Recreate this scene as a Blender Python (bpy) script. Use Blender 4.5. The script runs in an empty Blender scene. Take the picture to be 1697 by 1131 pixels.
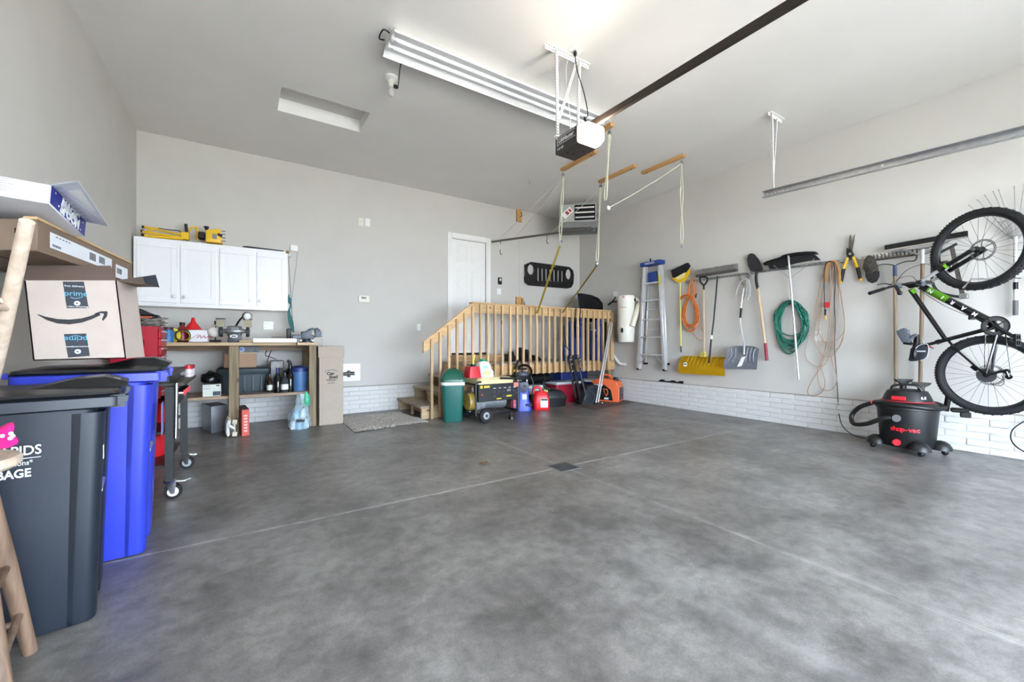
import bpy, bmesh, math, random
from mathutils import Vector, Matrix, Euler, noise
random.seed(7)
V = Vector; PI = math.pi
SC = bpy.context.scene
COL = SC.collection
# ---------------------------------------------------------------- camera (two-point perspective of the photograph, 1697x1131)
FPX, CU, HV, HC, YAW = 685.0, 848.5, 569.0, 1.077, math.radians(32.98)
cd = bpy.data.cameras.new('camera'); cam = bpy.data.objects.new('camera', cd); COL.objects.link(cam)
cd.sensor_width = 36.0; cd.lens = FPX/1697*36.0; cd.shift_y = 3.5/1697; cd.clip_start = .02
cam.location = (0, 0, HC); cam.rotation_euler = (PI/2, 0, -YAW)
SC.camera = cam
# ---------------------------------------------------------------- overcast sky seen through the big door opening
w = bpy.data.worlds.new('World'); SC.world = w; w.use_nodes = True
nt = w.node_tree; bg = nt.nodes['Background']
bg.inputs[0].default_value = (.72, .85, 1.0, 1); bg.inputs[1].default_value = 9.5
pl = bpy.data.lights.new('door_portal', 'AREA'); pl.shape = 'RECTANGLE'; pl.size = 5.2; pl.size_y = 2.4; pl.cycles.is_portal = True
po = bpy.data.objects.new('door_portal', pl); COL.objects.link(po); po.location = (2.4, -2.0, 1.2); po.rotation_euler = (-PI/2, 0, 0)
sl = bpy.data.lights.new('sun', 'SUN'); sl.energy = 32; sl.angle = .01; sl.color = (1, .97, .92)
so = bpy.data.objects.new('sun', sl); COL.objects.link(so); so.rotation_euler = (math.radians(-36), 0, 0)   # from behind the house, only the driveway is sunlit
vs = SC.view_settings; vs.view_transform = 'Standard'; vs.look = 'None'; vs.gamma = 1; vs.exposure = 1.42; vs.use_curve_mapping = False
SC.cycles.max_bounces = 10; SC.cycles.diffuse_bounces = 6; SC.cycles.sample_clamp_indirect = 8.0
SC.cycles.caustics_reflective = False; SC.cycles.caustics_refractive = False

# ---------------------------------------------------------------- pixel -> point on a plane of the room
def P(u, v, X=None, Y=None, Z=None, T=None):
    a = (u-CU)/FPX; s, c = math.sin(YAW), math.cos(YAW)
    d = V((s+a*c, c-a*s, (HV-v)/FPX))
    t = T if T is not None else (X/d.x if X is not None else (Y/d.y if Y is not None else (Z-HC)/d.z))
    return V((0, 0, HC)) + d*t
def UV(p):
    s, c = math.sin(YAW), math.cos(YAW)
    f = p[0]*s+p[1]*c; r = p[0]*c-p[1]*s
    return CU+FPX*r/f, HV-FPX*(p[2]-HC)/f, f

# ---------------------------------------------------------------- materials
def lin(c):
    c = c/255.0
    return c/12.92 if c <= .04045 else ((c+.055)/1.055)**2.4
def rgb(r, g, b): return (lin(r), lin(g), lin(b), 1)
MATS = {}
def mat(name, col, rough=.5, metal=0, var=.06, scale=12, bump=0, bscale=60, spec=.5, trans=0, emit=0, alpha=1, coat=0):
    if name in MATS: return MATS[name]
    m = bpy.data.materials.new(name); m.use_nodes = True; MATS[name] = m
    N = m.node_tree.nodes; L = m.node_tree.links; B = N['Principled BSDF']
    c = rgb(*col)
    B.inputs['Roughness'].default_value = rough; B.inputs['Metallic'].default_value = metal
    B.inputs['Specular IOR Level'].default_value = spec
    B.inputs['Base Color'].default_value = c
    tc = N.new('ShaderNodeTexCoord')
    if var > 0:
        n = N.new('ShaderNodeTexNoise'); n.inputs['Scale'].default_value = scale; n.inputs['Detail'].default_value = 4
        L.new(tc.outputs['Object'], n.inputs['Vector'])
        r = N.new('ShaderNodeValToRGB')
        r.color_ramp.elements[0].position = .3; r.color_ramp.elements[1].position = .7
        r.color_ramp.elements[0].color = [max(0, x*(1-var)) for x in c[:3]]+[1]
        r.color_ramp.elements[1].color = [min(1, x*(1+var)) for x in c[:3]]+[1]
        L.new(n.outputs['Fac'], r.inputs[0]); L.new(r.outputs[0], B.inputs['Base Color'])
    if bump > 0:
        n2 = N.new('ShaderNodeTexNoise'); n2.inputs['Scale'].default_value = bscale; n2.inputs['Detail'].default_value = 5
        L.new(tc.outputs['Object'], n2.inputs['Vector'])
        b = N.new('ShaderNodeBump'); b.inputs['Strength'].default_value = bump; b.inputs['Distance'].default_value = .01
        L.new(n2.outputs['Fac'], b.inputs['Height']); L.new(b.outputs[0], B.inputs['Normal'])
    if trans: B.inputs['Transmission Weight'].default_value = trans; B.inputs['IOR'].default_value = 1.3
    if alpha < 1: B.inputs['Alpha'].default_value = alpha
    if coat: B.inputs['Coat Weight'].default_value = coat
    if emit: B.inputs['Emission Color'].default_value = c; B.inputs['Emission Strength'].default_value = emit
    return m
def wood(name, c0, c1, axis=2, rough=.6, knots=True, freq=26):
    """timber with the grain along one axis and a few knots"""
    if name in MATS: return MATS[name]
    m = bpy.data.materials.new(name); m.use_nodes = True; MATS[name] = m
    N = m.node_tree.nodes; L = m.node_tree.links; B = N['Principled BSDF']; B.inputs['Roughness'].default_value = rough
    tc = N.new('ShaderNodeTexCoord'); oi = N.new('ShaderNodeObjectInfo'); ad = N.new('ShaderNodeVectorMath'); ad.operation = 'ADD'
    sc_ = N.new('ShaderNodeVectorMath'); sc_.operation = 'SCALE'; sc_.inputs[0].default_value = (7, 5, 3); L.new(oi.outputs['Random'], sc_.inputs['Scale'])
    L.new(tc.outputs['Object'], ad.inputs[0]); L.new(sc_.outputs[0], ad.inputs[1])
    mp = N.new('ShaderNodeMapping'); s = [freq]*3; s[axis] = freq*.05; mp.inputs['Scale'].default_value = s
    L.new(ad.outputs[0], mp.inputs['Vector'])
    n = N.new('ShaderNodeTexNoise'); n.inputs['Scale'].default_value = 1.6; n.inputs['Detail'].default_value = 6; n.inputs['Distortion'].default_value = .6
    L.new(mp.outputs[0], n.inputs['Vector'])
    r = N.new('ShaderNodeValToRGB'); r.color_ramp.elements[0].position = .32; r.color_ramp.elements[1].position = .68
    r.color_ramp.elements[0].color = rgb(*c0); r.color_ramp.elements[1].color = rgb(*c1)
    L.new(n.outputs['Fac'], r.inputs[0]); out = r.outputs[0]
    if knots:
        mk = N.new('ShaderNodeMapping'); k = [7.0]*3; k[axis] = 3.2; mk.inputs['Scale'].default_value = k
        L.new(ad.outputs[0], mk.inputs['Vector'])
        vo = N.new('ShaderNodeTexVoronoi'); vo.inputs['Scale'].default_value = 1.0; L.new(mk.outputs[0], vo.inputs['Vector'])
        rk = N.new('ShaderNodeValToRGB'); rk.color_ramp.elements[0].position = .07; rk.color_ramp.elements[1].position = .13
        rk.color_ramp.elements[0].color = (.28, .2, .14, 1); rk.color_ramp.elements[1].color = (1, 1, 1, 1)
        L.new(vo.outputs['Distance'], rk.inputs[0])
        mx = N.new('ShaderNodeMix'); mx.data_type = 'RGBA'; mx.blend_type = 'MULTIPLY'; mx.inputs[0].default_value = .9
        L.new(out, mx.inputs[6]); L.new(rk.outputs[0], mx.inputs[7]); out = mx.outputs[2]
    hs = N.new('ShaderNodeHueSaturation'); ml = N.new('ShaderNodeMath'); ml.operation = 'MULTIPLY_ADD'; ml.inputs[1].default_value = .3; ml.inputs[2].default_value = .85
    L.new(oi.outputs['Random'], ml.inputs[0]); L.new(ml.outputs[0], hs.inputs['Value']); L.new(out, hs.inputs['Color'])
    L.new(hs.outputs[0], B.inputs['Base Color'])
    return m

# ---------------------------------------------------------------- mesh helpers
def nb(): return bmesh.new()
def box(bm, x0, x1, y0, y1, z0, z1, bw=0, M=None, seg=1):
    t = bmesh.new() if (bw or M is not None) else bm
    vs = [t.verts.new(c) for c in ((x0,y0,z0),(x1,y0,z0),(x1,y1,z0),(x0,y1,z0),(x0,y0,z1),(x1,y0,z1),(x1,y1,z1),(x0,y1,z1))]
    for f in ((3,2,1,0),(4,5,6,7),(0,1,5,4),(1,2,6,5),(2,3,7,6),(3,0,4,7)): t.faces.new([vs[i] for i in f])
    if t is not bm:
        if bw: bmesh.ops.bevel(t, geom=t.edges[:], offset=bw, segments=seg, affect='EDGES', profile=.6)
        if M is not None: bmesh.ops.transform(t, matrix=M, verts=t.verts)
        merge(bm, t)
    return bm
def merge(bm, t):
    mp = {v: bm.verts.new(v.co) for v in t.verts}
    for f in t.faces:
        try: bm.faces.new([mp[v] for v in f.verts])
        except ValueError: pass
    t.free(); return bm
def basis(d, up=None):
    d = V(d).normalized(); up = V(up) if up is not None else (V((0,0,1)) if abs(d.z) < .9 else V((0,1,0)))
    x = up.cross(d).normalized(); y = d.cross(x)
    return x, y, d
def bar(bm, p0, p1, wx, wy, up=None, bw=0):
    """rectangular bar from p0 to p1; wy is its size along 'up', wx across"""
    p0, p1 = V(p0), V(p1); x, y, d = basis(p1-p0, up); L = (p1-p0).length
    M = Matrix((x, y, d)).transposed().to_4x4(); M.translation = p0
    return box(bm, -wx/2, wx/2, -wy/2, wy/2, 0, L, bw, M)
def ring_tube(bm, rings, closed=False, caps=True):
    n = len(rings[0]); R = [[bm.verts.new(p) for p in r] for r in rings]
    K = len(R)
    for i in range(K if closed else K-1):
        a, b = R[i], R[(i+1) % K]
        for j in range(n):
            try: bm.faces.new((a[j], a[(j+1) % n], b[(j+1) % n], b[j]))
            except ValueError: pass
    if caps and not closed:
        bm.faces.new(R[0][::-1]); bm.faces.new(R[-1])
    return bm
def tube(bm, pts, r, seg=8, closed=False, caps=True, flat=1.0):
    pts = [V(p) for p in pts]; K = len(pts); rr = r if isinstance(r, (list, tuple)) else [r]*K
    def tang(i):
        if closed: return (pts[(i+1) % K]-pts[i-1]).normalized()
        return (pts[min(i+1, K-1)]-pts[max(i-1, 0)]).normalized()
    x, y, d = basis(tang(0)); rings = []
    for i in range(K):
        t = tang(i)
        x = (x-t*x.dot(t)); x = x.normalized() if x.length > 1e-6 else basis(t)[0]
        y = t.cross(x)
        rings.append([pts[i]+(x*math.cos(2*PI*j/seg)+y*math.sin(2*PI*j/seg)*flat)*rr[i] for j in range(seg)])
    return ring_tube(bm, rings, closed, caps)
def cyl(bm, p0, p1, r0, r1=None, seg=14, caps=True): return tube(bm, [p0, p1], [r0, r0 if r1 is None else r1], seg, caps=caps)
def curve(pts, n=8):
    """Catmull-Rom through the points"""
    p = [V(q) for q in pts]; out = []
    for i in range(len(p)-1):
        a, b, c, d = p[max(i-1, 0)], p[i], p[i+1], p[min(i+2, len(p)-1)]
        for k in range(n):
            t = k/n
            out.append(.5*((2*b)+(c-a)*t+(2*a-5*b+4*c-d)*t*t+(3*b-a-3*c+d)*t**3))
    return out+[p[-1]]
def lathe(bm, prof, seg=20, M=None, caps=True):
    rings = [[V((max(r, 1e-4)*math.cos(2*PI*j/seg), max(r, 1e-4)*math.sin(2*PI*j/seg), z)) for j in range(seg)] for r, z in prof]
    if M is not None: rings = [[M @ p for p in r] for r in rings]
    return ring_tube(bm, rings, False, caps)
def loft(bm, secs, caps=True): return ring_tube(bm, [[V(p) for p in s] for s in secs], False, caps)
def rrect(wx, wy, r, z, n=4, cx=0, cy=0):
    out = []
    for qx, qy, a0 in ((1,1,0),(-1,1,PI/2),(-1,-1,PI),(1,-1,1.5*PI)):
        for k in range(n+1):
            a = a0+PI/2*k/n
            out.append(V((cx+qx*(wx/2-r)+r*math.cos(a), cy+qy*(wy/2-r)+r*math.sin(a), z)))
    return out
def prism(bm, pts, off):
    a = [bm.verts.new(V(p)) for p in pts]; b = [bm.verts.new(V(p)+V(off)) for p in pts]; n = len(a)
    bm.faces.new(a[::-1]); bm.faces.new(b)
    for i in range(n): bm.faces.new((a[i], a[(i+1) % n], b[(i+1) % n], b[i]))
    return bm
def ball(bm, c, r, sc=(1,1,1), seg=14, rings=8, M=None):
    prof = [(math.sin(PI*i/rings), -math.cos(PI*i/rings)) for i in range(rings+1)]
    t = bmesh.new(); lathe(t, prof, seg)
    for v in t.verts:
        v.co = V((v.co.x*r*sc[0], v.co.y*r*sc[1], v.co.z*r*sc[2]))
        if M is not None: v.co = M @ v.co
        v.co += V(c)
    return merge(bm, t)
def circ(c, r, ax=(0,0,1), n=24, a0=0, a1=2*PI, ry=None, up=None):
    x, y, d = basis(ax, up); m = n if abs(a1-a0) >= 2*PI-1e-6 else n+1
    return [V(c)+x*math.cos(a0+(a1-a0)*k/n)*r+y*math.sin(a0+(a1-a0)*k/n)*(ry or r) for k in range(m)]
def bev(bm, wd, seg=2, ang=35):
    bmesh.ops.remove_doubles(bm, verts=bm.verts, dist=1e-6)
    bmesh.ops.recalc_face_normals(bm, faces=bm.faces)
    es = [e for e in bm.edges if len(e.link_faces) == 2 and e.calc_face_angle(0) > math.radians(ang)]
    bmesh.ops.bevel(bm, geom=es, offset=wd, segments=seg, affect='EDGES', profile=.6, clamp_overlap=True)
    return bm

# ---------------------------------------------------------------- objects: things, parts, setting
LOCAL = set(); AUTO = []
def mesh_of(name, bm, m, smooth=38):
    bmesh.ops.recalc_face_normals(bm, faces=bm.faces)
    me = bpy.data.meshes.new(name); bm.to_mesh(me); bm.free()
    if smooth:
        me.polygons.foreach_set('use_smooth', [True]*len(me.polygons)); me.set_sharp_from_angle(angle=math.radians(smooth))
    me.materials.append(m); return me
def obj(name, bm, m, parent=None, label=None, smooth=38):
    o = bpy.data.objects.new(name, mesh_of(name, bm, m, smooth)); COL.objects.link(o)
    if parent is not None: o.parent = parent
    if label: o['label'] = label
    return o
def thing(name, label, cat, loc=None, rz=0, group=None, rot=None):
    o = bpy.data.objects.new(name, None); COL.objects.link(o); o.empty_display_size = .1
    o['label'] = label; o['category'] = cat
    if group: o['group'] = group
    if loc is None: AUTO.append(o)
    else: o.location = loc; o.rotation_euler = rot if rot else (0, 0, rz)
    return o
def single(name, bm, m, label, cat, group=None, smooth=38):
    o = obj(name, bm, m, None, label, smooth); o['category'] = cat
    if group: o['group'] = group
    base(o); return o
def base(o):
    me = o.data; n = len(me.vertices)
    if not n: return
    xs = [v.co.x for v in me.vertices]; ys = [v.co.y for v in me.vertices]; z = min(v.co.z for v in me.vertices)
    c = V(((min(xs)+max(xs))/2, (min(ys)+max(ys))/2, z))
    me.transform(Matrix.Translation(-c)); o.location = c
def struct(name, bm, m, parent=None, smooth=30):
    o = obj(name, bm, m, parent, None, smooth)
    if parent is None: o['kind'] = 'structure'
    return o
def share(name, me, loc, parent, rot=(0,0,0), scale=(1,1,1)):
    o = bpy.data.objects.new(name, me); COL.objects.link(o); o.parent = parent; o.location = loc; o.rotation_euler = rot; o.scale = scale
    return o
def kids(o): return [c for c in bpy.data.objects if c.parent == o]
def dup(root, loc, rz=0, label=None, rot=None):
    r = root.copy(); COL.objects.link(r); r.location = loc; r.rotation_euler = rot if rot else (0, 0, rz)
    if label: r['label'] = label
    for ch in kids(root):
        c = ch.copy(); COL.objects.link(c); c.parent = r
        for g in kids(ch):
            d = g.copy(); COL.objects.link(d); d.parent = c
    return r
def frame(o, x, y):
    """4x4 with origin o, x and y axes (text runs along x, its top towards y)"""
    x = V(x).normalized(); z = x.cross(V(y)).normalized(); y = z.cross(x)
    M = Matrix((x, y, z)).transposed().to_4x4(); M.translation = V(o); return M
def text(name, s, size, m, parent, M, ext=.0008, sx=1.0, align='CENTER', bold=0):
    cu = bpy.data.curves.new(name, 'FONT'); cu.body = s; cu.size = size; cu.extrude = ext; cu.align_x = align; cu.align_y = 'CENTER'
    cu.resolution_u = 3; cu.offset = bold
    t = bpy.data.objects.new(name, cu); COL.objects.link(t)
    me = bpy.data.meshes.new_from_object(t.evaluated_get(bpy.context.evaluated_depsgraph_get()))
    bpy.data.objects.remove(t); bpy.data.curves.remove(cu)
    me.transform(M @ Matrix.Diagonal((sx, 1, 1, 1))); me.materials.clear(); me.materials.append(m)
    o = bpy.data.objects.new(name, me); COL.objects.link(o); o.parent = parent
    return o
def finish():
    for o in AUTO:
        lo = V((1e9,)*3); hi = V((-1e9,)*3)
        for c in kids(o):
            for ob in [c]+kids(c):
                for v in ob.data.vertices:
                    for i in range(3): lo[i] = min(lo[i], v.co[i]); hi[i] = max(hi[i], v.co[i])
        if lo.x > 1e8: continue
        b = V(((lo.x+hi.x)/2, (lo.y+hi.y)/2, lo.z)); o.location = b
        for c in kids(o): c.matrix_parent_inverse = Matrix.Translation(-b)

# ================================================================= THE ROOM
XL, XR, YB, YF, ZC = -1.09, 6.06, 6.67, -2.0, 3.66       # drywall faces
BX, BY = 6.02, 6.63                                        # brick faces
M_wall = mat('wall_paint', (198, 195, 190), .75, var=.02, scale=3, bump=.06, bscale=180)
M_ceil = mat('ceiling_paint', (222, 219, 215), .85, var=.02, scale=2, bump=.08, bscale=140)
M_brick = mat('white_painted_brick', (214, 213, 212), .6, var=.05, scale=9, bump=.55, bscale=42)
M_mortar = mat('painted_mortar', (198, 196, 192), .8, var=.08, scale=20, bump=.4, bscale=80)
M_white = mat('white_trim_paint', (232, 231, 228), .35, var=.015)
M_black = mat('black_plastic', (14, 15, 17), .45, var=.1, spec=.35)
M_blackm = mat('black_steel', (16, 16, 18), .38, .0, var=.1, spec=.45)
M_steel = mat('galvanised_steel', (178, 180, 183), .34, .95, var=.12, scale=30)
M_alu = mat('aluminium', (214, 216, 219), .32, .55, var=.06)
M_chrome = mat('chrome', (225, 227, 230), .12, 1, var=.02)
M_cream = mat('ivory_plastic', (226, 222, 208), .4, var=.02)
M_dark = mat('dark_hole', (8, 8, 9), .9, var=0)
M_whitep = mat('white_plastic', (236, 236, 234), .35, var=.01)

def concrete():
    m = bpy.data.materials.new('polished_concrete'); m.use_nodes = True
    N = m.node_tree.nodes; L = m.node_tree.links; B = N['Principled BSDF']
    tc = N.new('ShaderNodeTexCoord')
    def noi(sc, det, dist=0, stretch=None):
        n = N.new('ShaderNodeTexNoise'); n.inputs['Scale'].default_value = sc; n.inputs['Detail'].default_value = det
        n.inputs['Roughness'].default_value = .62; n.inputs['Distortion'].default_value = dist
        mp = N.new('ShaderNodeMapping'); mp.inputs['Scale'].default_value = stretch or (1,1,1); mp.inputs['Rotation'].default_value = (0,0,.5 if stretch else 0)
        L.new(tc.outputs['Object'], mp.inputs[0]); L.new(mp.outputs[0], n.inputs['Vector']); return n.outputs['Fac']
    def ramp(f, a, b, ca, cb):
        r = N.new('ShaderNodeValToRGB'); r.color_ramp.elements[0].position = a; r.color_ramp.elements[1].position = b
        r.color_ramp.elements[0].color = ca; r.color_ramp.elements[1].color = cb; L.new(f, r.inputs[0]); return r.outputs[0]
    def mix(kind, fac, a, b):
        x = N.new('ShaderNodeMix'); x.data_type = 'RGBA'; x.blend_type = kind
        if isinstance(fac, float): x.inputs[0].default_value = fac
        else: L.new(fac, x.inputs[0])
        L.new(a, x.inputs[6]); L.new(b, x.inputs[7]); return x.outputs[2]
    g = lambda v: (lin(v*1.0), lin(v*.992), lin(v*.985), 1)
    c = ramp(noi(.7, 8, .25), .22, .78, g(103), g(160))
    c = mix('OVERLAY', .85, c, ramp(noi(2.6, 9, .35), .22, .78, g(108), g(232)))
    c = mix('MULTIPLY', .85, c, ramp(noi(13, 9, .2), .28, .64, g(182), g(255)))
    c = mix('MULTIPLY', .6, c, ramp(noi(110, 4), .25, .65, g(180), g(255)))
    c = mix('MULTIPLY', .55, c, ramp(noi(1.2, 6), .2, .58, (.66, .61, .57, 1), (1,1,1,1)))
    # dusty worn strips along the saw cuts and one old tyre track
    sx = N.new('ShaderNodeSeparateXYZ'); L.new(tc.outputs['Object'], sx.inputs[0])
    def m_(op, a, b=None, cl=False):
        q = N.new('ShaderNodeMath'); q.operation = op; q.use_clamp = cl
        for k_, v_ in enumerate((a, b)):
            if v_ is None: continue
            if isinstance(v_, (int, float)): q.inputs[k_].default_value = v_
            else: L.new(v_, q.inputs[k_])
        return q.outputs[0]
    def strip(co, at, half): return m_('SUBTRACT', 1.0, m_('DIVIDE', m_('ABSOLUTE', m_('SUBTRACT', co, at)), half), True)
    X_, Y_ = sx.outputs[0], sx.outputs[1]
    tr = m_('MULTIPLY', strip(X_, 1.635, .10), m_('SUBTRACT', 1.0, m_('DIVIDE', m_('SUBTRACT', Y_, 1.2), 1.2), True))
    wear = m_('ADD', m_('MAXIMUM', strip(X_, JX, .030), strip(Y_, JY, .030)), m_('MULTIPLY', tr, .6), True)
    nz = N.new('ShaderNodeMapRange'); nz.inputs[1].default_value = .35; nz.inputs[2].default_value = .62; L.new(noi(6, 8, .3), nz.inputs[0])
    wear = m_('MULTIPLY', m_('MULTIPLY', wear, nz.outputs[0]), .45)
    pale = N.new('ShaderNodeRGB'); pale.outputs[0].default_value = g(176)
    c = mix('MIX', wear, c, pale.outputs[0])
    L.new(c, B.inputs['Base Color'])
    r = N.new('ShaderNodeMapRange'); r.inputs[1].default_value = .1; r.inputs[2].default_value = .9; r.inputs[3].default_value = .22; r.inputs[4].default_value = .50
    L.new(noi(2.1, 7, .4), r.inputs[0]); L.new(r.outputs[0], B.inputs['Roughness'])
    b = N.new('ShaderNodeBump'); b.inputs['Strength'].default_value = .05; b.inputs['Distance'].default_value = .01
    L.new(noi(70, 5), b.inputs['Height']); L.new(b.outputs[0], B.inputs['Normal'])
    return m
JX, JY = 2.335, 2.775                                       # saw-cut joints meet at the drain
M_conc = concrete()
M_joint = mat('joint_filler', (186, 184, 180), .8, var=.2, scale=14)
bm = nb(); box(bm, XL-.2, XR+.2, YF-.2, YB+.2, -.12, -.0025)
floor = struct('floor', bm, M_joint)
for x0, x1 in ((XL-.2, JX-.004), (JX+.004, XR+.2)):
    for y0, y1 in ((YF-.2, JY-.004), (JY+.004, YB+.2)):
        bm = nb()
        # leave the drain pit free: notch the corner that meets the drain
        cx, cy = (x1 if x1 < 3 else x0), (y1 if y1 < 4 else y0); sx = -1 if x1 < 3 else 1; sy = -1 if y1 < 4 else 1
        n = .104; ex = x0 if sx < 0 else x1; ey = y0 if sy < 0 else y1
        prism(bm, [(cx+sx*n, cy, -.05), (ex, cy, -.05), (ex, ey, -.05), (cx, ey, -.05), (cx, cy+sy*n, -.05), (cx+sx*n, cy+sy*n, -.05)], (0, 0, .05))
        obj('slab', bm, M_conc, floor)
# floor drain
t = thing('floor_drain', 'square dark cast grate let into the concrete where the joints cross', 'drain')
bm = nb()
for a, b, c, d in ((-.112,.112,-.112,-.1),(-.112,.112,.1,.112),(-.112,-.1,-.1,.1),(.1,.112,-.1,.1)): box(bm, JX+a, JX+b, JY+c, JY+d, -.002, .003)
o = obj('frame', bm, mat('cast_iron_edge', (120, 120, 118), .5, .5), t)
M_iron = mat('cast_iron', (72, 73, 76), .5, .4)
bm = nb(); box(bm, JX-.1, JX+.1, JY-.1, JY+.1, -.0022, -.0015); obj('pit', bm, M_dark, t)
for k in range(8):
    bm = nb(); y = JY-.1+.2*(k+.5)/8; box(bm, JX-.1, JX+.1, y-.0055, y+.0055, -.002, .002); obj('bar', bm, M_iron, t)
for k in range(10):
    bm = nb(); x = JX-.1+.2*(k+.5)/10; box(bm, x-.0035, x+.0035, JY-.1, JY+.1, -.002, .001); obj('cross_bar', bm, M_iron, t)

# ceiling with the attic hatch
HX0, HX1, HY0, HY1 = .31, 1.195, 4.75, 5.262
bm = nb()
for a, b, c, d in ((XL-.2, HX0, YF-.2, YB+.2), (HX1, XR+.2, YF-.2, YB+.2), (HX0, HX1, YF-.2, HY0), (HX0, HX1, HY1, YB+.2)): box(bm, a, b, c, d, ZC, ZC+.18)
bmesh.ops.remove_doubles(bm, verts=bm.verts, dist=1e-5)
ceiling = struct('ceiling', bm, M_ceil, smooth=0)
bm = nb(); box(bm, HX0-.02, HX1+.02, HY0-.02, HY1+.02, ZC+.145, ZC+.18-.01); obj('hatch_panel', bm, mat('hatch_paint', (210, 206, 200), .8, var=.02), ceiling)
# lining boards of the hatch
for nm, a in (('hatch_lining', (HX0-.0, HX0+.006, HY0, HY1)), ('hatch_lining', (HX1-.006, HX1, HY0, HY1)), ('hatch_lining', (HX0+.006, HX1-.006, HY0, HY0+.006)), ('hatch_lining', (HX0+.006, HX1-.006, HY1-.006, HY1))):
    bm = nb(); box(bm, *a, ZC+.001, ZC+.145); obj(nm, bm, M_white, ceiling)

# walls
bm = nb(); box(bm, XL-.2, XL, YF-.2, YB+.2, -.12, ZC); wall_left = struct('wall_left', bm, M_wall)
bm = nb(); box(bm, XR, XR+.2, YF-.2, YB+.2, -.12, ZC); wall_right = struct('wall_right', bm, M_wall)
# house door in the back wall
DX0, DX1 = P(748.5, 500, Y=YB).x, P(806, 500, Y=YB).x
DZ0, DZ1 = P(747, 586, Y=YB).z, P(748.5, 393.5, Y=YB).z
bm = nb()
for a in ((XL, DX0, -.12, ZC), (DX1, XR, -.12, ZC), (DX0, DX1, DZ1, ZC), (DX0, DX1, -.12, DZ0)): box(bm, a[0], a[1], YB, YB+.16, a[2], a[3])
wall_back = struct('wall_back', bm, M_wall, smooth=0)
OX0, OX1, OZ = -.15, 4.95, 2.40
bm = nb()
for a in ((XL, OX0, -.12, ZC), (OX1, XR, -.12, ZC), (OX0, OX1, OZ, ZC)): box(bm, a[0], a[1], YF-.16, YF, a[2], a[3])
wall_front = struct('wall_front', bm, M_wall)
bm = nb(); box(bm, -14, 18, -22, YF-.2, -.2, -.03); struct('driveway', bm, mat('driveway_concrete', (176, 172, 165), .85, var=.05, scale=2))

# painted Norman brick wainscot, each brick its own piece
bm = nb(); box(bm, -.1475, .1475, 0, .05, 0, .0585, .004); brick_me = mesh_of('brick', bm, M_brick)
bm = nb(); box(bm, -.0738, .0738, 0, .05, 0, .0585, .004); half_me = mesh_of('brick', bm, M_brick)
WH = .0678
def course_wall(parent, p0, dx, length, rotz, rows, off=0.0):
    rnd = random.Random(3)
    for r in range(rows):
        s = -.1524*(r % 2)+off
        while s < length:
            a, b = max(s, 0), min(s+.295, length)
            if b-a > .03:
                c = V(p0)+V(dx)*((a+b)/2); c.z = .002+r*WH
                q = V((dx[1], -dx[0], 0))
                c += q*rnd.uniform(-.0025, .0025)
                o = share('brick', brick_me, c, parent, (rnd.uniform(-.02, .02), 0, rotz), ((b-a)/.295, 1, 1))
            s += .3048
bm = nb(); box(bm, BX+.006, XR, YF, YB, 0, .4068); 
w_r = struct('baseboard_right', bm, M_mortar)
course_wall(w_r, (BX, YB-.045, 0), V((0, -1, 0)), YB-YF-.06, -PI/2, 6)
bm = nb(); box(bm, XL, XR, BY+.006, YB, 0, .4068)
w_b = struct('baseboard_back', bm, M_mortar)
course_wall(w_b, (XL, BY, 0), V((1, 0, 0)), BX-XL, 0, 6)
for wp, a in ((w_r, (BX+.001, XR, YF, YB)), (w_b, (XL, BX, BY+.001, YB))):
    bm = nb(); box(bm, *a, .4068, .4125); obj('ledge', bm, mat('ledge_paint', (150, 142, 132), .8), wp)

# door, frame and trim
t = bm = nb()
fw = .085
box(bm, DX0-fw, DX0, YB-.018, YB, DZ0, DZ1+fw, .004); box(bm, DX1, DX1+fw, YB-.018, YB, DZ0, DZ1+fw, .004); box(bm, DX0, DX1, YB-.018, YB, DZ1, DZ1+fw, .004)
tr = struct('trim_1', bm, M_white)
bm = nb(); box(bm, DX0, DX0+.012, YB, YB+.12, DZ0, DZ1); box(bm, DX1-.012, DX1, YB, YB+.12, DZ0, DZ1); box(bm, DX0+.012, DX1-.012, YB, YB+.12, DZ1-.012, DZ1); obj('door_jamb', bm, M_white, tr)
bm = nb(); box(bm, DX1-.016, DX1-.012, YB+.004, YB+.05, DZ0, DZ1-.012); box(bm, DX0+.012, DX1-.012, YB+.004, YB+.05, DZ1-.016, DZ1-.012); obj('weatherstrip', bm, M_black, tr)
door = thing('door_1', 'white six-panel steel door', 'door'); del door['label'], door['category']; door['kind'] = 'structure'
dx0, dx1, dy = DX0+.016, DX1-.018, YB+.012
bm = nb(); box(bm, dx0, dx1, dy, dy+.044, DZ0+.012, DZ1-.018); obj('leaf', bm, M_white, door)
W_ = dx1-dx0; Hh = DZ1-DZ0
for cx in (.29, .71):
    for z0, z1 in ((.05, .33), (.40, .73), (.80, .95)):
        bm = nb(); x0 = dx0+W_*(cx-.155); x1 = dx0+W_*(cx+.155); a = DZ0+Hh*z0; b = DZ0+Hh*z1
        for q in ((x0, x1, a, a+.012), (x0, x1, b-.012, b), (x0, x0+.012, a+.012, b-.012), (x1-.012, x1, a+.012, b-.012)): box(bm, q[0], q[1], dy-.004, dy+.001, q[2], q[3], .002)
        pn = obj('panel_moulding', bm, M_white, door)
        bm = nb(); box(bm, x0+.03, x1-.03, dy-.005, dy+.001, a+.03, b-.03, .004); obj('raised_panel', bm, M_white, pn)
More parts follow.
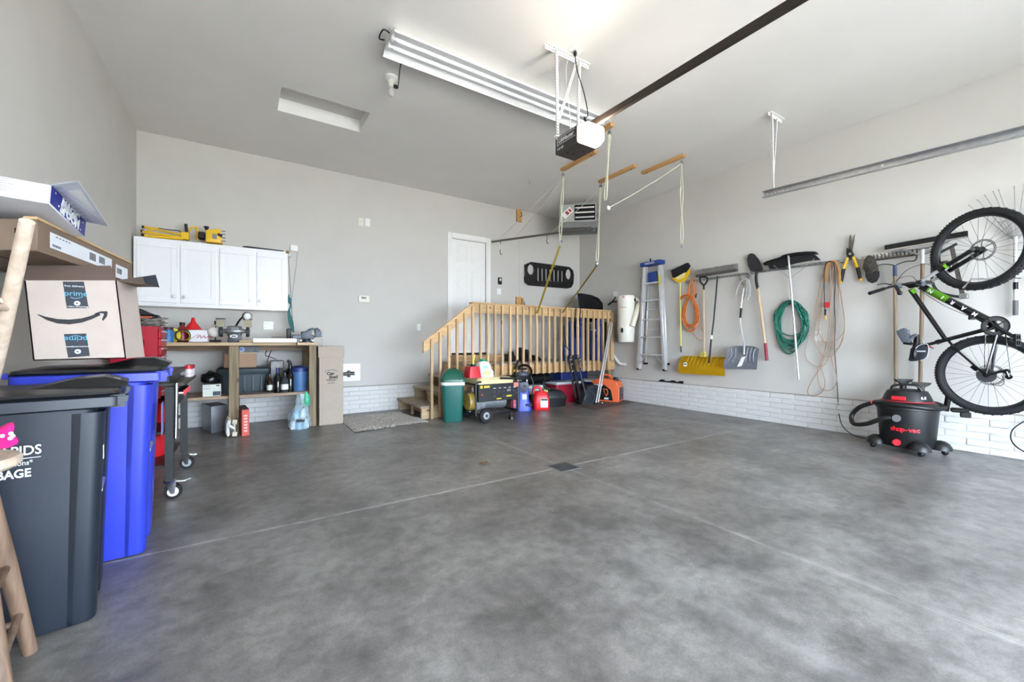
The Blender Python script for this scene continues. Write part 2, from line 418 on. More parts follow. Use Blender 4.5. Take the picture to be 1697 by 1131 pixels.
bm = nb(); cyl(bm, (dx1-.06, dy, DZ0+.80), (dx1-.06, dy-.035, DZ0+.80), .013); ball(bm, (dx1-.06, dy-.05, DZ0+.80), .027); lathe(bm, [(.032, 0), (.028, .008)], 16, Matrix.Translation((dx1-.06, dy, DZ0+.80)) @ Matrix.Rotation(PI/2, 4, 'X')); obj('door_knob', bm, M_steel, door)
bm = nb(); box(bm, DX0, DX1, YB-.03, YB+.11, DZ0-.03, DZ0+.01, .004); obj('threshold', bm, M_blackm, tr)
# ================================================================= CEILING THINGS
M_fix = mat('white_enamel', (242, 242, 240), .3, var=.01)
M_tubeg = mat('fluorescent_tube', (244, 246, 248), .25, var=.02, scale=5)
M_rope = mat('pale_rope', (214, 212, 190), .8, var=.12, scale=90, bump=.4, bscale=200)
M_cleat = wood('cleat_pine', (176, 128, 74), (206, 162, 104), 1)
M_strap = mat('yellow_strap', (176, 152, 58), .7, var=.1, scale=60)
M_lbl = mat('white_print', (226, 226, 226), .5, var=0)

# --- eight-foot twin-tube light
t = thing('shop_light', 'long white twin-tube fluorescent light with flared reflector fixed to the ceiling', 'light')
x0, x1, yc = 1.005, 3.42, 3.42
bm = nb(); box(bm, x0+.03, x1-.03, yc-.055, yc+.055, 3.605, ZC, .006); obj('ballast_housing', bm, M_fix, t)
prof = [(-.17, 3.545), (-.165, 3.552), (-.085, 3.604), (.085, 3.604), (.165, 3.552), (.17, 3.545)]
prof += [(y*1.0, z+.004) for y, z in prof[::-1]]
bm = nb(); prism(bm, [(x0, yc+y, z) for y, z in prof], (x1-x0, 0, 0)); obj('reflector', bm, M_fix, t, smooth=20)
for y in (yc-.052, yc+.052):
    bm = nb(); tube(bm, [(x0+.045, y, 3.572), (x1-.045, y, 3.572)], .019, 14); tb = obj('tube', bm, M_tubeg, t)
    for x in (x0+.03, x1-.05): bm = nb(); cyl(bm, (x, y, 3.572), (x+.02, y, 3.572), .0195); obj('end_cap', bm, M_alu, tb)
for x in (x0, x1-.03):
    for y in (yc-.052, yc+.052): bm = nb(); box(bm, x+.004, x+.026, y-.026, y+.026, 3.548, 3.603, .006); obj('lamp_socket', bm, M_whitep, t)
    bm = nb(); prism(bm, [(x if x < 2 else x+.027, yc+y, z) for y, z in ((-.1, 3.596), (.1, 3.596), (.06, 3.655), (-.06, 3.655))], (.003, 0, 0)); obj('end_plate', bm, M_fix, t)
bm = nb(); tube(bm, curve([(x0+.02, yc-.02, 3.62), (x0-.05, yc-.03, 3.63), (x0-.07, yc+.03, 3.59), (x0-.02, yc+.06, 3.612)], 6), .006, 6); obj('power_cord', bm, M_black, t)
bm = nb(); lb = P(648, 128, Z=ZC)
tube(bm, curve([(x0+.16, yc+.12, 3.61), (x0+.18, yc+.19, 3.60), (x0+.19, yc+.30, 3.585), (lb.x+.06, lb.y-.02, 3.575), (lb.x+.022, lb.y, 3.58)], 6), .005, 6); ball(bm, (lb.x+.045, lb.y-.004, 3.58), .02, (1.4, 1, 1)); obj('plug_cord', bm, M_black, t)
# --- porcelain lamp holder
t = thing('ceiling_lamp_holder', 'white porcelain ceiling lamp holder with a bare bulb', 'lamp')
T_ = Matrix.Translation((lb.x, lb.y, 0))
bm = nb(); lathe(bm, [(.0, 3.635), (.03, 3.632), (.058, 3.645), (.064, ZC), (0, ZC)], 24, T_); obj('base', bm, M_whitep, t)
bm = nb(); lathe(bm, [(.028, 3.635), (.023, 3.60), (.022, 3.565), (.019, 3.563)], 16, T_); obj('socket', bm, M_cream, t)
bm = nb(); lathe(bm, [(.014, 3.57), (.016, 3.55), (.03, 3.515), (.03, 3.495), (.02, 3.475), (.002, 3.468)], 18, T_); obj('bulb', bm, mat('bulb_glass', (235, 236, 236), .12, var=0, trans=.6), t)

# --- garage door opener
t = thing('garage_door_opener', 'dark grey garage door opener with lit lens hanging below the ceiling', 'door opener')
M_open = mat('opener_grey', (62, 60, 58), .45, .2, var=.15, scale=8)
bm = nb(); box(bm, 2.30, 2.53, 2.566, 2.85, 2.733, 2.88, .008); body = obj('body', bm, M_open, t)
Mx = frame((2.2985, 2.70, 2.83), (0, -1, 0), (0, 0, 1))
text('lettering', 'LiftMaster', .048, M_lbl, body, Mx, bold=.0008)
bm = nb()
for a in ((2.585, 2.816, 2.858, 2.861), (2.585, 2.816, 2.800, 2.803), (2.813, 2.816, 2.803, 2.858)): box(bm, 2.2975, 2.30, *a)
obj('logo_frame', bm, M_lbl, body)
text('lettering', '1/2 HP', .03, M_lbl, body, frame((2.2985, 2.775, 2.765), (0, -1, 0), (0, 0, 1)))
bm = nb()
for x, y in ((2.36, 2.75), (2.42, 2.74), (2.47, 2.66)): cyl(bm, (x, y, 2.7325), (x, y, 2.730), .009)
obj('screws', bm, M_dark, body)
M_lens = mat('lit_lens', (255, 236, 200), .4, var=0, emit=7)
bm = nb(); loft(bm, [rrect(.215, .145, .02, 0), rrect(.215, .145, .02, .05), rrect(.19, .12, .025, .105), rrect(.15, .09, .03, .118)])
bmesh.ops.transform(bm, matrix=Matrix.Translation((2.415, 2.566, 2.808)) @ Matrix.Rotation(PI/2, 4, 'X'), verts=bm.verts); obj('light_lens', bm, M_lens, t)
bm = nb(); bar(bm, (2.44, 2.72, 2.905), (2.44, YF+.02, 2.835), .03, .05, (0, 0, 1)); obj('rail', bm, mat('rail_brown_steel', (52, 44, 38), .5, .5), t)
bm = nb()
for k in range(226):
    y = 2.62-k*.02; z = 2.905-.07*(2.72-y)/3.12+.029
    box(bm, 2.432, 2.448, y-.006, y+.006, z-.004, z+.006)
o = obj('chain', bm, M_blackm, t)
def angle_bar(bm, p0, p1, w, up):
    p0, p1 = V(p0), V(p1); x, y, d = basis(p1-p0, up)
    bar(bm, p0+x*w/2, p1+x*w/2, w, .003, up); bar(bm, p0+y*w/2, p1+y*w/2, .003, w, up)
def holes(bm, p0, p1, w, up, step=.025):
    p0, p1 = V(p0), V(p1); x, y, d = basis(p1-p0, up); n = int((p1-p0).length/step)
    for k in range(n):
        c = p0+d*(k+.5)*step
        for q, s in ((c+x*w/2, y), (c+y*w/2, x)):
            bar(bm, q-d*.005, q+d*.005, .0046 if s is x else .009, .009 if s is x else .0046, y)
M_hole = mat('punched_hole', (96, 94, 92), .8, var=0)
def strap(parent, name, p0, p1, w, up):
    bm = nb(); angle_bar(bm, p0, p1, w, up); o = obj(name, bm, M_fix, parent)
    bm = nb(); holes(bm, p0, p1, w, up); obj('punched_holes', bm, M_hole, o)
strap(t, 'ceiling_angle', (2.18, 2.84, ZC-.001), (2.69, 2.84, ZC-.001), .034, (0, 0, -1))
strap(t, 'hanger', (2.285, 2.83, ZC-.01), (2.30, 2.83, 2.86), .026, (-.4, -1, 0))
strap(t, 'hanger', (2.555, 2.83, ZC-.01), (2.53, 2.83, 2.86), .026, (-.4, -1, 0))
strap(t, 'brace', (2.53, 2.835, ZC-.02), (2.325, 2.835, 3.06), .022, (-.4, -1, 0))
bm = nb(); bar(bm, (2.28, 2.82, 2.888), (2.55, 2.82, 2.888), .03, .012); obj('cross_strap', bm, M_fix, t)
pz = P(953, 90, Z=3.62)
bm = nb(); tube(bm, curve([(pz.x, pz.y, 3.63), (pz.x+.02, pz.y, 3.5), (2.545, 2.74, 3.3), (2.57, 2.72, 3.12), (2.52, 2.7, 3.06), (2.50, 2.69, 3.03), (2.575, 2.68, 2.995), (2.55, 2.68, 2.97), (2.50, 2.69, 3.06), (2.52, 2.68, 2.95), (2.51, 2.68, 2.88)], 6), .0045, 6); ball(bm, (pz.x, pz.y, 3.625), .016, (1, 1, 1.6)); obj('power_cord', bm, M_black, t)
bm = nb(); tube(bm, curve([(2.46, 2.85, 3.645), (2.43, 2.85, 3.55), (2.44, 2.85, 3.35), (2.47, 2.84, 3.1), (2.46, 2.84, 2.88)], 6), .003, 5); obj('control_wire', bm, M_whitep, t)
ol = P(955, 82, Z=ZC); bm = nb(); box(bm, ol.x-.06, ol.x+.06, ol.y-.036, ol.y+.036, ZC-.006, ZC, .002); single('ceiling_outlet', bm, M_whitep, 'white outlet plate on the ceiling where the opener is plugged in', 'outlet')
bl = bpy.data.lights.new('opener_bulb', 'POINT'); bl.energy = 8; bl.color = (1, .9, .78); bl.shadow_soft_size = .035
bo = bpy.data.objects.new('opener_bulb', bl); COL.objects.link(bo); bo.location = (2.415, 2.405, 2.81)

# --- wooden ceiling cleats with pulleys
cl = {'a': (3.62, 3.42, 4.12, 'wooden ceiling cleat at the far end of the long light'), 'b': (3.95, 4.03, 4.73, 'wooden ceiling cleat seen just under the door opener'),
      'c': (4.745, 4.04, 4.76, 'middle one of the three wooden cleats in a row on the ceiling'), 'd': (5.04, 3.45, 4.155, 'wooden ceiling cleat nearest the right wall, splinted with a second lath')}
for k, (x, y0, y1, lab) in cl.items():
    t = thing('ceiling_cleat', lab, 'cleat', group='wooden hoist cleats on the ceiling')
    bm = nb(); box(bm, x-.032, x+.032, y0, y1, ZC-.04, ZC, .003); obj('board', bm, M_cleat, t)
    ye = {'a': y0+.04, 'b': y1-.03, 'c': y1-.03, 'd': y0+.04}[k]
    bm = nb(); tube(bm, circ((x, ye, ZC-.06), .018, (1, 0, 0), 12), .004, 5, closed=True); obj('eye_hook', bm, M_steel, t)
    bm = nb(); cyl(bm, (x-.012, ye, ZC-.10), (x+.012, ye, ZC-.10), .024, seg=16); obj('pulley', bm, M_steel, t)
    bm = nb(); cyl(bm, (x, y1-.08 if ye < y0+.2 else y0+.08, ZC-.046), (x, y1-.08 if ye < y0+.2 else y0+.08, ZC-.03), .008); obj('screw', bm, M_dark, t)
    if k == 'd': bm = nb(); box(bm, x-.034, x+.034, 3.94, 3.955, ZC-.043, ZC); obj('splint', bm, M_cleat, t)
def line_thing(name, pts, r, m, label, cat, seg=6, group=None): 
    bm = nb(); tube(bm, pts, r, seg); return single(name, bm, m, label, cat, group)
def sag(a, b, s, n=10):
    a, b = V(a), V(b); return [a.lerp(b, k/n)-V((0, 0, s*4*(k/n)*(1-k/n))) for k in range(n+1)]
A = V((3.62, 3.46, ZC-.115)); Bp = V((3.95, 4.70, ZC-.115)); Cp = V((4.745, 4.73, ZC-.115)); Dp = V((5.04, 3.49, ZC-.115))
def double_rope(t, top, bot, r, twist=3, n=14, wd=.017):
    for s in (0, PI):
        pts = []
        for k in range(n+1):
            f = k/n; p = top.lerp(bot, f); a = s+f*twist
            pts.append(p+V((math.cos(a), math.sin(a), 0))*wd*(1 if 0 < k < n else .5))
        bm = nb(); tube(bm, pts, r, 6); obj('rope_strand', bm, M_rope, t)
# rope from the first cleat, with a pulley on its end
bot = P(1003, 333, Y=3.46); t = thing('hoist_rope', 'pale double rope hanging beside the lit opener lens', 'rope', group='hoist ropes'); double_rope(t, A, bot, .008, 2)
bm = nb(); b2 = P(1008, 345, Y=3.46); cyl(bm, b2-V((0, .01, 0)), b2+V((0, .01, 0)), .024, seg=16); obj('pulley', bm, M_cream, t)
bot1 = P(928, 402, Y=4.70); t = thing('hoist_rope', 'pale twisted rope hanging in front of the heater sticker', 'rope', group='hoist ropes'); double_rope(t, Bp, bot1, .007, 7)
bm = nb(); cyl(bm, bot1+V((0, 0, .03)), bot1-V((0, 0, .05)), .014); obj('snap_hook', bm, M_steel, t)
bot2 = P(989, 437, Y=4.2); t = thing('hoist_rope', 'pale rope slanting down from the middle cleat to a strap ratchet', 'rope', group='hoist ropes'); double_rope(t, Cp, bot2, .008, 2)
bm = nb(); ball(bm, bot2, .03, (.9, .9, 1.2)); obj('ratchet', bm, M_steel, t)
bot3 = P(1130, 404, Y=3.49); t = thing('hoist_rope', 'pale rope hanging alone before the bare right wall', 'rope', group='hoist ropes'); double_rope(t, Dp, bot3, .0055, 6)
bm = nb(); tube(bm, circ(bot3-V((0, 0, .03)), .022, (0, 1, 0), 14, ry=.03), .005, 5, closed=True); cyl(bm, bot3+V((0, -.008, -.035)), bot3+V((0, .008, -.035)), .014); obj('pulley', bm, M_steel, t)
# yellow straps going down behind the railing
def ribbon(bm, pts, w, side):
    side = V(side).normalized()*w/2
    A_ = [bm.verts.new(V(p)-side) for p in pts]; B_ = [bm.verts.new(V(p)+side) for p in pts]
    for i in range(len(pts)-1): bm.faces.new((A_[i], A_[i+1], B_[i+1], B_[i]))
    bmesh.ops.solidify(bm, geom=bm.faces[:], thickness=.003)
e1 = P(890, 512, Y=5.45); bm = nb(); ribbon(bm, [bot1-V((0, 0, .05)), bot1.lerp(e1, .45)-V((0, 0, .05)), e1-V((.0, 0, .08))], .036, (.84, -.54, .2)); single('tie_strap', bm, M_strap, 'long yellow strap slanting down across the black car grille', 'strap', 'yellow hoist straps')
e2 = P(932, 511, Y=5.45); bm = nb(); ribbon(bm, [bot2-V((0, 0, .03)), bot2.lerp(e2, .5)-V((0, 0, .06)), e2-V((0, 0, .08))], .034, (.84, -.54, .2)); single('tie_strap', bm, M_strap, 'yellow strap slanting down from the ratchet in front of the corner', 'strap', 'yellow hoist straps')
# hoist bar with its lines and hooks
b0, b1 = P(815, 401, Y=6.42), P(975, 379, Y=4.9)
t = thing('hoist_bar', 'thin steel hoist bar slung slantwise above the house door', 'bar')
bm = nb(); cyl(bm, b0, b1, .019, seg=12); obj('tube', bm, mat('bar_steel', (128, 124, 118), .4, .85), t)
for f in (.1, .6, .74):
    c = b0.lerp(b1, f); bm = nb(); tube(bm, [c-V((0, 0, .02)), c-V((0, 0, .06))], .005, 6)
    d_ = .14 if f < .2 else .05
    tube(bm, curve([c-V((0, 0, d_+.02)), c-V((.01, 0, d_+.06)), c-V((-.004, 0, d_+.10)), c-V((-.03, 0, d_+.10))], 5), .006, 6)
    obj('hook', bm, M_blackm, t)
line_thing('hoist_line', sag(Bp, b0.lerp(b1, .05), .02), .003, M_rope, 'thin cord from the cleat under the opener to the near end of the hoist bar', 'cord', 5, 'thin hoist cords')
line_thing('hoist_line', sag(Bp+V((.01, .02, 0)), b0.lerp(b1, .24), .05), .003, M_rope, 'second thin cord from the same cleat to the hoist bar, sagging more', 'cord', 5, 'thin hoist cords')
line_thing('hoist_line', sag(Cp, b0.lerp(b1, .62), .03), .004, M_rope, 'thin cord passing across the heater louvres', 'cord', 5, 'thin hoist cords')
line_thing('hoist_line', sag(Dp, b2, .02), .004, M_rope, 'thin cord from the cleat nearest the right wall to the hanging pulley', 'cord', 5, 'thin hoist cords')
for u, v, lab in ((877, 303, 'small screw hook in the ceiling left of the opener shadow'), (971, 327, 'small screw hook in the ceiling above the heater')):
    p = P(u, v-4, Z=ZC); bm = nb(); tube(bm, curve([(p.x, p.y, ZC), (p.x, p.y, ZC-.04), (p.x+.02, p.y-.01, ZC-.06), (p.x, p.y-.005, ZC-.085), (p.x-.02, p.y, ZC-.07)], 5), .005, 6); single('ceiling_hook', bm, M_steel, lab, 'hook', 'ceiling hooks')

# --- unit heater in the corner
hx, hy = 5.0, 5.5
t = thing('unit_heater', 'grey gas unit heater with white louvres hanging in the corner', 'heater', (hx, hy, 3.13), -math.atan2(.67, .742))
M_hb = mat('heater_grey', (166, 168, 165), .45, .1, var=.05); M_hd = mat('heater_dark_grey', (112, 114, 113), .5, .1, var=.05)
bm = nb(); box(bm, -.36, .29, 0, .5, .10, .43, .01); obj('cabinet', bm, M_hb, t)
bm = nb(); box(bm, -.36, .34, -.012, .5, 0, .10, .008); box(bm, .20, .34, -.02, .1, -.02, .02, .004); obj('bottom_pan', bm, M_hd, t)
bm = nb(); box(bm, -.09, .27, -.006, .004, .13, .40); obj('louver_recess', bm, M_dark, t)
for k in range(3):
    z = .155+k*.085; bm = nb(); M_ = Matrix.Translation((.09, -.01, z+.03)) @ Matrix.Rotation(.75, 4, 'X'); box(bm, -.165, .165, -.035, .035, -.004, .004, .002, M_); obj('louver', bm, M_fix, t)
bm = nb(); M_ = Matrix.Translation((-.215, -.004, .27)) @ Matrix.Rotation(-.72, 4, 'Y'); box(bm, -.10, .10, -.002, .002, -.055, .055, 0, M_); st = obj('warning_sticker', bm, M_whitep, t)
bm = nb(); box(bm, -.03, .02, -.0032, -.001, -.035, .035, 0, M_); box(bm, .04, .08, -.0032, -.001, -.03, .03, 0, M_); obj('sticker_print', bm, mat('sticker_red', (170, 60, 50), .6), st)
bm = nb(); tube(bm, [(-.34, 0, .44), (.29, 0, .44)], .006, 6); tube(bm, [(-.34, 0, .43), (-.34, 0, .46)], .006, 6); obj('front_rod', bm, M_steel, t)
for x in (-.3, .23):
    for y in (.06, .44): bm = nb(); cyl(bm, (x, y, .42), (x, y, ZC-3.13), .006); obj('hanger_rod', bm, M_steel, t)
bm = nb(); cyl(bm, (.29, .25, .20), (.33, .25, .20), .05); cyl(bm, (.25, .05, -.05), (.25, .05, 0), .03); obj('gas_valve', bm, M_steel, t)
bm = nb(); box(bm, .288, .296, .01, .2, .12, .40); obj('copper_side', bm, mat('copper_brown', (150, 104, 82), .5, .3), t)

# --- horizontal door track with its hanger
t = thing('door_track', 'galvanised horizontal door track running along the right wall', 'track')
tx = 4.94; y1 = 2.40; y2 = YF+.02
def trk(y): return 2.735-.043*(y1-y)
def cprof(y):
    z = trk(y); return [(tx, y, z), (tx+.055, y, z), (tx+.055, y, z+.072), (tx, y, z+.072), (tx, y, z+.066), (tx+.049, y, z+.066), (tx+.049, y, z+.006), (tx, y, z+.006)]
bm = nb(); loft(bm, [cprof(y1), cprof(y2)]); obj('channel', bm, M_steel, t, smooth=20)
bm = nb()
for k in range(5): box(bm, tx+.046, tx+.0485, y1-.05-k*.04, y1-.04-k*.04, trk(y1-.05-k*.04)+.03, trk(y1-.05-k*.04)+.04)
cyl(bm, (tx+.047, 1.35, trk(1.35)+.04), (tx+.04, 1.35, trk(1.35)+.04), .008); obj('bolts', bm, M_whitep, t)
strap(t, 'ceiling_angle', (4.91, 2.315, ZC-.001), (5.22, 2.315, ZC-.001), .034, (0, 0, -1))
strap(t, 'hanger', (4.955, 2.31, ZC-.01), (4.985, 2.31, 2.80), .03, (-.5, -1, 0))
strap(t, 'brace', (5.10, 2.32, ZC-.02), (5.00, 2.32, 2.83), .022, (-.5, -1, 0))
# ================================================================= TOOLS ON THE RIGHT WALL
def WP(u, v, d=.05): return P(u, v, X=XR-d)
def wtube(pts, r, seg=8, d=.05, n=0):
    q = [WP(p[0], p[1], p[2] if len(p) > 2 else d) for p in pts]
    bm = nb(); return tube(bm, curve(q, n) if n else q, r, seg)
def wpoly(pts, d0, d1, bw=0):
    bm = nb(); prism(bm, [WP(u, v, d0) for u, v in pts], (-(d1-d0), 0, 0))
    if bw: bev(bm, bw, 2)
    return bm
M_ash = wood('ash_handle', (178, 154, 122), (210, 188, 156), 2, knots=False)
M_ashd = wood('weathered_handle', (112, 94, 76), (150, 130, 108), 2, knots=False)
M_yel = mat('yellow_plastic', (222, 178, 26), .4, var=.05)
M_yel2 = mat('pale_yellow_metal', (216, 204, 110), .4, var=.05)
M_bri = mat('broom_bristle', (16, 16, 18), .8, var=.3, scale=120, bump=.8, bscale=160)
M_grayb = mat('grey_bristle', (128, 126, 122), .85, var=.4, scale=150, bump=.9, bscale=200)
M_galv = M_steel
def hookpart(t, u, v, d=.06):
    bm = nb(); tube(bm, [WP(u, v-2, 0.002), WP(u, v-2, d), WP(u, v-5, d+.004)], .004, 6); return obj('hook', bm, M_steel, t)
# --- slotted tool rail
t = thing('tool_rail', 'long galvanised slotted rail screwed level along the right wall', 'rail')
yA, yB, zr = WP(1136, 466, .01).y, WP(1562, 412, .01).y, 2.075
bm = nb(); box(bm, XR-.006, XR, yB, yA, zr-.018, zr+.018); obj('strip', bm, M_galv, t)
bm = nb(); box(bm, XR-.024, XR-.006, yB, yA, zr-.018, zr-.015); obj('lip', bm, M_galv, t)
bm = nb()
k = yB+.04
while k < yA-.03: box(bm, XR-.0075, XR-.005, k, k+.03, zr-.004, zr+.004); k += .06
o = obj('slots', bm, mat('slot_grey', (110, 110, 112), .6, .5), t); o['kind'] = 'stuff'
for u in (1166, 1188, 1235, 1256, 1308, 1360, 1480): 
    y = WP(u, 450).y; bm = nb(); tube(bm, [(XR, y, zr), (XR-.055, y, zr), (XR-.062, y, zr+.02)], .0045, 6); obj('hook', bm, M_galv, t)

# --- stepladder
t = thing('step_ladder', 'folded aluminium stepladder with blue top hung flat on the wall', 'ladder')
M_lb = mat('ladder_blue', (28, 62, 138), .45, var=.05)
dF, dB = .13, .05
def rail(a, b, d, wdt, dep, nm):
    bm = nb(); bar(bm, WP(*a, d), WP(*b, d), wdt, dep, (-1, 0, 0), .004); obj(nm, bm, M_alu, t)
L0, L1, R0, R1 = (1070, 440), (1059, 612), (1094, 440), (1102, 614)
rail(L0, L1, dF, .05, .07, 'front_rail'); rail(R0, R1, dF, .05, .07, 'front_rail')
rail((1075, 448), (1070, 603), dB, .022, .03, 'rear_leg'); rail((1098, 445), (1106, 604), dB, .022, .03, 'rear_leg')
def at(a, b, v): f = (v-a[1])/(b[1]-a[1]); return (a[0]+(b[0]-a[0])*f, v)
for v in (471.5, 500, 531, 559.6, 588):
    a = WP(*at(L0, L1, v), dF); b = WP(*at(R0, R1, v), dF); b.z = a.z
    bm = nb(); bar(bm, a, b, .075, .022, (0, 0, 1), .003)
    for q in (-.024, -.008, .008, .024): bar(bm, a+V((q, 0, .0125)), b+V((q, 0, .0125)), .006, .004)
    o = obj('step', bm, M_alu, t)
for v in (514, 547):
    a = WP(*at((1075, 448), (1070, 603), v), dB); b = WP(*at((1098, 445), (1106, 604), v), dB); b.z = a.z
    bm = nb(); cyl(bm, a, b, .009); obj('rear_brace', bm, M_alu, t)
for (s, a1, b1) in ((1, at(L0, L1, 606), (1068, 590)), (-1, at(R0, R1, 608), (1087, 590))):
    bm = nb(); bar(bm, WP(*a1, dF+.02), WP(*b1, dF+.02), .016, .006, (-1, 0, 0)); obj('knee_brace', bm, M_alu, t)
a = WP(1066, 441, dF); b = WP(1099, 436, dF); b.z = a.z
bm = nb(); M_ = Matrix.Translation((a+b)/2); box(bm, -.09, .06, -(a-b).length/2, (a-b).length/2, -.03, .04, .012, M_, 2); obj('top_cap', bm, M_lb, t)
text('lettering', 'WERNER', .05, M_lbl, t, frame((a+b)/2+V((-.0915, 0, .004)), (0, -1, 0), (0, 0, 1)))
bm = nb(); p = WP(1075, 452, dF-.01); q = WP(1090, 467, dF-.01); box(bm, p.x-.02, p.x, q.y, p.y, q.z, p.z, .01); obj('shelf_bucket', bm, M_lb, t)
bm = nb(); p = WP(1093, 464, dF+.04); box(bm, p.x-.003, p.x, p.y-.018, p.y+.018, p.z-.09, p.z+.09); obj('rating_label', bm, mat('label_yellow', (226, 206, 60), .5), t)
for q in (L1, R1, (1070, 603), (1106, 604)):
    p = WP(q[0], q[1], dF if q in (L1, R1) else dB); bm = nb(); box(bm, p.x-.04, p.x+.035, p.y-.022, p.y+.022, p.z-.015, p.z+.02, .004); obj('foot', bm, M_black, t)
bm = nb(); p = WP(1086, 436, .0); tube(bm, [p, p-V((.12, 0, 0)), p-V((.135, 0, -.06))], .012, 8); obj('wall_hook', bm, M_black, t)

# --- yellow broom with dustpan
t = thing('angle_broom', 'yellow angle broom with black bristles hung head up beside the ladder', 'broom')
bm = wpoly([(1115, 449), (1142, 436), (1145, 441), (1139, 452), (1118, 461)], .04, .10, .006); obj('bristles', bm, M_bri, t)
bm = wpoly([(1113, 452), (1118, 462), (1139, 452), (1144, 446), (1143, 456), (1135, 467), (1124, 469), (1115, 462)], .055, .085, .006); obj('broom_head', bm, M_yel, t)
bm = wpoly([(1119, 461), (1136, 451), (1134, 460), (1124, 464)], .085, .09); obj('head_opening', bm, mat('pale_yellow', (238, 226, 150), .5), t)
bm = wtube([(1127, 466), (1128.5, 577)], .011, 10, .07); obj('handle', bm, M_yel2, t)
bm = wtube([(1128.5, 574), (1129, 584)], .013, 10, .07); obj('handle_cap', bm, mat('dark_green_plastic', (30, 66, 52), .5), t)

# --- orange extension cord bundle
M_or = mat('orange_cord', (206, 116, 48), .55, var=.1, scale=40)
t = thing('orange_extension_cord', 'bundled orange extension cord hanging between broom and snow pusher', 'cord')
rn = random.Random(5)
def loops(t, n, cu, top, bot, w0, wv, d0, dv, r, m, nm='coil', tw=.5):
    for k in range(n):
        wd = w0+rn.uniform(-wv, wv); b_ = bot+rn.uniform(-10, 6); o_ = rn.uniform(-3, 3); tp = top+rn.uniform(-2, 2)
        pts = []
        for j in range(24):
            a = 2*PI*j/24; s = (1-math.cos(a))/2
            pts.append((cu+o_*s+wd*math.sin(a)*(.35+.65*s)**tw, tp+(b_-tp)*s, d0+rn.uniform(0, dv)))
        bm = nb(); tube(bm, [WP(*p) for p in pts], r, 6, closed=True); obj(nm, bm, m, t)
loops(t, 14, 1144, 494, 548, 14, 4, .05, .04, .0058, M_or)
loops(t, 4, 1146, 464, 500, 5, 2, .05, .02, .0058, M_or)
bm = nb()
for q in range(3): tube(bm, curve([WP(1146, 488+q*2, .09), WP(1132, 490+q*2, .10), WP(1128, 493+q*2, .07), WP(1138, 487+q, .09), WP(1150, 494+q*2, .09)], 5), .006, 6)
o = obj('wrap', bm, M_or, t); o['kind'] = 'stuff'
bm = wtube([(1143, 549), (1152, 556), (1156, 562), (1165, 562), (1166, 552), (1160, 540)], .004, 6, .05, 5); obj('loose_end', bm, M_or, t)
bm = wtube([(1153, 464), (1156, 475), (1154.5, 487), (1153, 492)], .004, 6, .06, 5); obj('plug_lead', bm, M_or, t)
bm = wtube([(1154, 487), (1153, 494)], .011, 8, .07); obj('plug', bm, M_black, t)

# --- yellow snow pusher
t = thing('snow_pusher', 'wide yellow snow pusher with wooden shaft and black D-grip', 'snow shovel')
bm = nb(); rows = []
for k in range(7):
    f = k/6; v0 = 590+f*29; z0 = WP(1129, 590).z; z1 = WP(1129, 618).z; z = z0+(z1-z0)*f
    d = .05+.12*math.sin(f*PI*.62)
    y0, y1 = WP(1129, 600, .08).y, WP(1206.5, 606, .08).y
    rows.append([V((XR-d-.004*math.sin(j*PI), y0+(y1-y0)*j/12, z)) for j in range(13)])
G = [[bm.verts.new(p) for p in r] for r in rows]
for i in range(6):
    for j in range(12): bm.faces.new((G[i][j], G[i][j+1], G[i+1][j+1], G[i+1][j]))
bmesh.ops.solidify(bm, geom=bm.faces[:], thickness=.006); blade = obj('blade', bm, M_yel, t)
for j in range(2, 11):
    bm = nb(); tube(bm, [rows[i][j]-V((.004, 0, 0)) for i in range(4)], .005, 5); obj('rib', bm, mat('yellow_rib', (206, 162, 20), .4), blade)
bm = nb(); p = rows[3][2]; M_ = frame(p-V((.014, 0, -.005)), (0, -1, 0), (.15, 0, 1)); lathe(bm, [(.034, 0), (.034, .003)], 20, M_); st = obj('maker_sticker', bm, M_whitep, t)
bm = nb(); M2 = M_ @ Matrix.Translation((0, .004, .003)); prism(bm, [M2 @ V((x, y, 0)) for x, y in ((-.03, -.006), (-.01, .01), (.01, .008), (.03, 0), (.03, -.008))], M2.to_3x3() @ V((0, 0, .001))); obj('sticker_print', bm, M_black, st)
zb = rows[1][6].z
bm = wtube([(1166, 480), (1167, 592)], .0135, 10, .075); obj('shaft', bm, M_ash, t)
bm = wpoly([(1164, 583), (1170, 583), (1171, 592), (1163, 592)], .06, .11, .004); obj('socket', bm, M_yel2, t)
bm = nb(); tube(bm, [WP(1167, 585, .08), WP(1152, 591, .09)], .006, 6); obj('stay', bm, M_yel2, t); bm = nb(); tube(bm, [WP(1167, 585, .08), WP(1180, 592, .09)], .006, 6); obj('stay', bm, M_yel2, t)
bm = nb(); tube(bm, curve([WP(1166, 483, .075), WP(1166, 474, .075), WP(1160.5, 467, .075), WP(1160, 461, .075), WP(1166, 459, .075), WP(1172, 461, .075), WP(1171.5, 467, .075), WP(1166, 474, .075)], 5), .0125, 8); obj('grip', bm, M_black, t)

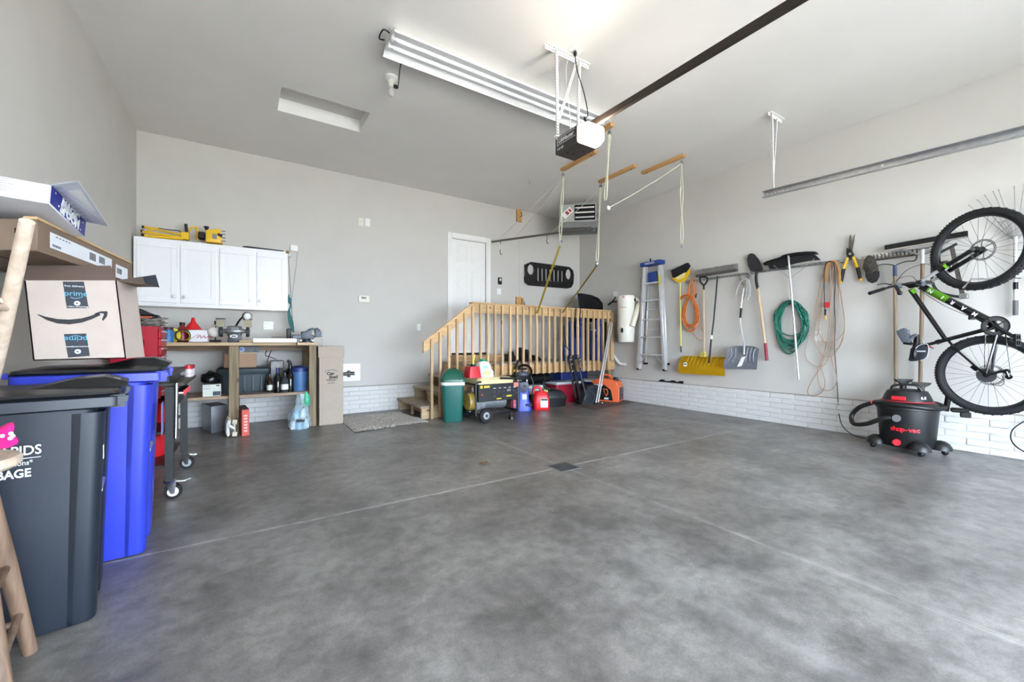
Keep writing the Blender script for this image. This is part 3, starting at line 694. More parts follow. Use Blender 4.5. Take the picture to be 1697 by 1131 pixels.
# --- push broom, head up
t = thing('push_broom', 'wide push broom with grey bristles standing head up above the yellow pusher', 'broom')
y0, y1 = WP(1154, 455, .10).y, WP(1222, 447, .10).y; zt = WP(1188, 451, .1).z
bm = nb(); box(bm, XR-.13, XR-.07, y1, y0, zt-.035, zt+.005, .006); obj('block', bm, mat('broom_block', (70, 68, 66), .6), t)
bm = nb(); 
for row in range(3):
    for k in range(46):
        yy = y1+(y0-y1)*(k+.5)/46; x_ = XR-.12+row*.02
        cyl(bm, (x_, yy, zt), (x_+rn.uniform(-.012, .008), yy+rn.uniform(-.006, .006), zt+.075+rn.uniform(-.006, .004)), .008, .007, 5)
o = obj('bristles', bm, M_grayb, t); o['kind'] = 'stuff'
bm = wtube([(1189, 458, .10), (1183, 530, .155), (1179, 562, .18)], .012, 10); obj('handle', bm, M_blackm, t)
bm = wtube([(1178.7, 563, .18), (1175, 602, .215)], .014, 10); obj('grip', bm, M_black, t)
bm = nb(); a = WP(1179.5, 556, .176); b = WP(1179, 562, .18); cyl(bm, a, b, .0135); obj('collar', bm, M_whitep, t)

# --- grey scoop shovel
t = thing('snow_shovel', 'silver-grey bent-shaft snow shovel with ribbed scoop', 'snow shovel')
M_sh = mat('grey_scoop_plastic', (152, 158, 168), .3, .1, var=.06)
out = [(1207, 576), (1216, 573), (1246, 573), (1256, 577), (1259, 584), (1257, 600), (1254, 612), (1228, 612), (1202, 609), (1205, 590)]
bm = nb(); ct = WP(1231, 592, .05); vs_ = []
N_ = 9
def scoop(fu, fv):
    # fu 0..1 left-right, fv 0..1 top-bottom
    ul = 1206-(4 if fv > .5 else 2*fv)-3*fv; ur = 1258-4*fv
    u = ul+(ur-ul)*fu; v = 573.5+(38+1.5*fu)*fv
    if fv < .2: e = (1-fv/.2)*5*(abs(fu-.5)*2)**4; v += e
    d = .16+.06*math.sin(fv*PI*.6)+.05*(abs(fu-.5)*2)**2.4*(1-fv*.7)
    return WP(u, v, d)
G = [[bm.verts.new(scoop(j/12, i/10)) for j in range(13)] for i in range(11)]
for i in range(10):
    for j in range(12): bm.faces.new((G[i][j], G[i][j+1], G[i+1][j+1], G[i+1][j]))
bmesh.ops.solidify(bm, geom=bm.faces[:], thickness=.005); bl_ = obj('scoop', bm, M_sh, t)
for fu in (.12, .26, .66, .78, .9):
    bm = nb(); tube(bm, [scoop(fu+(.5-fu)*.12*math.sin(f*3), .08+f*.62)-V((.006, 0, 0)) for f in (0, .2, .4, .6, .8, 1)], [.007, .007, .006, .005, .004, .002], 6); obj('rib', bm, M_sh, bl_)
bm = nb(); prism(bm, [scoop(fu, fv)-V((.016, 0, 0)) for fu, fv in ((.5, .5), (.64, .42), (.56, .86), (.42, .9))], (-.001, 0, 0)); obj('label', bm, M_whitep, bl_)
bm = wtube([(1233, 588, .23), (1233, 572, .19), (1230, 556, .13), (1226.5, 532, .075), (1228, 508, .07), (1232.5, 478, .07)], .013, 10, n=6); obj('shaft', bm, M_alu, t)
bm = wtube([(1227, 527), (1228.5, 511)], .016, 10, .075); obj('foam_grip', bm, M_black, t)
bm = nb(); tube(bm, curve([WP(1233, 474), WP(1228, 466), WP(1227, 457), WP(1234, 453), WP(1242, 455), WP(1241, 463), WP(1236, 472)], 5), .011, 8); obj('d_grip', bm, mat('grip_grey', (120, 118, 116), .5), t)
# --- reacher / pruner hanging over the same hook
t = thing('garden_gloves', 'pair of pale grey work gloves draped over the shovel grip', 'gloves')
M_gl = mat('pale_glove', (172, 170, 166), .8, var=.15, scale=25)
bm = nb(); tube(bm, curve([WP(1236, 461, .10), WP(1227, 468, .11), WP(1222, 478, .11), WP(1219, 489, .10)], 5), [.02]*8+[.024]*4+[.018]*4, 8, flat=.6) if False else tube(bm, curve([WP(1236, 461, .10), WP(1227, 468, .11), WP(1222, 478, .11), WP(1219, 489, .10)], 5), .018, 8, flat=.7); obj('glove', bm, M_gl, t)
for du, dv, l in ((0, 0, 26), (3, 2, 30), (6, 1, 24)):
    bm = nb(); tube(bm, curve([WP(1237+du*.4, 462+dv, .10), WP(1238+du*.8, 474+dv, .105), WP(1236+du, 468+l, .10)], 5), .014, 8, flat=.7); obj('finger', bm, M_gl, t)

# --- round-point shovel
t = thing('digging_shovel', 'round-point shovel with dark blade up and burgundy grip end', 'shovel')
bm = nb(); bp = [(1246, 420), (1251, 422), (1258, 430), (1265, 446), (1264, 449), (1254, 451), (1245, 450), (1240, 441), (1238, 429), (1241, 422)]
bp = [(1243+(u-1243)*1.0, v) for u, v in bp]
prism(bm, [WP(u, v, .055) for u, v in bp], (-.012, 0, 0)); bev(bm, .004, 1); obj('blade', bm, mat('worn_steel', (58, 58, 60), .5, .5, var=.2), t)
bm = wtube([(1255, 449, .07), (1253, 457, .08), (1253.5, 468, .085), (1256, 479, .085)], [.016, .017, .018, .018, .019, .019, .019, .019, .019, .019], 10, n=3); obj('socket', bm, M_blackm, t)
bm = wtube([(1256, 477), (1268, 570)], .0175, 10, .085); obj('handle', bm, M_ash, t)
bm = wtube([(1268, 569), (1271, 598)], .02, 10, .085); obj('grip_end', bm, mat('burgundy_grip', (142, 24, 54), .5), t)

# --- roof snow brush on a long aluminium pole
t = thing('roof_snow_brush', 'long black arched snow brush on an aluminium pole over the green hose', 'brush')
tp = [(1268, 439), (1275, 434), (1290, 429), (1304, 424), (1320, 420), (1340, 418), (1354, 418), (1358, 421), (1362, 431), (1359, 431)]
bt = [(1340, 433), (1320, 438), (1300, 443), (1278, 447), (1274, 446)]
bm = wpoly([(1274, 436), (1290, 431), (1305, 429), (1325, 424), (1352, 423), (1361, 431), (1340, 433), (1320, 437), (1300, 443), (1278, 447)], .06, .12, .01); obj('bristles', bm, M_bri, t)
bm = wpoly([(1268, 438), (1275, 434), (1298, 427), (1300, 425), (1305, 423), (1320, 420), (1340, 418), (1354, 418), (1358, 422), (1340, 423), (1320, 425), (1300, 430), (1276, 438), (1271, 441)], .05, .13, .008); obj('brush_head', bm, M_black, t)
bm = wtube([(1307, 427), (1323.5, 629)], .0125, 10, .115); obj('pole', bm, M_alu, t)
for a, b in (((1282, 440), (1309, 462)), ((1350, 429), (1310, 462))): bm = wtube([a, b], .004, 6, .12); obj('stay', bm, M_steel, t)
bm = wtube([(1306.5, 424), (1307.5, 432)], .016, 10, .118); obj('clamp', bm, M_steel, t)

# --- green hose
M_hose = mat('green_hose', (30, 108, 92), .4, var=.1, scale=30)
t = thing('garden_hose', 'coiled green garden hose hanging behind the aluminium pole', 'hose')
for k in range(11):
    wd = 20+rn.uniform(-5, 5); b_ = 574+rn.uniform(-22, 22); tp_ = 500+rn.uniform(-2, 5); ph = rn.uniform(-5, 5)
    pts = [WP(1310+ph*s_+wd*math.sin(a_)*(1.15 if s_ > .3 else 1.0), tp_+(b_-tp_)*s_, .03+.05*rn.random()) for a_, s_ in [(2*PI*j/26, (1-math.cos(2*PI*j/26))/2) for j in range(26)]]
    bm = nb(); tube(bm, pts, .0095, 7, closed=True); obj('coil', bm, M_hose, t)
bm = nb(); p = WP(1313, 498, 0); tube(bm, [p, p-V((.10, 0, 0)), p-V((.11, 0, -.03))], .006, 6); obj('wall_hook', bm, M_steel, t)
# --- brown cord, black cord
M_br = mat('brown_cord', (168, 132, 104), .55, var=.1); M_br2 = mat('tan_cord', (176, 128, 70), .55, var=.1)
t = thing('brown_extension_cord', 'long loosely looped tan extension cord reaching nearly to the bricks', 'cord')
lp = [[(1372, 434), (1360, 470), (1345, 540), (1334, 585), (1345, 603), (1366, 605), (1380, 560), (1382, 480), (1378, 434)],
      [(1374, 433), (1366, 470), (1358, 530), (1360, 560), (1378, 568), (1398, 550), (1398, 520), (1390, 470), (1382, 434)],
      [(1371, 435), (1363, 480), (1352, 540), (1350, 565), (1362, 588), (1378, 590), (1392, 572), (1400, 540), (1394, 490), (1385, 436)],
      [(1376, 433), (1376, 520), (1370, 570), (1362, 605), (1345, 632), (1338, 650), (1346, 657), (1362, 650), (1367, 632), (1360, 605), (1355, 560)],
      [(1386, 438), (1390, 500), (1384, 556), (1378, 590), (1386, 625), (1384, 640), (1372, 648), (1358, 640), (1355, 615), (1364, 590), (1374, 540), (1380, 440)],
      [(1368, 438), (1362, 500), (1356, 552), (1350, 556), (1354, 553), (1360, 556), (1372, 572), (1388, 578), (1398, 560)]]
for q in lp:
    bm = nb(); tube(bm, curve([WP(u, v, .04+.03*rn.random()) for u, v in q], 6), .0042, 6); obj('loop', bm, M_br, t)
for k in range(4):
    bm = nb(); tube(bm, curve([WP(1366+k*1.5, 468, .07), WP(1366+k*2, 446, .08), WP(1373+k*2, 434, .085), WP(1383+k, 434, .085), WP(1389+k, 448, .08), WP(1390+k, 470, .07)], 6), .006, 6); obj('top_coil', bm, M_br2, t)
bm = wpoly([(1366, 501), (1375, 501), (1375, 510), (1366, 510)], .07, .085); obj('red_tag', bm, mat('red_tag', (206, 40, 50), .5), t)
bm = wtube([(1367.5, 520), (1368, 530)], .013, 8, .07); obj('plug', bm, mat('tan_plug', (196, 160, 96), .5), t)
t = thing('black_power_cord', 'black power cord hanging from the rail down to the black wet vacuum', 'cord')
vc = V((5.62, 1.33, 0))
bm = nb(); tube(bm, curve([WP(1367, 521, .08), WP(1366, 480, .09), WP(1367, 445, .09), WP(1373, 434, .095), WP(1382, 440, .09), WP(1384, 470, .08), WP(1382.5, 500, .06), WP(1384, 530, .05), WP(1383, 575, .05), WP(1386, 620, .05), WP(1388, 650, .05), WP(1391, 690, .05), P(1399, 710, Z=.1), P(1420, 724, Z=.012), P(1450, 728, Z=.008), P(1472, 726, Z=.01)], 7), .0048, 6); obj('cord', bm, M_black, t)
bm = wtube([(1367.5, 513), (1367.5, 523)], .011, 8, .08); obj('socket_end', bm, M_black, t)
bm = wpoly([(1350, 549), (1360, 549.5), (1360, 566), (1350, 565)], 0, .006); single('wall_outlet', bm, M_whitep, 'white outlet plate on the wall behind the tan cord', 'outlet')

# --- hedge shears
t = thing('hedge_shears', 'hedge shears with yellow and black handles hung points up', 'shears')
M_bld = mat('shear_blade', (112, 108, 100), .4, .8, var=.2)
for pts in ([(1409, 389), (1411, 392), (1413, 412), (1411, 420), (1406, 416), (1407, 398)], [(1417, 388), (1416, 400), (1413, 414), (1411, 421), (1408, 418), (1411, 404), (1414, 393)]):
    bm = wpoly(pts, .05, .056); obj('blade', bm, M_bld, t)
bm = wpoly([(1404, 411), (1412, 414), (1416, 422), (1414, 429), (1406, 429), (1403, 421)], .045, .065, .003); obj('pivot', bm, M_blackm, t)
bm = nb(); p = WP(1409, 421, .066); cyl(bm, p, p-V((.008, 0, 0)), .014); obj('bolt', bm, M_steel, t)
for a, b, c in (((1405, 427), (1398, 446), (1394, 468)), ((1414, 426), (1421, 444), (1426, 464))):
    bm = wtube([a, b], [.014, .018], 8, .058); obj('handle', bm, M_yel, t)
    bm = wtube([b, c], [.019, .017], 8, .058); g = obj('grip', bm, M_black, t)
    bm = wtube([(c[0], c[1]-2), (c[0]+.1*(c[0]-b[0]), c[1]+2)], .018, 8, .058); obj('grip_cap', bm, M_yel, g)

# --- ball cap
t = thing('ball_cap', 'dark camouflage ball cap hanging between the shears and the bow rake', 'cap')
M_cap = mat('camo_cap', (66, 60, 52), .85, var=.55, scale=35)
bm = wpoly([(1434, 446), (1436, 433), (1441, 426), (1446, 424), (1450, 428), (1455, 440), (1457, 450), (1450, 455), (1440, 455)], .03, .13, .03); obj('crown', bm, M_cap, t)
bm = wpoly([(1435, 449), (1446, 454), (1458, 449), (1458.5, 458), (1454, 467), (1446, 470), (1439, 467), (1435, 459)], .10, .122, .008); obj('brim', bm, mat('cap_brim', (38, 36, 36), .85, var=.4, scale=35), t)

# --- bow rake
t = thing('bow_rake', 'bow rake with steel teeth up and blue socket on a wooden handle', 'rake')
M_rk = mat('rusty_steel', (74, 64, 58), .6, .5, var=.25)
a, b = WP(1449, 431.5, .07), WP(1520, 422, .07); b.z = a.z
bm = nb(); bar(bm, a, b, .012, .02, (0, 0, 1)); obj('bridge', bm, M_rk, t)
for k in range(12):
    p = a.lerp(b, k/11); bm = nb(); tube(bm, [p, p+V((-.01, 0, .035)), p+V((-.03, 0, .06))], [.007, .006, .003], 6); obj('tooth', bm, M_rk, t)
jn = WP(1483, 441, .07)
for e in (a, b):
    s = (e-jn); bm = nb(); tube(bm, curve([e, e+V((0, -s.y*.1, -.06)), jn+V((0, s.y*.55, .035)), jn+V((0, s.y*.2, .02)), jn], 6), .006, 7); obj('bow', bm, M_rk, t)
bm = wtube([(1483, 440), (1483, 458)], .017, 10, .07); obj('socket', bm, mat('blue_socket', (44, 66, 104), .5), t)
bm = wtube([(1483, 457), (1485, 648)], .0165, 10, .07); obj('handle', bm, M_ashd, t)
# --- squeegee
t = thing('floor_squeegee', 'wide floor squeegee with black rubber edge and wooden handle', 'squeegee')
a, b = WP(1467, 411, .12), WP(1604, 391, .12); b.z = a.z+.02
bm = nb(); bar(bm, a-V((.008, 0, 0)), b-V((.008, 0, 0)), .03, .05, (0, 0, 1)); obj('rubber', bm, M_black, t)
bm = nb(); bar(bm, a-V((0, 0, .025)), b-V((0, 0, .025)), .022, .025, (0, 0, 1)); obj('channel', bm, M_steel, t)
jn = WP(1529, 422, .12)
for s in (.2, -.2): bm = nb(); tube(bm, curve([jn, jn+V((0, s*.3, .02)), jn+V((0, s, WP(1529, 405, .12).z-jn.z))], 5), .01, 8); obj('bracket', bm, M_steel, t)
bm = wtube([(1529, 414), (1529, 437)], .018, 10, .12); obj('socket', bm, M_alu, t)
bm = wtube([(1529, 436), (1525, 640)], .0165, 10, .12); obj('handle', bm, M_ashd, t)
# --- bow saw
t = thing('bow_saw', 'black bow saw hanging behind the upper bicycle wheel', 'saw')
bm = wtube([(1586, 404), (1560, 418), (1548, 425), (1545, 445), (1546, 470), (1556, 484), (1575, 490), (1596, 493)], .013, 8, .10, 6); obj('bow', bm, mat('saw_frame', (44, 44, 46), .5, .3), t)
a, b = WP(1577, 409, .10), WP(1596, 493, .10)
bm = nb(); bar(bm, a, b, .002, .035, (0, 1, .2)); obj('saw_blade', bm, mat('saw_steel', (96, 92, 88), .45, .7), t)
bm = nb(); p = WP(1597, 490, .10); box(bm, p.x-.02, p.x+.02, p.y-.03, p.y+.03, p.z-.035, p.z+.02, .004); obj('tension_lever', bm, M_steel, t)
# --- leaf rake
t = thing('leaf_rake', 'fan leaf rake with thin wire tines up at the picture edge', 'rake')
hub = WP(1683, 400, .05)
for k, (u, v) in enumerate(((1606, 341), (1620, 332), (1632, 324), (1646, 318), (1655, 315), (1681, 310), (1697, 306), (1714, 306), (1730, 312), (1745, 320), (1758, 332))):
    e = WP(u, v, .06); m_ = hub.lerp(e, .92)
    bm = nb(); tube(bm, [hub, m_, e+V((-.005, 0, .005)), e+V((-.04, 0, -.01))], .003, 5); obj('tine', bm, M_steel, t)
bm = nb(); tube(bm, [hub.lerp(WP(1620, 332, .06), .45), hub.lerp(WP(1655, 315, .06), .4), hub.lerp(WP(1697, 306, .06), .4), hub.lerp(WP(1745, 320, .06), .42)], .005, 6); obj('spreader', bm, M_steel, t)
bm = wtube([(1683, 392), (1683, 470)], .015, 10, .06); obj('shaft', bm, M_alu, t)
bm = wtube([(1683, 468), (1683, 480)], .017, 10, .06); obj('collar', bm, M_black, t); bm = wtube([(1683, 480), (1683, 500)], .015, 10, .06); obj('shaft', bm, M_alu, t)
bm = wtube([(1683, 498), (1683, 523)], .018, 10, .06); obj('grip', bm, mat('grey_grip', (96, 96, 98), .6), t)
# --- small black case on the brick ledge
t = thing('black_tray', 'flat black tool tray lying on the brick ledge below the ladder', 'tray')
y0, y1 = WP(1092, 632, .02).y, WP(1132, 633, .02).y
bm = nb(); box(bm, XR-.036, XR-.001, y1, y0, .4125, .432, .004); obj('base', bm, M_black, t)
for f in (.08, .4, .85): bm = nb(); yy = y1+(y0-y1)*f; box(bm, XR-.034, XR-.002, yy-.035, yy+.035, .432, .452, .003); obj('insert', bm, M_black, t)

# --- central vacuum near the corner
t = thing('central_vacuum', 'white wall-mounted central vacuum canister with side exhaust pipe', 'central vacuum')
M_cv = mat('vac_white', (232, 229, 218), .35, var=.01); M_cv2 = mat('vac_ivory', (222, 216, 198), .4, var=.02)
c = WP(1038, 530, .16); zt, zb = WP(1038, 492, .16).z, WP(1038, 567, .16).z; R_ = .155
def zz(v): return WP(1038, v, .16).z
bm = nb(); lathe(bm, [(.0, zz(491)), (R_*.98, zz(491)), (R_*1.04, zz(495)), (R_*1.04, zz(503)), (R_, zz(504)), (R_*1.02, zz(540)), (R_*.98, zz(541)), (0, zz(541))], 28, Matrix.Translation((c.x, c.y, 0))); obj('motor_housing', bm, M_cv, t)
bm = nb(); lathe(bm, [(0, zz(540.5)), (R_*1.03, zz(540.5)), (R_*1.03, zz(544)), (R_*.99, zz(555)), (R_*.97, zz(555.5)), (R_*.93, zz(566)), (R_*.85, zz(567.5)), (0, zz(567.5))], 28, Matrix.Translation((c.x, c.y, 0))); obj('dust_can', bm, M_cv, t)
vd = V((-c.x, -c.y, 0)).normalized(); rt = V((-vd.y, vd.x, 0)); rt = rt if rt.y < 0 else -rt
p = V((c.x, c.y, zz(548)))+vd*R_*.99-rt*.075; p = p+vd*.005
bm = nb(); M_ = frame(p, rt, (0, 0, 1)); prism(bm, [M_ @ V((.02*math.cos(a), .032*math.sin(a)+(.012 if math.sin(a) > 0 else -.012), -.03)) for a in [2*PI*k/16 for k in range(16)]], vd*.04); obj('level_window', bm, M_dark, t)
bm = nb(); box(bm, -.06, .045, -.004, .004, -.002, .001, 0, frame(V((c.x, c.y, zz(511)))+vd*(R_+.001)-rt*.045, rt, (0, 0, 1))); obj('printed_line', bm, mat('print_red', (190, 90, 84), .5), t)
bm = nb(); p = V((c.x, c.y, zz(494)))+vd*(R_+.008)-rt*.05; box(bm, -.018, .018, -.002, .002, -.01, .01, 0, frame(p, rt, (0, 0, 1)) @ Matrix.Rotation(PI/2, 4, 'X')); obj('badge', bm, mat('badge_red', (176, 40, 40), .5), t)
q0 = V((c.x, c.y, zz(498)))+rt*(R_-.02)+vd*.06
bm = nb(); tube(bm, [q0, q0+rt*.035], .03, 12); obj('outlet_collar', bm, M_black, t)
bm = nb(); tube(bm, curve([q0+rt*.03, q0+rt*.075+V((0, 0, .005)), q0+rt*.10+V((0, 0, -.04)), q0+rt*.085+V((0, 0, -.12))], 5), .033, 12); obj('elbow', bm, M_cv2, t)
bm = nb(); e0 = q0+rt*.092+V((0, 0, -.09)); e1 = V((c.x, c.y, zz(542)))+rt*(R_*.62)+vd*(R_*.95); e0 = e0+vd*.04; cyl(bm, e0, e1, .05, .05, 16); obj('muffler', bm, M_cv2, t)
# cord and outlet beside it
t = thing('vacuum_outlet', 'white double outlet with a black bundled cord beside the central vacuum', 'outlet')
bm = wpoly([(1017, 483), (1024, 484), (1024, 497), (1017, 496)], 0, .006); obj('plate', bm, M_whitep, t)
bm = wtube([(1020, 492, .03), (1016, 499, .05), (1008, 506, .06), (1012, 502, .07), (1022, 500, .06), (1026, 503, .04)], .012, 8, n=5); obj('cord', bm, M_black, t)
# white pipe
t = thing('vacuum_pipe', 'white plastic vacuum pipe bending down the wall below the canister', 'pipe')
bm = nb(); pts = [WP(1018, 534, .10), WP(1013, 530, .09), WP(1011, 540, .06), WP(1011.5, 575, .05), WP(1013, 583, .05), WP(1024, 600, .05), WP(1030, 604, .04), WP(1037, 604, .03)]
tube(bm, curve(pts, 5), .026, 12); obj('pipe', bm, M_whitep, t)
# ================================================================= BICYCLE AND WET VACUUM
M_tyre = mat('tyre_rubber', (22, 23, 26), .75, var=.15, scale=40, bump=.3, bscale=120)
M_rim = mat('black_rim', (18, 19, 21), .35, .2, var=.05); M_bk = mat('gloss_black_paint', (14, 14, 16), .22, var=.05, coat=.5)
M_green = mat('lime_green', (112, 178, 40), .4, var=.02); M_spoke = mat('spoke_steel', (70, 70, 74), .35, .8, var=.05)
M_worn = mat('grey_metal_parts', (112, 113, 118), .35, .8, var=.08)
PHI = math.radians(9)
EB = V((math.sin(PHI), math.cos(PHI), 0)); NB = V((-math.cos(PHI), math.sin(PHI), 0)); OB = P(1636, 623, X=5.50)
def BP(u, v, off=0.0):
    o = V((0, 0, HC)); d = P(u, v, T=1.0)-o; q = OB+NB*off
    return o+d*((q-o).dot(NB)/d.dot(NB))
bike = thing('mountain_bike', 'black and green mountain bike hanging front wheel up at the right wall', 'bicycle')
def wheel(name, hub, e, n, R, rear):
    up = V((0, 0, 1)); w = obj_wheel = None
    def ring(r, off=0): return [hub+n*off+(e*math.cos(2*PI*k/64)+up*math.sin(2*PI*k/64))*r for k in range(64)]
    bm = nb(); tube(bm, ring(R-.033), .032, 10, closed=True); tyre = obj('tyre', bm, M_tyre, bike)
    bm = nb()
    for k in range(84):
        a = 2*PI*k/84; rad = e*math.cos(a)+up*math.sin(a); tg = -e*math.sin(a)+up*math.cos(a)
        for off in ((-.018, .018) if k % 2 else (-.022, 0, .022)):
            c = hub+n*off+rad*(R-.004-abs(off)*.32)
            bar(bm, c-rad*.005, c+rad*.006, .012, .011, tg)
    o = obj('tread_knobs', bm, M_tyre, tyre); o['kind'] = 'stuff'
    rr = R-.062
    bm = nb(); rings = []
    for k in range(64):
        a = 2*PI*k/64; rad = e*math.cos(a)+up*math.sin(a)
        rings.append([hub+rad*r_+n*o_ for r_, o_ in ((rr+.012, .013), (rr-.004, .013), (rr-.012, 0), (rr-.004, -.013), (rr+.012, -.013))])
    ring_tube(bm, rings, closed=True); rim = obj('rim', bm, M_rim, bike)
    bm = nb(); tube(bm, ring(rr-.001, .0135), .0022, 5, closed=True); obj('rim_edge', bm, M_worn, rim)
    bm = nb(); lathe(bm, [(.01, -.055), (.018, -.05), (.018, -.035), (.028, -.033), (.028, -.028), (.016, -.02), (.016, .02), (.028, .028), (.028, .033), (.018, .035), (.018, .05), (.01, .055)], 16, frame(hub, e, up)); hb = obj('hub', bm, M_bk, bike)
    for k in range(28):
        a = 2*PI*k/28; s = 1 if k % 2 else -1; da = .30*(1 if (k//2) % 2 else -1)
        p = hub+n*.030*s+(e*math.cos(a+da)+up*math.sin(a+da))*.027; q = hub+(e*math.cos(a)+up*math.sin(a))*(rr-.008)
        bm = nb(); cyl(bm, p, q, .0011, seg=4); obj('spoke', bm, M_spoke, bike)
    # brake disc on the far side
    bm = nb(); M_ = frame(hub-n*.042, e, up)
    for r_ in (.088, .078): 
        tube(bm, [M_ @ V((r_*math.cos(2*PI*k/36), r_*math.sin(2*PI*k/36), 0)) for k in range(36)], .0036, 5, closed=True)
    for k in range(6):
        a = 2*PI*k/6; bar(bm, M_ @ V((.02*math.cos(a), .02*math.sin(a), 0)), M_ @ V((.08*math.cos(a+.5), .08*math.sin(a+.5), 0)), .002, .008, n)
    o = obj('brake_disc', bm, M_worn, bike); o['kind'] = 'stuff'
    return rr
R_W = .352
rh = BP(1638, 622); wheel('rear', rh, EB, NB, R_W, True)
PF = math.radians(23); EF = V((math.sin(PF), math.cos(PF), 0)); NF = V((-math.cos(PF), math.sin(PF), 0))
fh = BP(1622, 414, .17); wheel('front', fh, EF, NF, R_W, False)
# frame tubes: head, bottom bracket, seat cluster taken from the photograph on the bike's plane
hd0, hd1 = BP(1507, 474, .02), BP(1530, 470, .05); bb = BP(1654, 541, 0); st = BP(1567, 563, 0); sp = BP(1532, 573, 0)
def ft(nm, a, b, r0, r1=None, m=M_bk, seg=12): bm = nb(); cyl(bm, a, b, r0, r1, seg); return obj(nm, bm, m, bike)
ft('head_tube', hd0, hd1, .027)
dt = ft('down_tube', BP(1527, 475, .04), BP(1647, 537, 0), .03, .036)
ft('top_tube', BP(1509, 480, .02), st, .022, .018)
ft('seat_tube', bb, BP(1553, 567.5, 0), .0185)
ft('seat_post', BP(1555, 567, 0), BP(1527, 574, 0), .0148, m=M_rim)
bm = nb(); cyl(bm, BP(1553, 564, 0)+V((0, 0, 0)), BP(1557, 570, 0), .019); obj('seat_clamp', bm, M_rim, bike)
for s in (-.055, .055):
    bm = nb(); tube(bm, [BP(1570, 563, s*.3), BP(1585, 580, s), BP(1622, 612, s), rh+NB*s], [.010, .010, .009, .009], 8); obj('seat_stay', bm, M_bk, bike)
    bm = nb(); tube(bm, [bb+NB*s*.5, BP(1652, 556, s), rh+NB*s], [.013, .011, .009], 8); obj('chain_stay', bm, M_bk, bike)
# lime panel and lettering on the down tube
a, b = BP(1527, 475, .04), BP(1647, 537, 0); ax = (b-a).normalized(); pv = (V((0, 0, HC))-(a+b)/2).normalized()
up_ = ax.cross(pv).normalized(); fr_ = up_.cross(ax).normalized()
if fr_.dot(pv) < 0: fr_ = -fr_
def dtp(f, h=0, o=.0): return a.lerp(b, f)+up_*h+fr_*o
bm = nb(); rings = []
for f in (.10, .39):
    rad = .0305+.006*f+.0006; c = a.lerp(b, f)
    rings.append([c+(up_*math.cos(t_)+fr_*math.sin(t_))*rad for t_ in [PI*(-.05+1.1*k/10) for k in range(11)]])
G = [[bm.verts.new(p) for p in r] for r in rings]
for k in range(10): bm.faces.new((G[0][k], G[0][k+1], G[1][k+1], G[1][k]))
bmesh.ops.solidify(bm, geom=bm.faces[:], thickness=-.0006); obj('lime_panel', bm, M_green, dt)
for ch, f in (('N', .155), ('I', .33), ('R', .47), ('A', .62), ('M', .77)):
    c = a.lerp(b, f)+fr_*(.0325+.006*f)
    text('lettering', ch, .045, M_lbl, dt, frame(c, -ax, fr_.cross(-ax)), bold=.001)
ft('green_band', BP(1511, 480.5, .02), BP(1516, 487, .018), .0232, .0228, M_green)
# fork: crown, stanchions, lowers
cr = BP(1533, 468, .07)
for s in (-.06, .06):
    q0 = cr+NF*s; q1 = fh+NF*s; mid = q0.lerp(q1, .32)
    ft('stanchion', q0, q0.lerp(q1, .42), .0155, m=M_alu)
    bm = nb(); tube(bm, [q0.lerp(q1, .38), q0.lerp(q1, .8), q1], [.021, .019, .020], 10); fl = obj('fork_leg', bm, M_bk, bike)
    if s > 0:
        bm = nb(); c0 = q0.lerp(q1, .50); c1 = q0.lerp(q1, .55); cyl(bm, c0, c1, .0222, .0218); obj('green_band', bm, M_green, fl)
bm = nb(); bar(bm, cr-NF*.085, cr+NF*.085, .05, .035, (0, 0, 1), .008); obj('fork_crown', bm, M_bk, bike)
ft('steerer', hd1, cr, .02); q0 = cr.lerp(fh, .42)
bm = nb(); tube(bm, curve([q0-NF*.06, q0-NF*.04+V((0, 0, .06)), q0+NF*.04+V((0, 0, .06)), q0+NF*.06], 5), .014, 8); obj('fork_arch', bm, M_bk, bike)
bm = nb(); cyl(bm, fh-NF*.08, fh+NF*.085, .012); obj('axle', bm, M_worn, bike)
# stem, bar, grips, levers
stem = BP(1500, 471, .03); 
ft('stem', hd0, stem, .018); 
g0 = stem; g1 = P(1440, 487, T=(UV(stem)[2]-.07)); g1 = P(1441, 486.5, T=UV(stem)[2]-.05)
m1 = P(1468, 478, T=UV(stem)[2]-.03)
bm = nb(); tube(bm, curve([g0, P(1488, 473, T=UV(stem)[2]-.015), m1, g1.lerp(m1, .15)], 5), .0125, 10); hbar = obj('handlebar', bm, M_bk, bike)
ft('grip', m1.lerp(g1, .12), g1, .0165, .0175, M_black)
far = stem-NF*.34+V((0, 0, .02)); bm = nb(); tube(bm, curve([g0, g0.lerp(far, .3)+V((0, 0, .01)), far], 5), .0125, 10); obj('handlebar', bm, M_bk, bike); ft('grip', far.lerp(g0, .35), far, .0165, .0175, M_black)
bl0 = P(1478, 474, T=UV(stem)[2]-.03)
bm = nb(); tube(bm, curve([bl0+V((0, 0, .01)), bl0+V((.02, .06, .03)), P(1455, 472, T=UV(stem)[2]-.06)], 5), .006, 7); obj('brake_lever', bm, M_bk, bike)
bm = nb(); tube(bm, [P(1484, 474, T=3.9), P(1491, 486, T=3.86)], .014, 8); ball(bm, P(1491, 486, T=3.86), .02); obj('shifter', bm, M_rim, bike)
for o_ in (0, .02): ft('clamp', P(1486+o_*200, 470, T=3.93), P(1487+o_*200, 477, T=3.92), .017, m=M_worn)
ft('stem_cap', BP(1520, 470.5, .10), BP(1531, 471, .13), .014, .021, mat('cap_grey', (86, 92, 104), .5))
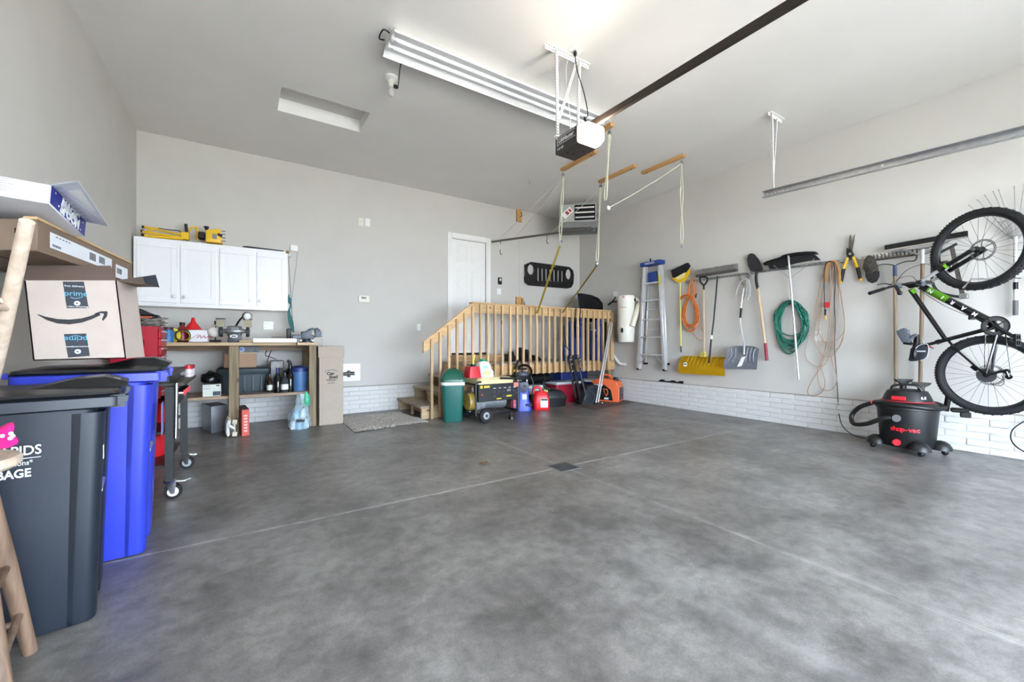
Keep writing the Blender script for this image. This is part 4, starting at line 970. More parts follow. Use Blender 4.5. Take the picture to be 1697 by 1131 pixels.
for pts in ([(1482, 473), (1500, 450), (1530, 438), (1552, 442), (1575, 440)], [(1470, 476), (1490, 462), (1510, 458), (1520, 468), (1530, 480)], [(1515, 470), (1530, 485), (1575, 512), (1640, 535)]):
    bm = nb(); tube(bm, curve([BP(u, v, .10-.0*i) for i, (u, v) in enumerate(pts)], 7), .0025, 5); obj('cable', bm, M_black, bike)
# saddle, bag
sc_ = BP(1527, 574, 0)
bm = nb(); secs = []
# saddle profile along the bike's long axis (which points down here); top of saddle faces left (+EB)
for z, hw, th in ((.115, .018, .02), (.06, .022, .03), (.0, .04, .036), (-.06, .068, .042), (-.10, .072, .038), (-.125, .055, .025)):
    c = sc_+EB*.03+V((0, 0, z-.0))
    secs.append([c+NB*hw*math.cos(t_)+EB*(th*math.sin(t_)*(.6 if math.sin(t_) < 0 else 1)) for t_ in [2*PI*k/14 for k in range(14)]])
loft(bm, secs); obj('saddle', bm, M_black, bike)
bm = nb(); tube(bm, [sc_+V((0, 0, .08)), sc_-EB*.02+V((0, 0, .02)), sc_-EB*.02-V((0, 0, .07)), sc_-V((0, 0, .10))], .004, 6); obj('saddle_rail', bm, M_worn, bike)
# crankset
M_ = frame(bb+NB*.055, EB, (0, 0, 1))
bm = nb(); lathe(bm, [(.074, -.004), (.086, -.004), (.088, 0), (.086, .004), (.074, .004), (.074, -.004)], 40, M_, caps=False); crk = obj('chainring_guard', bm, M_rim, bike)
bm = nb(); lathe(bm, [(.05, -.008), (.078, -.008), (.078, -.005), (.05, -.005), (.05, -.008)], 40, M_, caps=False); obj('chainring', bm, M_worn, crk)
for k in range(4):
    a_ = PI/4+k*PI/2+.2; bm = nb(); bar(bm, M_ @ V((0, 0, -.004)), M_ @ V((.078*math.cos(a_), .078*math.sin(a_), -.004)), .006, .022, NB); obj('spider_arm', bm, M_rim, crk)
ft('bottom_bracket', bb-NB*.05, bb+NB*.06, .024)
ce = BP(1690, 564, .08); bm = nb(); tube(bm, [bb+NB*.075, ce], [.017, .013], 8); obj('crank_arm', bm, M_rim, bike)
ce2 = bb*2-ce; ce2 = BP(1606, 521, -.08); bm = nb(); tube(bm, [bb-NB*.06, ce2], [.016, .012], 8); obj('crank_arm', bm, M_rim, bike)
def pedal(c, n):
    t_ = nb(); 
    for s in (-.045, .045): bar(t_, c+n*.01+V((0, 0, s)), c+n*.10+V((0, 0, s)), .016, .012, (0, 0, 1))
    for s in (.01, .055, .10): bar(t_, c+n*s-V((0, 0, .048)), c+n*s+V((0, 0, .048)), .016, .010, n)
    cyl(t_, c, c+n*.10, .009)
    o = obj('pedal', t_, M_rim, bike); o['kind'] = 'stuff'
pedal(ce, NB); pedal(ce2, -NB)
# cassette, derailleur, chain
M_ = frame(rh+NB*.035, EB, (0, 0, 1))
for i, r_ in enumerate((.062, .056, .050, .044, .038, .032, .026)):
    bm = nb(); lathe(bm, [(.015, i*.004), (r_, i*.004), (r_, i*.004+.002), (.015, i*.004+.002)], 28, M_); obj('sprocket', bm, M_bk if i % 2 else M_worn, bike)
d0 = BP(1658, 616, .06); d1 = BP(1672, 625, .065); d2 = BP(1668, 616, .065)
bm = nb(); tube(bm, [rh+NB*.065, d0, d2], .012, 8); tube(bm, [d2, d1], .010, 8); obj('derailleur', bm, M_bk, bike)
for q in (d2, d1): bm = nb(); cyl(bm, q-NB*.006, q+NB*.006, .021, seg=14); obj('jockey_wheel', bm, M_rim, bike)
bm = nb(); tube(bm, [BP(1666, 552, .055), BP(1676, 623, .062)], .0045, 6); obj('chain', bm, M_bk, bike)
bm = nb(); tube(bm, [BP(1633, 552, .055), BP(1632, 610, .05)], .0045, 6); obj('chain', bm, M_bk, bike)
bm = nb(); tube(bm, curve([BP(1660, 622, .07), BP(1664, 635, .08), BP(1655, 640, .08), BP(1642, 636, .07)], 5), .0025, 5); obj('cable', bm, M_black, bike)
bm = nb(); bar(bm, BP(1610, 607, -.045), BP(1620, 614, -.045), .03, .03, (0, 0, 1), .005); obj('brake_caliper', bm, M_bk, bike)
# saddle bag
t = thing('saddle_bag', 'small black saddle bag with silver piping strapped under the bike seat', 'bag')
M_bag = mat('bag_nylon', (26, 30, 40), .6, var=.1, scale=40); M_pip = mat('silver_piping', (190, 194, 198), .4, var=.02)
op = [(1514, 590), (1516, 578), (1524, 572), (1534, 570), (1540, 574), (1539, 586), (1534, 596), (1518, 599), (1512, 598)]
bm = nb(); prism(bm, [BP(u, v, -.045) for u, v in op], NB*.09); bev(bm, .012, 2); bg_ = obj('pouch', bm, M_bag, t)
bm = nb(); tube(bm, curve([BP(u, v, .046) for u, v in ((1517, 584), (1519, 576), (1527, 571.5), (1536, 571), (1539, 577), (1536, 592), (1526, 598))], 5), .0035, 5); obj('piping', bm, M_pip, bg_)
bm = nb(); bar(bm, BP(1518, 582.5, .048), BP(1534, 582.5, .048), .003, .012, (0, 0, 1)); obj('reflective_strip', bm, M_pip, bg_)
bm = nb(); bar(bm, BP(1537, 573, .02), BP(1547, 578, .02), .006, .012, (0, 0, 1)); obj('pull_tab', bm, mat('red_tab', (150, 50, 60), .5), bg_)
# glove on the saddle nose
t = thing('cycling_glove', 'grey fingerless cycling glove stuck upright on the bike saddle', 'glove')
M_glv = mat('glove_grey', (84, 90, 100), .75, var=.2, scale=50)
bm = nb(); prism(bm, [BP(u, v, .03) for u, v in ((1497, 568), (1487, 551), (1493, 547), (1500, 546), (1505, 547), (1510, 556), (1512, 566), (1511, 570))], NB*.035); bev(bm, .01, 2); obj('palm', bm, M_glv, t)
for (u0, v0, u1, v1) in ((1491, 555, 1488, 548), (1496, 552, 1494, 545), (1501, 551, 1500, 544), (1504, 553, 1504.5, 547)):
    bm = nb(); tube(bm, [BP(u0, v0, .047), BP(u1, v1, .05)], [.0155, .0135], 10); obj('finger_stub', bm, M_glv, t)
bm = nb(); tube(bm, [BP(1508, 563, .047), BP(1514, 557, .055), BP(1519, 555, .06)], [.018, .016, .014], 10); obj('thumb', bm, M_glv, t)
bm = nb(); tube(bm, circ(BP(1504, 570, .047), .03, EB.cross(V((0, 0, 1))), 14), .006, 6, closed=True) if False else tube(bm, [BP(1498, 568.5, .047), BP(1511, 570, .047)], .02, 10, flat=.8); obj('cuff', bm, M_black, t)

# --- chrome wall hook carrying the bike
t = thing('bike_hook', 'chrome steel bike hanger folding out from the wall under the upper wheel', 'hook')
h0 = WP(1697, 455, .01); h1 = BP(1600, 461, .18)
bm = nb(); tube(bm, [WP(1720, 462, .0), BP(1690, 461, .16), BP(1610, 463, .2), BP(1596, 478, .22)], .008, 8); obj('arm', bm, M_chrome, t)
bm = nb(); tube(bm, [WP(1714, 400, .0), BP(1697, 418, .12), BP(1672, 462, .16), BP(1664, 470, .17), BP(1660, 466, .18)], .008, 8); obj('brace', bm, M_chrome, t)

# ---------------------------------------------------------------- wet/dry vacuum
vx, vy = 5.60, 1.325
t = thing('wet_vacuum', 'black and red wet/dry vacuum with hose wrapped round it on casters', 'vacuum', (vx, vy, 0), math.atan2(-vx, vy))
# local -y looks at the camera
M_vb = mat('vac_black', (18, 19, 21), .45, var=.08); M_vr = mat('vac_red', (206, 28, 44), .4, var=.03)
bm = nb(); lathe(bm, [(.0, .05), (.195, .05), (.205, .07), (.232, .42), (.245, .425), (.245, .45), (.23, .455), (0, .455)], 36); obj('drum', bm, M_vb, t)
bm = nb(); lathe(bm, [(.235, .455), (.225, .48), (.19, .50), (.17, .56), (.15, .60), (.08, .615), (0, .615)], 36); lid = obj('motor_head', bm, M_vb, t)
bm = nb(); lathe(bm, [(.196, .498), (.200, .498), (.197, .503), (.190, .503)], 36, caps=False); obj('red_band', bm, M_vr, lid)
bm = nb(); box(bm, -.055, .055, -.006, .006, -.02, .02, .003, Matrix.Translation((.181*math.cos(-PI/2-.35), .181*math.sin(-PI/2-.35), .532)) @ Matrix.Rotation(-.35, 4, 'Z') @ Matrix.Rotation(-.3, 4, 'X')); obj('red_badge', bm, M_vr, lid)
text('lettering', '6.5', .036, M_lbl, lid, frame((.115, -.145, .545), (.85, .5, 0), (.1, .15, 1)), bold=.001)
bm = nb(); tube(bm, curve([(-.12, -.02, .60), (-.09, -.03, .65), (.06, -.05, .66), (.11, -.05, .60)], 6), .012, 8, flat=1.4); obj('carry_handle', bm, M_vb, lid)
# hose round the head
pts = [(-.20, -.10, .30)]
hz = []
for k in range(28):
    a = math.radians(200+k*13.0); hz.append((.262*math.cos(a), .262*math.sin(a), .465+.012*math.sin(k*.45)))
bm = nb(); tube(bm, hz, .021, 10); obj('hose', bm, M_vb, t)
bm = nb(); tube(bm, curve([(-.246, -.09, .465), (-.36, -.04, .40), (-.43, .0, .30), (-.41, -.06, .22), (-.30, -.18, .25), (-.17, -.24, .33), (-.08, -.235, .345)], 7), .022, 10); obj('hose', bm, M_vb, t)
bm = nb(); cyl(bm, (-.10, -.20, .345), (-.075, -.262, .345), .036); obj('hose_port', bm, M_vb, t)
bm = nb(); cyl(bm, (-.27, -.02, .46), (-.25, -.10, .465), .0225); obj('red_hose_cuff', bm, M_vr, t)
# curved lettering on the drum
for i, ch in enumerate('shop-vac'):
    a = -PI/2-.52+i*.125; r_ = .2205; p = (r_*math.cos(a), r_*math.sin(a), .235)
    text('lettering', ch, .062, M_vr, t, frame(p, (-math.sin(a), math.cos(a), 0), (0, 0, 1)), ext=.003, sx=1.05, bold=.0016)
bm = nb(); cyl(bm, (-.075, -.18, .10), (-.075, -.215, .10), .036, .03, 20); obj('drain_cap', bm, M_vr, t)
for i, a in enumerate((-PI*.93, -PI*.38, -PI*.02, PI*.52)):
    cx, cy = .235*math.cos(a), .235*math.sin(a)
    bm = nb(); ball(bm, (cx, cy, .045), .085, (1, 1, 1.1), 16, 8)
    bmesh.ops.bisect_plane(bm, geom=bm.verts[:]+bm.edges[:]+bm.faces[:], plane_co=(0, 0, .05), plane_no=(0, 0, -1), clear_outer=True); 
    bmesh.ops.holes_fill(bm, edges=bm.edges[:]); ft_ = obj('caster_foot', bm, M_vb, t)
    bm = nb(); ball(bm, (cx*1.12, cy*1.12, .026), .026, (1, 1, 1), 14, 8); obj('caster', bm, M_black, ft_)
for x, rot, zz_ in ((-.03, .3, .66), (.10, -.5, .64)):
    M_ = Matrix.Translation((x, .06 if x < 0 else -.02, zz_)) @ Matrix.Rotation(rot, 4, 'Z')
    bm = nb(); loft(bm, [[M_ @ p for p in rrect(.05, .05, .02, -.05)], [M_ @ p for p in rrect(.05, .05, .02, 0)], [M_ @ p for p in rrect(.13, .05, .012, .03)], [M_ @ p for p in rrect(.15, .05, .012, .05)]]); obj('nozzle', bm, M_vb if x < 0 else mat('dusty_nozzle', (96, 94, 92), .8, var=.2), t)
bm = nb(); tube(bm, [(.27, .04, .42), (.29, .02, .58)], .022, 10); obj('wand', bm, M_vb, t)
bm = nb(); box(bm, .30, .42, -.03, .05, .42, .46, .01); box(bm, .36, .43, -.05, .0, .38, .43, .006); obj('floor_nozzle', bm, M_vb, t)
# loose black cord at the picture edge
bm = nb(); tube(bm, curve([P(1720, 690, X=5.98), P(1697, 699, X=5.98), P(1678, 713, X=5.95), P(1676, 730, X=5.93), P(1690, 745, X=5.9), P(1715, 756, X=5.88)], 7), .006, 6); single('loose_black_cable', bm, M_black, 'black cable looping in front of the bricks at the picture edge', 'cable')
# ================================================================= LEFT WALL: CARTS, CARTONS, STOOLS, ROLLING GRILL
M_cart = mat('cart_charcoal', (26, 33, 44), .42, var=.06, scale=6, bump=.05, bscale=300)
M_blue = mat('cart_blue', (44, 58, 180), .4, var=.05, scale=6, bump=.05, bscale=300)
M_lid = mat('cart_lid_black', (15, 16, 18), .36, var=.1, scale=8)
M_lidlab = mat('lid_label_grey', (120, 122, 124), .45, var=.15, scale=40)
def sec(x0, x1, y0, y1, z, r=.05, n=4):
    return rrect(x1-x0, y1-y0, r, z, n, (x0+x1)/2, (y0+y1)/2)
def cart(name, label, loc, rz, m, zs=1.0):
    """wheeled refuse cart; local +x is the front, origin at the near front corner of the base"""
    t = thing(name, label, 'refuse cart', loc, rz, group='wheeled refuse carts')
    bm = nb()
    loft(bm, [sec(-.50, -.03, 0, .50, .004, .05), sec(-.505, -.028, -.005, .505, .03, .05), sec(-.53, -.012, -.03, .53, .45, .05), sec(-.54, .006, -.052, .552, .84, .05), sec(-.54, .01, -.055, .555, .86, .05)])
    body = obj('body', bm, m, t)
    # recessed front between two full-height corner columns
    for y0, y1 in ((0, .11), (.26, .50)):
        ya = -1 if y0 < .1 else 0; yb = 1 if y1 > .3 else 0
        bm = nb(); loft(bm, [sec(-.14, 0, y0, y1, .004, .045), sec(-.14, .002, y0+.005*ya, y1+.005*yb, .03, .045), sec(-.13, .017, y0+.03*ya, y1+.03*yb, .45, .045), sec(-.12, .035, y0+.052*ya, y1+.052*yb, .84, .045)]); obj('corner_column', bm, m, body)
    bm = nb(); cyl(bm, (.005, .08, .50), (.005, .30, .50), .016); obj('catch_bar', bm, M_steel, t)
    bm = nb(); loft(bm, [sec(-.555, .075, -.06, .56, .855, .05), sec(-.565, .10, -.075, .575, .862, .05), sec(-.565, .10, -.075, .575, .898, .05), sec(-.555, .088, -.065, .565, .902, .05)]); rim = obj('rim', bm, m, t)
    for y in (-.055, .475):
        for k in range(5):
            bm = nb(); box(bm, .05, .108, y+k*.021, y+k*.021+.006, .855, .905); obj('grip_rib', bm, m, rim)
        bm = nb(); prism(bm, [(.08, y-.012, .86), (.118, y-.012, .88), (.118, y-.012, .90), (.08, y-.012, .898)], (0, .118, 0)); obj('corner_grip', bm, m, rim)
    # lid: shallow tray turned over, dished centre, raised grip
    bm = nb(); loft(bm, [sec(-.56, .085, -.06, .56, .903, .05), sec(-.565, .09, -.066, .566, .912, .05), sec(-.56, .088, -.062, .562, .922, .05), sec(-.53, .06, -.03, .53, .928, .05), sec(-.46, -.01, .05, .45, .932, .06)]); lid = obj('lid', bm, M_lid, t)
    bm = nb(); loft(bm, [[(-.23, .10, .925), (-.23, .40, .925), (-.23, .36, .932), (-.23, .14, .932)], [(-.08, .10, .925), (-.08, .40, .925), (-.08, .37, .965), (-.08, .13, .965)], [(.03, .09, .92), (.03, .41, .92), (.03, .38, .970), (.03, .12, .970)], [(.115, .10, .928), (.115, .40, .928), (.115, .38, .945), (.115, .12, .945)]]); bev(bm, .008, 2); g = obj('lid_grip', bm, M_lid, lid)
    bm = nb(); prism(bm, [(-.05, .16, .9675), (.02, .15, .9705), (.02, .35, .9705), (-.05, .34, .9675)], (0, 0, .001)); obj('instruction_label', bm, M_lidlab, g)
    for k in range(5): bm = nb(); prism(bm, [(.06, .15+k*.045, .960), (.085, .15+k*.045, .954), (.085, .175+k*.045, .954), (.06, .175+k*.045, .960)], (0, 0, .006)); obj('lid_rib', bm, M_lid, g)
    for y in (.06, .44):
        bm = nb(); cyl(bm, (-.50, y-.02, .12), (-.50, y+.03, .12), .12, seg=20); w = obj('wheel', bm, M_black, t)
    bm = nb(); cyl(bm, (-.585, .0, .90), (-.585, .50, .90), .014); 
    for y in (.06, .44): bar(bm, (-.585, y, .90), (-.53, y, .885), .03, .02)
    obj('handle_bar', bm, m, t)
    t.scale = (.8, .86, zs)
    return t
c1 = cart('refuse_cart', 'charcoal garbage cart with black lid and white lettering', (-.485, 2.235, 0), math.radians(9), M_cart, .967)
M_prn = mat('cart_print_white', (226, 228, 232), .5, var=.05)
def side_y(z): return -.004-.055*z/.86*1.0
def side_hit(u, v):
    Mi = (Matrix.Translation((-.485, 2.235, 0)) @ Matrix.Rotation(math.radians(9), 4, 'Z') @ Matrix.Diagonal((.8, .86, .967, 1))).inverted()
    o = Mi @ V((0, 0, HC)); q = Mi @ P(u, v, T=1.0); d = q-o; t_ = (-.047-o.y)/d.y
    p = o+d*t_; return p.x, p.z
for s, u, v, sz, bold in (('CEDAR RAPIDS', 70, 744, .049, .0006), ('City of Five Seasons*', 55, 765.5, .026, 0), ('GARBAGE', 52, 783, .043, .001)):
    x_, z_ = side_hit(u, v)
    text('lettering', s, sz, M_prn, c1, frame((x_, side_y(z_)-.0075, z_), (1, 0, 0), (0, -.063, 1)), align='RIGHT', sx=.95, bold=bold, ext=.0012)
bm = nb(); x_, z_ = side_hit(68, 756.5)
box(bm, x_-.5, x_, side_y(z_)-.006, side_y(z_), z_-.001, z_+.001); obj('printed_rule', bm, M_prn, c1)
bm = nb(); box(bm, .027, .0295, -.01, .025, .645, .70); obj('barcode_sticker', bm, mat('sticker_white', (206, 208, 212), .5, var=.1, scale=200), c1)
c2 = cart('refuse_cart', 'bright blue recycling cart with black lid behind the garbage cart', (-.425, 2.80, 0), math.radians(4), M_blue, 1.03)
bm = nb(); box(bm, .068, .070, .20, .36, .55, .72); obj('worn_sticker', bm, mat('worn_sticker_blue', (120, 126, 190), .5, var=.3, scale=60), c2)

# --- cartons piled on the carts
M_kraft = mat('kraft_card', (184, 170, 160), .75, var=.05, scale=10, bump=.06, bscale=200)
M_kraft2 = mat('brown_card', (120, 101, 84), .75, var=.07, scale=8, bump=.08, bscale=160)
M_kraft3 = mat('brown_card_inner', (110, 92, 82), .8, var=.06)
M_tape = mat('dark_tape', (46, 52, 60), .4, var=.05); M_cyan = mat('cyan_print', (96, 170, 200), .5, var=0); M_ink = mat('black_ink', (34, 34, 38), .6, var=0)
M_tapew = mat('tape_white', (220, 222, 224), .5, var=0)
t = thing('delivery_carton', 'large kraft delivery carton printed with a curved black arrow, flaps open', 'carton')
zb_ = .972; b0 = P(55, 598, Y=2.79); b1 = P(209, 585, Y=2.79)
f00 = V((b0.x, 2.79, b0.z)); f10 = V((b1.x, 2.79, b0.z+.004)); zL = b0.z
tl = P(40, 465, Y=2.79)
_n = (f10-f00).cross(tl-f00).normalized(); _d = P(193, 465, T=1.0)-V((0, 0, HC)); tr = V((0, 0, HC))+_d*((f00-V((0, 0, HC))).dot(_n)/_d.dot(_n))
dep = V((.03, .27, 0)); th = .005
def quad(bm, a, b, c, d, off): return prism(bm, [a, b, c, d], off)
bm = nb(); quad(bm, f00, f10, tr, tl, dep.normalized()*th); front = obj('front_panel', bm, M_kraft, t)
for nm, a, b, c, d in (('side_panel', f10, f10+dep, tr+dep, tr), ('side_panel', f00, f00+dep, tl+dep, tl)):
    bm = nb(); quad(bm, a, b, c, d, (-th if a is f10 else th, 0, 0)); obj(nm, bm, M_kraft, t)
bm = nb(); quad(bm, f00+dep, f10+dep, tr+dep, tl+dep, -dep.normalized()*th); obj('back_panel', bm, M_kraft, t)
bm = nb(); quad(bm, f00, f10, f10+dep, f00+dep, (0, 0, th)); obj('bottom_panel', bm, M_kraft, t)
ftl = P(38, 440, Y=2.89); ftr = P(183, 441, Y=2.89)
bm = nb(); quad(bm, tl, tr, ftr, ftl, (0, .004, .002)); obj('front_flap', bm, M_kraft3, t)
r0 = tr+V((.005, .02, 0)); r1 = tr+dep
bm = nb(); quad(bm, r0, r1, P(258, 457, T=UV(r1)[2]), P(263, 476, T=UV(r0)[2]+.02), (0, 0, .005)); fl = obj('side_flap', bm, M_kraft3, t)
fa, fb = P(238, 459, T=2.22), P(258, 457, T=2.22); bm = nb(); quad(bm, P(237, 460, T=2.05), P(258, 456.5, T=2.05), P(264, 477, T=2.05), P(240, 470, T=2.05), (0, .003, .003)); obj('flap_tape', bm, M_tape, fl)
bm = nb(); quad(bm, tl+dep, tr+dep, tr+dep+V((0, .02, .045)), tl+dep+V((0, .02, .045)), (0, .004, 0)); obj('back_flap', bm, M_kraft3, t)
FX = (f10-f00).normalized(); FY = (tl-f00).normalized(); FN = FX.cross(FY); FN = FN if FN.y < 0 else -FN
def FP(u, v, o=.0015):
    d = P(u, v, T=1.0)-V((0, 0, HC)); q = f00+FN*o; return V((0, 0, HC))+d*((q-V((0, 0, HC))).dot(FN)/d.dot(FN))
def fquad(nm, pts, m, par, o=.001):
    bm = nb(); prism(bm, [FP(u, v, o) for u, v in pts], FN*.0006); return obj(nm, bm, m, par)
tp = fquad('tape', [(104, 467), (139, 467), (147, 511), (111, 511)], M_tape, front); tp2 = fquad('tape', [(106, 554), (143, 553), (149, 590), (113, 593)], M_tape, front)
def ftext(s, u, v, size, m, par, flip=False):
    c = FP(u, v, .0024); x = -FX if flip else FX; y = -FY if flip else FY
    text('lettering', s, size, m, par, frame(c, x, y), ext=.0004)
ftext('prime', 126, 487, .034, M_cyan, tp); ftext('prime', 125.5, 562, .034, M_cyan, tp2, True)
for v, fl_, par in ((495, 1, tp), (556.5, -1, tp2)):
    bm = nb(); tube(bm, curve([FP(117, v-2*fl_, .002), FP(126, v, .002), FP(138, v-3*fl_, .002)], 5), .0016, 5); obj('swoosh', bm, M_cyan, par)
ftext('free delivery', 123, 474.5, .013, M_tapew, tp); ftext('video streaming', 129, 508.5, .011, M_tapew, tp); ftext('amazon.com/prime', 128, 575, .0105, M_tapew, tp2, True)
for u, v, par in ((128, 503, tp), (129, 583, tp2)):
    bm = nb(); lathe(bm, [(.011, 0), (.011, .0006)], 18, frame(FP(u, v, .0017), FX, FY)); o = obj('roundel', bm, M_tapew, par)
    bm = nb(); c = FP(u, v, .0027); prism(bm, [c-FX*.004+FY*.005, c-FX*.004-FY*.005, c+FX*.006], FN*.0004); obj('play_mark', bm, M_tape, par)
up_c = [(63, 521), (75, 525), (95, 529), (115, 530), (135, 528), (150, 524), (163, 518.5)]; lo_c = [(167, 522.5), (153, 529), (136, 535), (115, 538), (95, 536.5), (78, 531), (62, 522)]
bm = nb(); prism(bm, [FP(u, v, .001) for u, v in up_c+lo_c], FN*.0008); obj('printed_smile', bm, M_ink, front)
bm = nb(); prism(bm, [FP(u, v, .001) for u, v in ((157, 520), (166, 516.5), (177, 516), (178.5, 518), (177, 525), (171, 532), (169, 530), (172, 523), (172, 520), (167, 519.5), (158, 522.5))], FN*.0008); obj('printed_arrow', bm, M_ink, front)
# --- long brown carton
t = thing('long_carton', 'long brown carton with shipping labels lying across the delivery carton', 'carton')
A0 = P(62, 364, T=1.8); dirL = V((.1126, 1.119, 0)).normalized(); Lb = 1.15; hb = .135; wb = V((-.36, .036, -.03))
A1 = A0+dirL*Lb; dn = V((.0, 0, -hb))
def hexa(bm, a, ex, ey, ez):
    v_ = [bm.verts.new(p) for p in (a, a+ex, a+ex+ey, a+ey, a+ez, a+ex+ez, a+ex+ey+ez, a+ey+ez)]
    for f in ((0,1,2,3),(4,5,6,7),(0,1,5,4),(1,2,6,5),(2,3,7,6),(3,0,4,7)): bm.faces.new([v_[i] for i in f])
    return bm
bm = nb(); hexa(bm, A0, dirL*Lb, wb, dn); bev(bm, .004, 1); bx_ = obj('box', bm, M_kraft2, t)
nrm = V((dirL.y, -dirL.x, 0))
def lp_(s, h, o=.001): return A0+dirL*s+dn*h+nrm*o
M_ship = mat('shipping_label', (216, 220, 226), .5, var=.03)
def lab(parent, s0, s1, h0, h1, m, o, nm):
    bm = nb(); prism(bm, [lp_(s0, h0, o), lp_(s1, h0, o), lp_(s1, h1, o), lp_(s0, h1, o)], nrm*.0006); return obj(nm, bm, m, parent)
l1 = lab(bx_, .10, .80, .22, .75, M_ship, .0008, 'shipping_label'); l2 = lab(bx_, .86, 1.06, .35, .95, M_ship, .0008, 'shipping_label')
for s0, s1, h0, h1 in ((.12, .20, .60, .68), (.50, .58, .32, .62), (.62, .70, .32, .60), (.15, .30, .30, .33), (.88, .96, .5, .75)):
    n_ = 5
    for k in range(n_):
        q0 = s0+(s1-s0)*k/n_; lab(l1 if s0 < .8 else l2, q0, q0+(s1-s0)/n_*.55, h0, h1, M_ink, .0018, 'barcode_bar')
bm = nb(); hexa(bm, A0+V((0, 0, .001)), dirL*Lb, wb*.12, V((0, 0, .012))); obj('raised_flap', bm, mat('tan_card', (196, 164, 122), .75, var=.05), t)
bm = nb(); q = A0+dn+V((0, 0, -.0015)); hexa(bm, q+wb*.48, dirL*Lb, wb*.015, V((0, 0, .001))); obj('bottom_seam', bm, M_dark, bx_)
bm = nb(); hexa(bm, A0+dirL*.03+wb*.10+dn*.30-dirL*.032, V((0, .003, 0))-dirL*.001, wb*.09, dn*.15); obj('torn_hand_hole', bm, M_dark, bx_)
# --- white mailer carton on top
t = thing('white_carton', 'white printed carton with a dark blue end lying on top of the pile', 'carton')
T1 = 1.72; d_ = P(82, 338, T=T1); c_ = P(139, 393, T=T1*1.215); a_ = P(85, 307, T=T1); lenx = V((-.34, .0, .018))
ez = a_-d_; ey = c_-d_; M_wc = mat('white_card', (226, 228, 234), .6, var=.02); M_navy = mat('navy_print', (38, 48, 132), .5, var=.06, scale=20)
bm = nb(); hexa(bm, d_, lenx, ey, ez); bev(bm, .003, 1); bx2 = obj('box', bm, M_wc, t)
eo = V((.0012, 0, 0))
bm = nb(); prism(bm, [d_+eo+ez*.05, d_+ey+eo+ez*.05, d_+ey+ez*.98+eo, d_+ez*.98+eo], (.0012, 0, 0)); en = obj('end_panel', bm, M_navy, t)
ex_ = ey.normalized(); eyv = ez.normalized()
for s, h in (('MAGIC', .66), ('SPOON', .33)):
    text('lettering', s, .062, M_whitep, en, frame(d_+ey*.52+ez*h+V((.0032, 0, 0)), ey, ez), sx=1.15, bold=.003)
for f, h in ((.1, .8), (.2, .3), (.85, .2), (.9, .75)):
    bm = nb(); ball(bm, d_+ey*f+ez*h+V((.0025, 0, 0)), .005, (.3, 1, 1), 8, 5); obj('printed_star', bm, M_whitep, en)
# open end flap, swung outwards
g0, g1 = d_+ez, d_+ez+ey
h0, h1 = P(130, 300, T=T1*.98), P(180, 376, T=UV(g1)[2]*.97)
bm = nb(); prism(bm, [g0, g1, h1, h0], (.0, 0, .003)); flp = obj('end_flap', bm, mat('flap_print', (206, 211, 222), .6, var=.03), t)
def fp_(s, h): return g0.lerp(h0, h).lerp(g1.lerp(h1, h), s)+V((0, -.0015, -.003))
def flq(s0, s1, h0_, h1_, m, nm, par=None):
    bm = nb(); prism(bm, [fp_(s0, h0_), fp_(s1, h0_), fp_(s1, h1_), fp_(s0, h1_)], (0, -.0004, -.0008)); return obj(nm, bm, m, par or flp)
pl_ = flq(.15, .62, .40, .88, M_whitep, 'postage_label')
for k in range(7): flq(.475+k*.0, .56, .45+k*.05, .45+k*.05+.026, M_ink, 'barcode_bar')
flq(.37, .45, .42, .5, M_ink, 'barcode_bar'); flq(.18, .19, .5, .8, M_lidlab, 'print_line'); flq(.28, .285, .45, .8, M_lidlab, 'print_line')
for k in range(9): flq(.05+k*.1, .10+k*.1, .06, .32, mat('faint_print', (186, 194, 210), .6, var=.02), 'print_block')
for k in range(6):
    s0 = .07+.12*k; bm = nb(); p = d_+ez*(1-s0)-V((0, .0012, 0)); prism(bm, [p+lenx*(.30+.05*(k%2)), p+lenx*.9, p+lenx*.9+V((0, 0, -.002)), p+lenx*(.30+.05*(k%2))+V((0, 0, -.002))], (0, -.0005, 0)); obj('handwriting_line', bm, M_lidlab, bx2)

# --- stools
M_stool = wood('stool_wood', (186, 166, 146), (210, 192, 174), 2, knots=False)
M_stool2 = wood('worn_stool_wood', (92, 72, 58), (136, 110, 90), 2, knots=False)
SCt = V((-.735, 1.875, 0)); F1 = V((-.622, 2.115, 0)); F2 = V((-.557, 1.755, 0)); feet = [F1, F2, SCt*2-F1, SCt*2-F2]
t = thing('wooden_stool', 'worn round-topped wooden stool standing upright at the left edge', 'stool', group='wooden stools')
sz = .735
bm = nb(); lathe(bm, [(0, sz-.034), (.15, sz-.034), (.162, sz-.024), (.162, sz-.006), (.156, sz), (0, sz)], 36, Matrix.Translation(SCt)); obj('seat', bm, M_stool, t)
tops = [SCt+(f-SCt)*.42+V((0, 0, sz-.03)) for f in feet]
for f, p in zip(feet, tops): bm = nb(); tube(bm, [f+V((0, 0, .003)), f.lerp(p, .5), p], [.019, .024, .022], 12); obj('leg', bm, M_stool2, t)
for i, (zz_, j) in enumerate(((.16, 0), (.34, 0), (.13, 1), (.30, 1), (.16, 2), (.34, 2), (.13, 3), (.30, 3))):
    a, b = feet[j].lerp(tops[j], zz_/.7), feet[(j+1) % 4].lerp(tops[(j+1) % 4], zz_/.7); bm = nb(); cyl(bm, a, b, .0105); obj('rung', bm, M_stool2, t)
t = thing('wooden_stool', 'pale wooden stool turned upside down on the other stool', 'stool', group='wooden stools')
u0 = V((-.735, 1.79, 0)); e1 = P(45, 367, Z=1.47); lo = V((-.61, 1.70, .80)); 
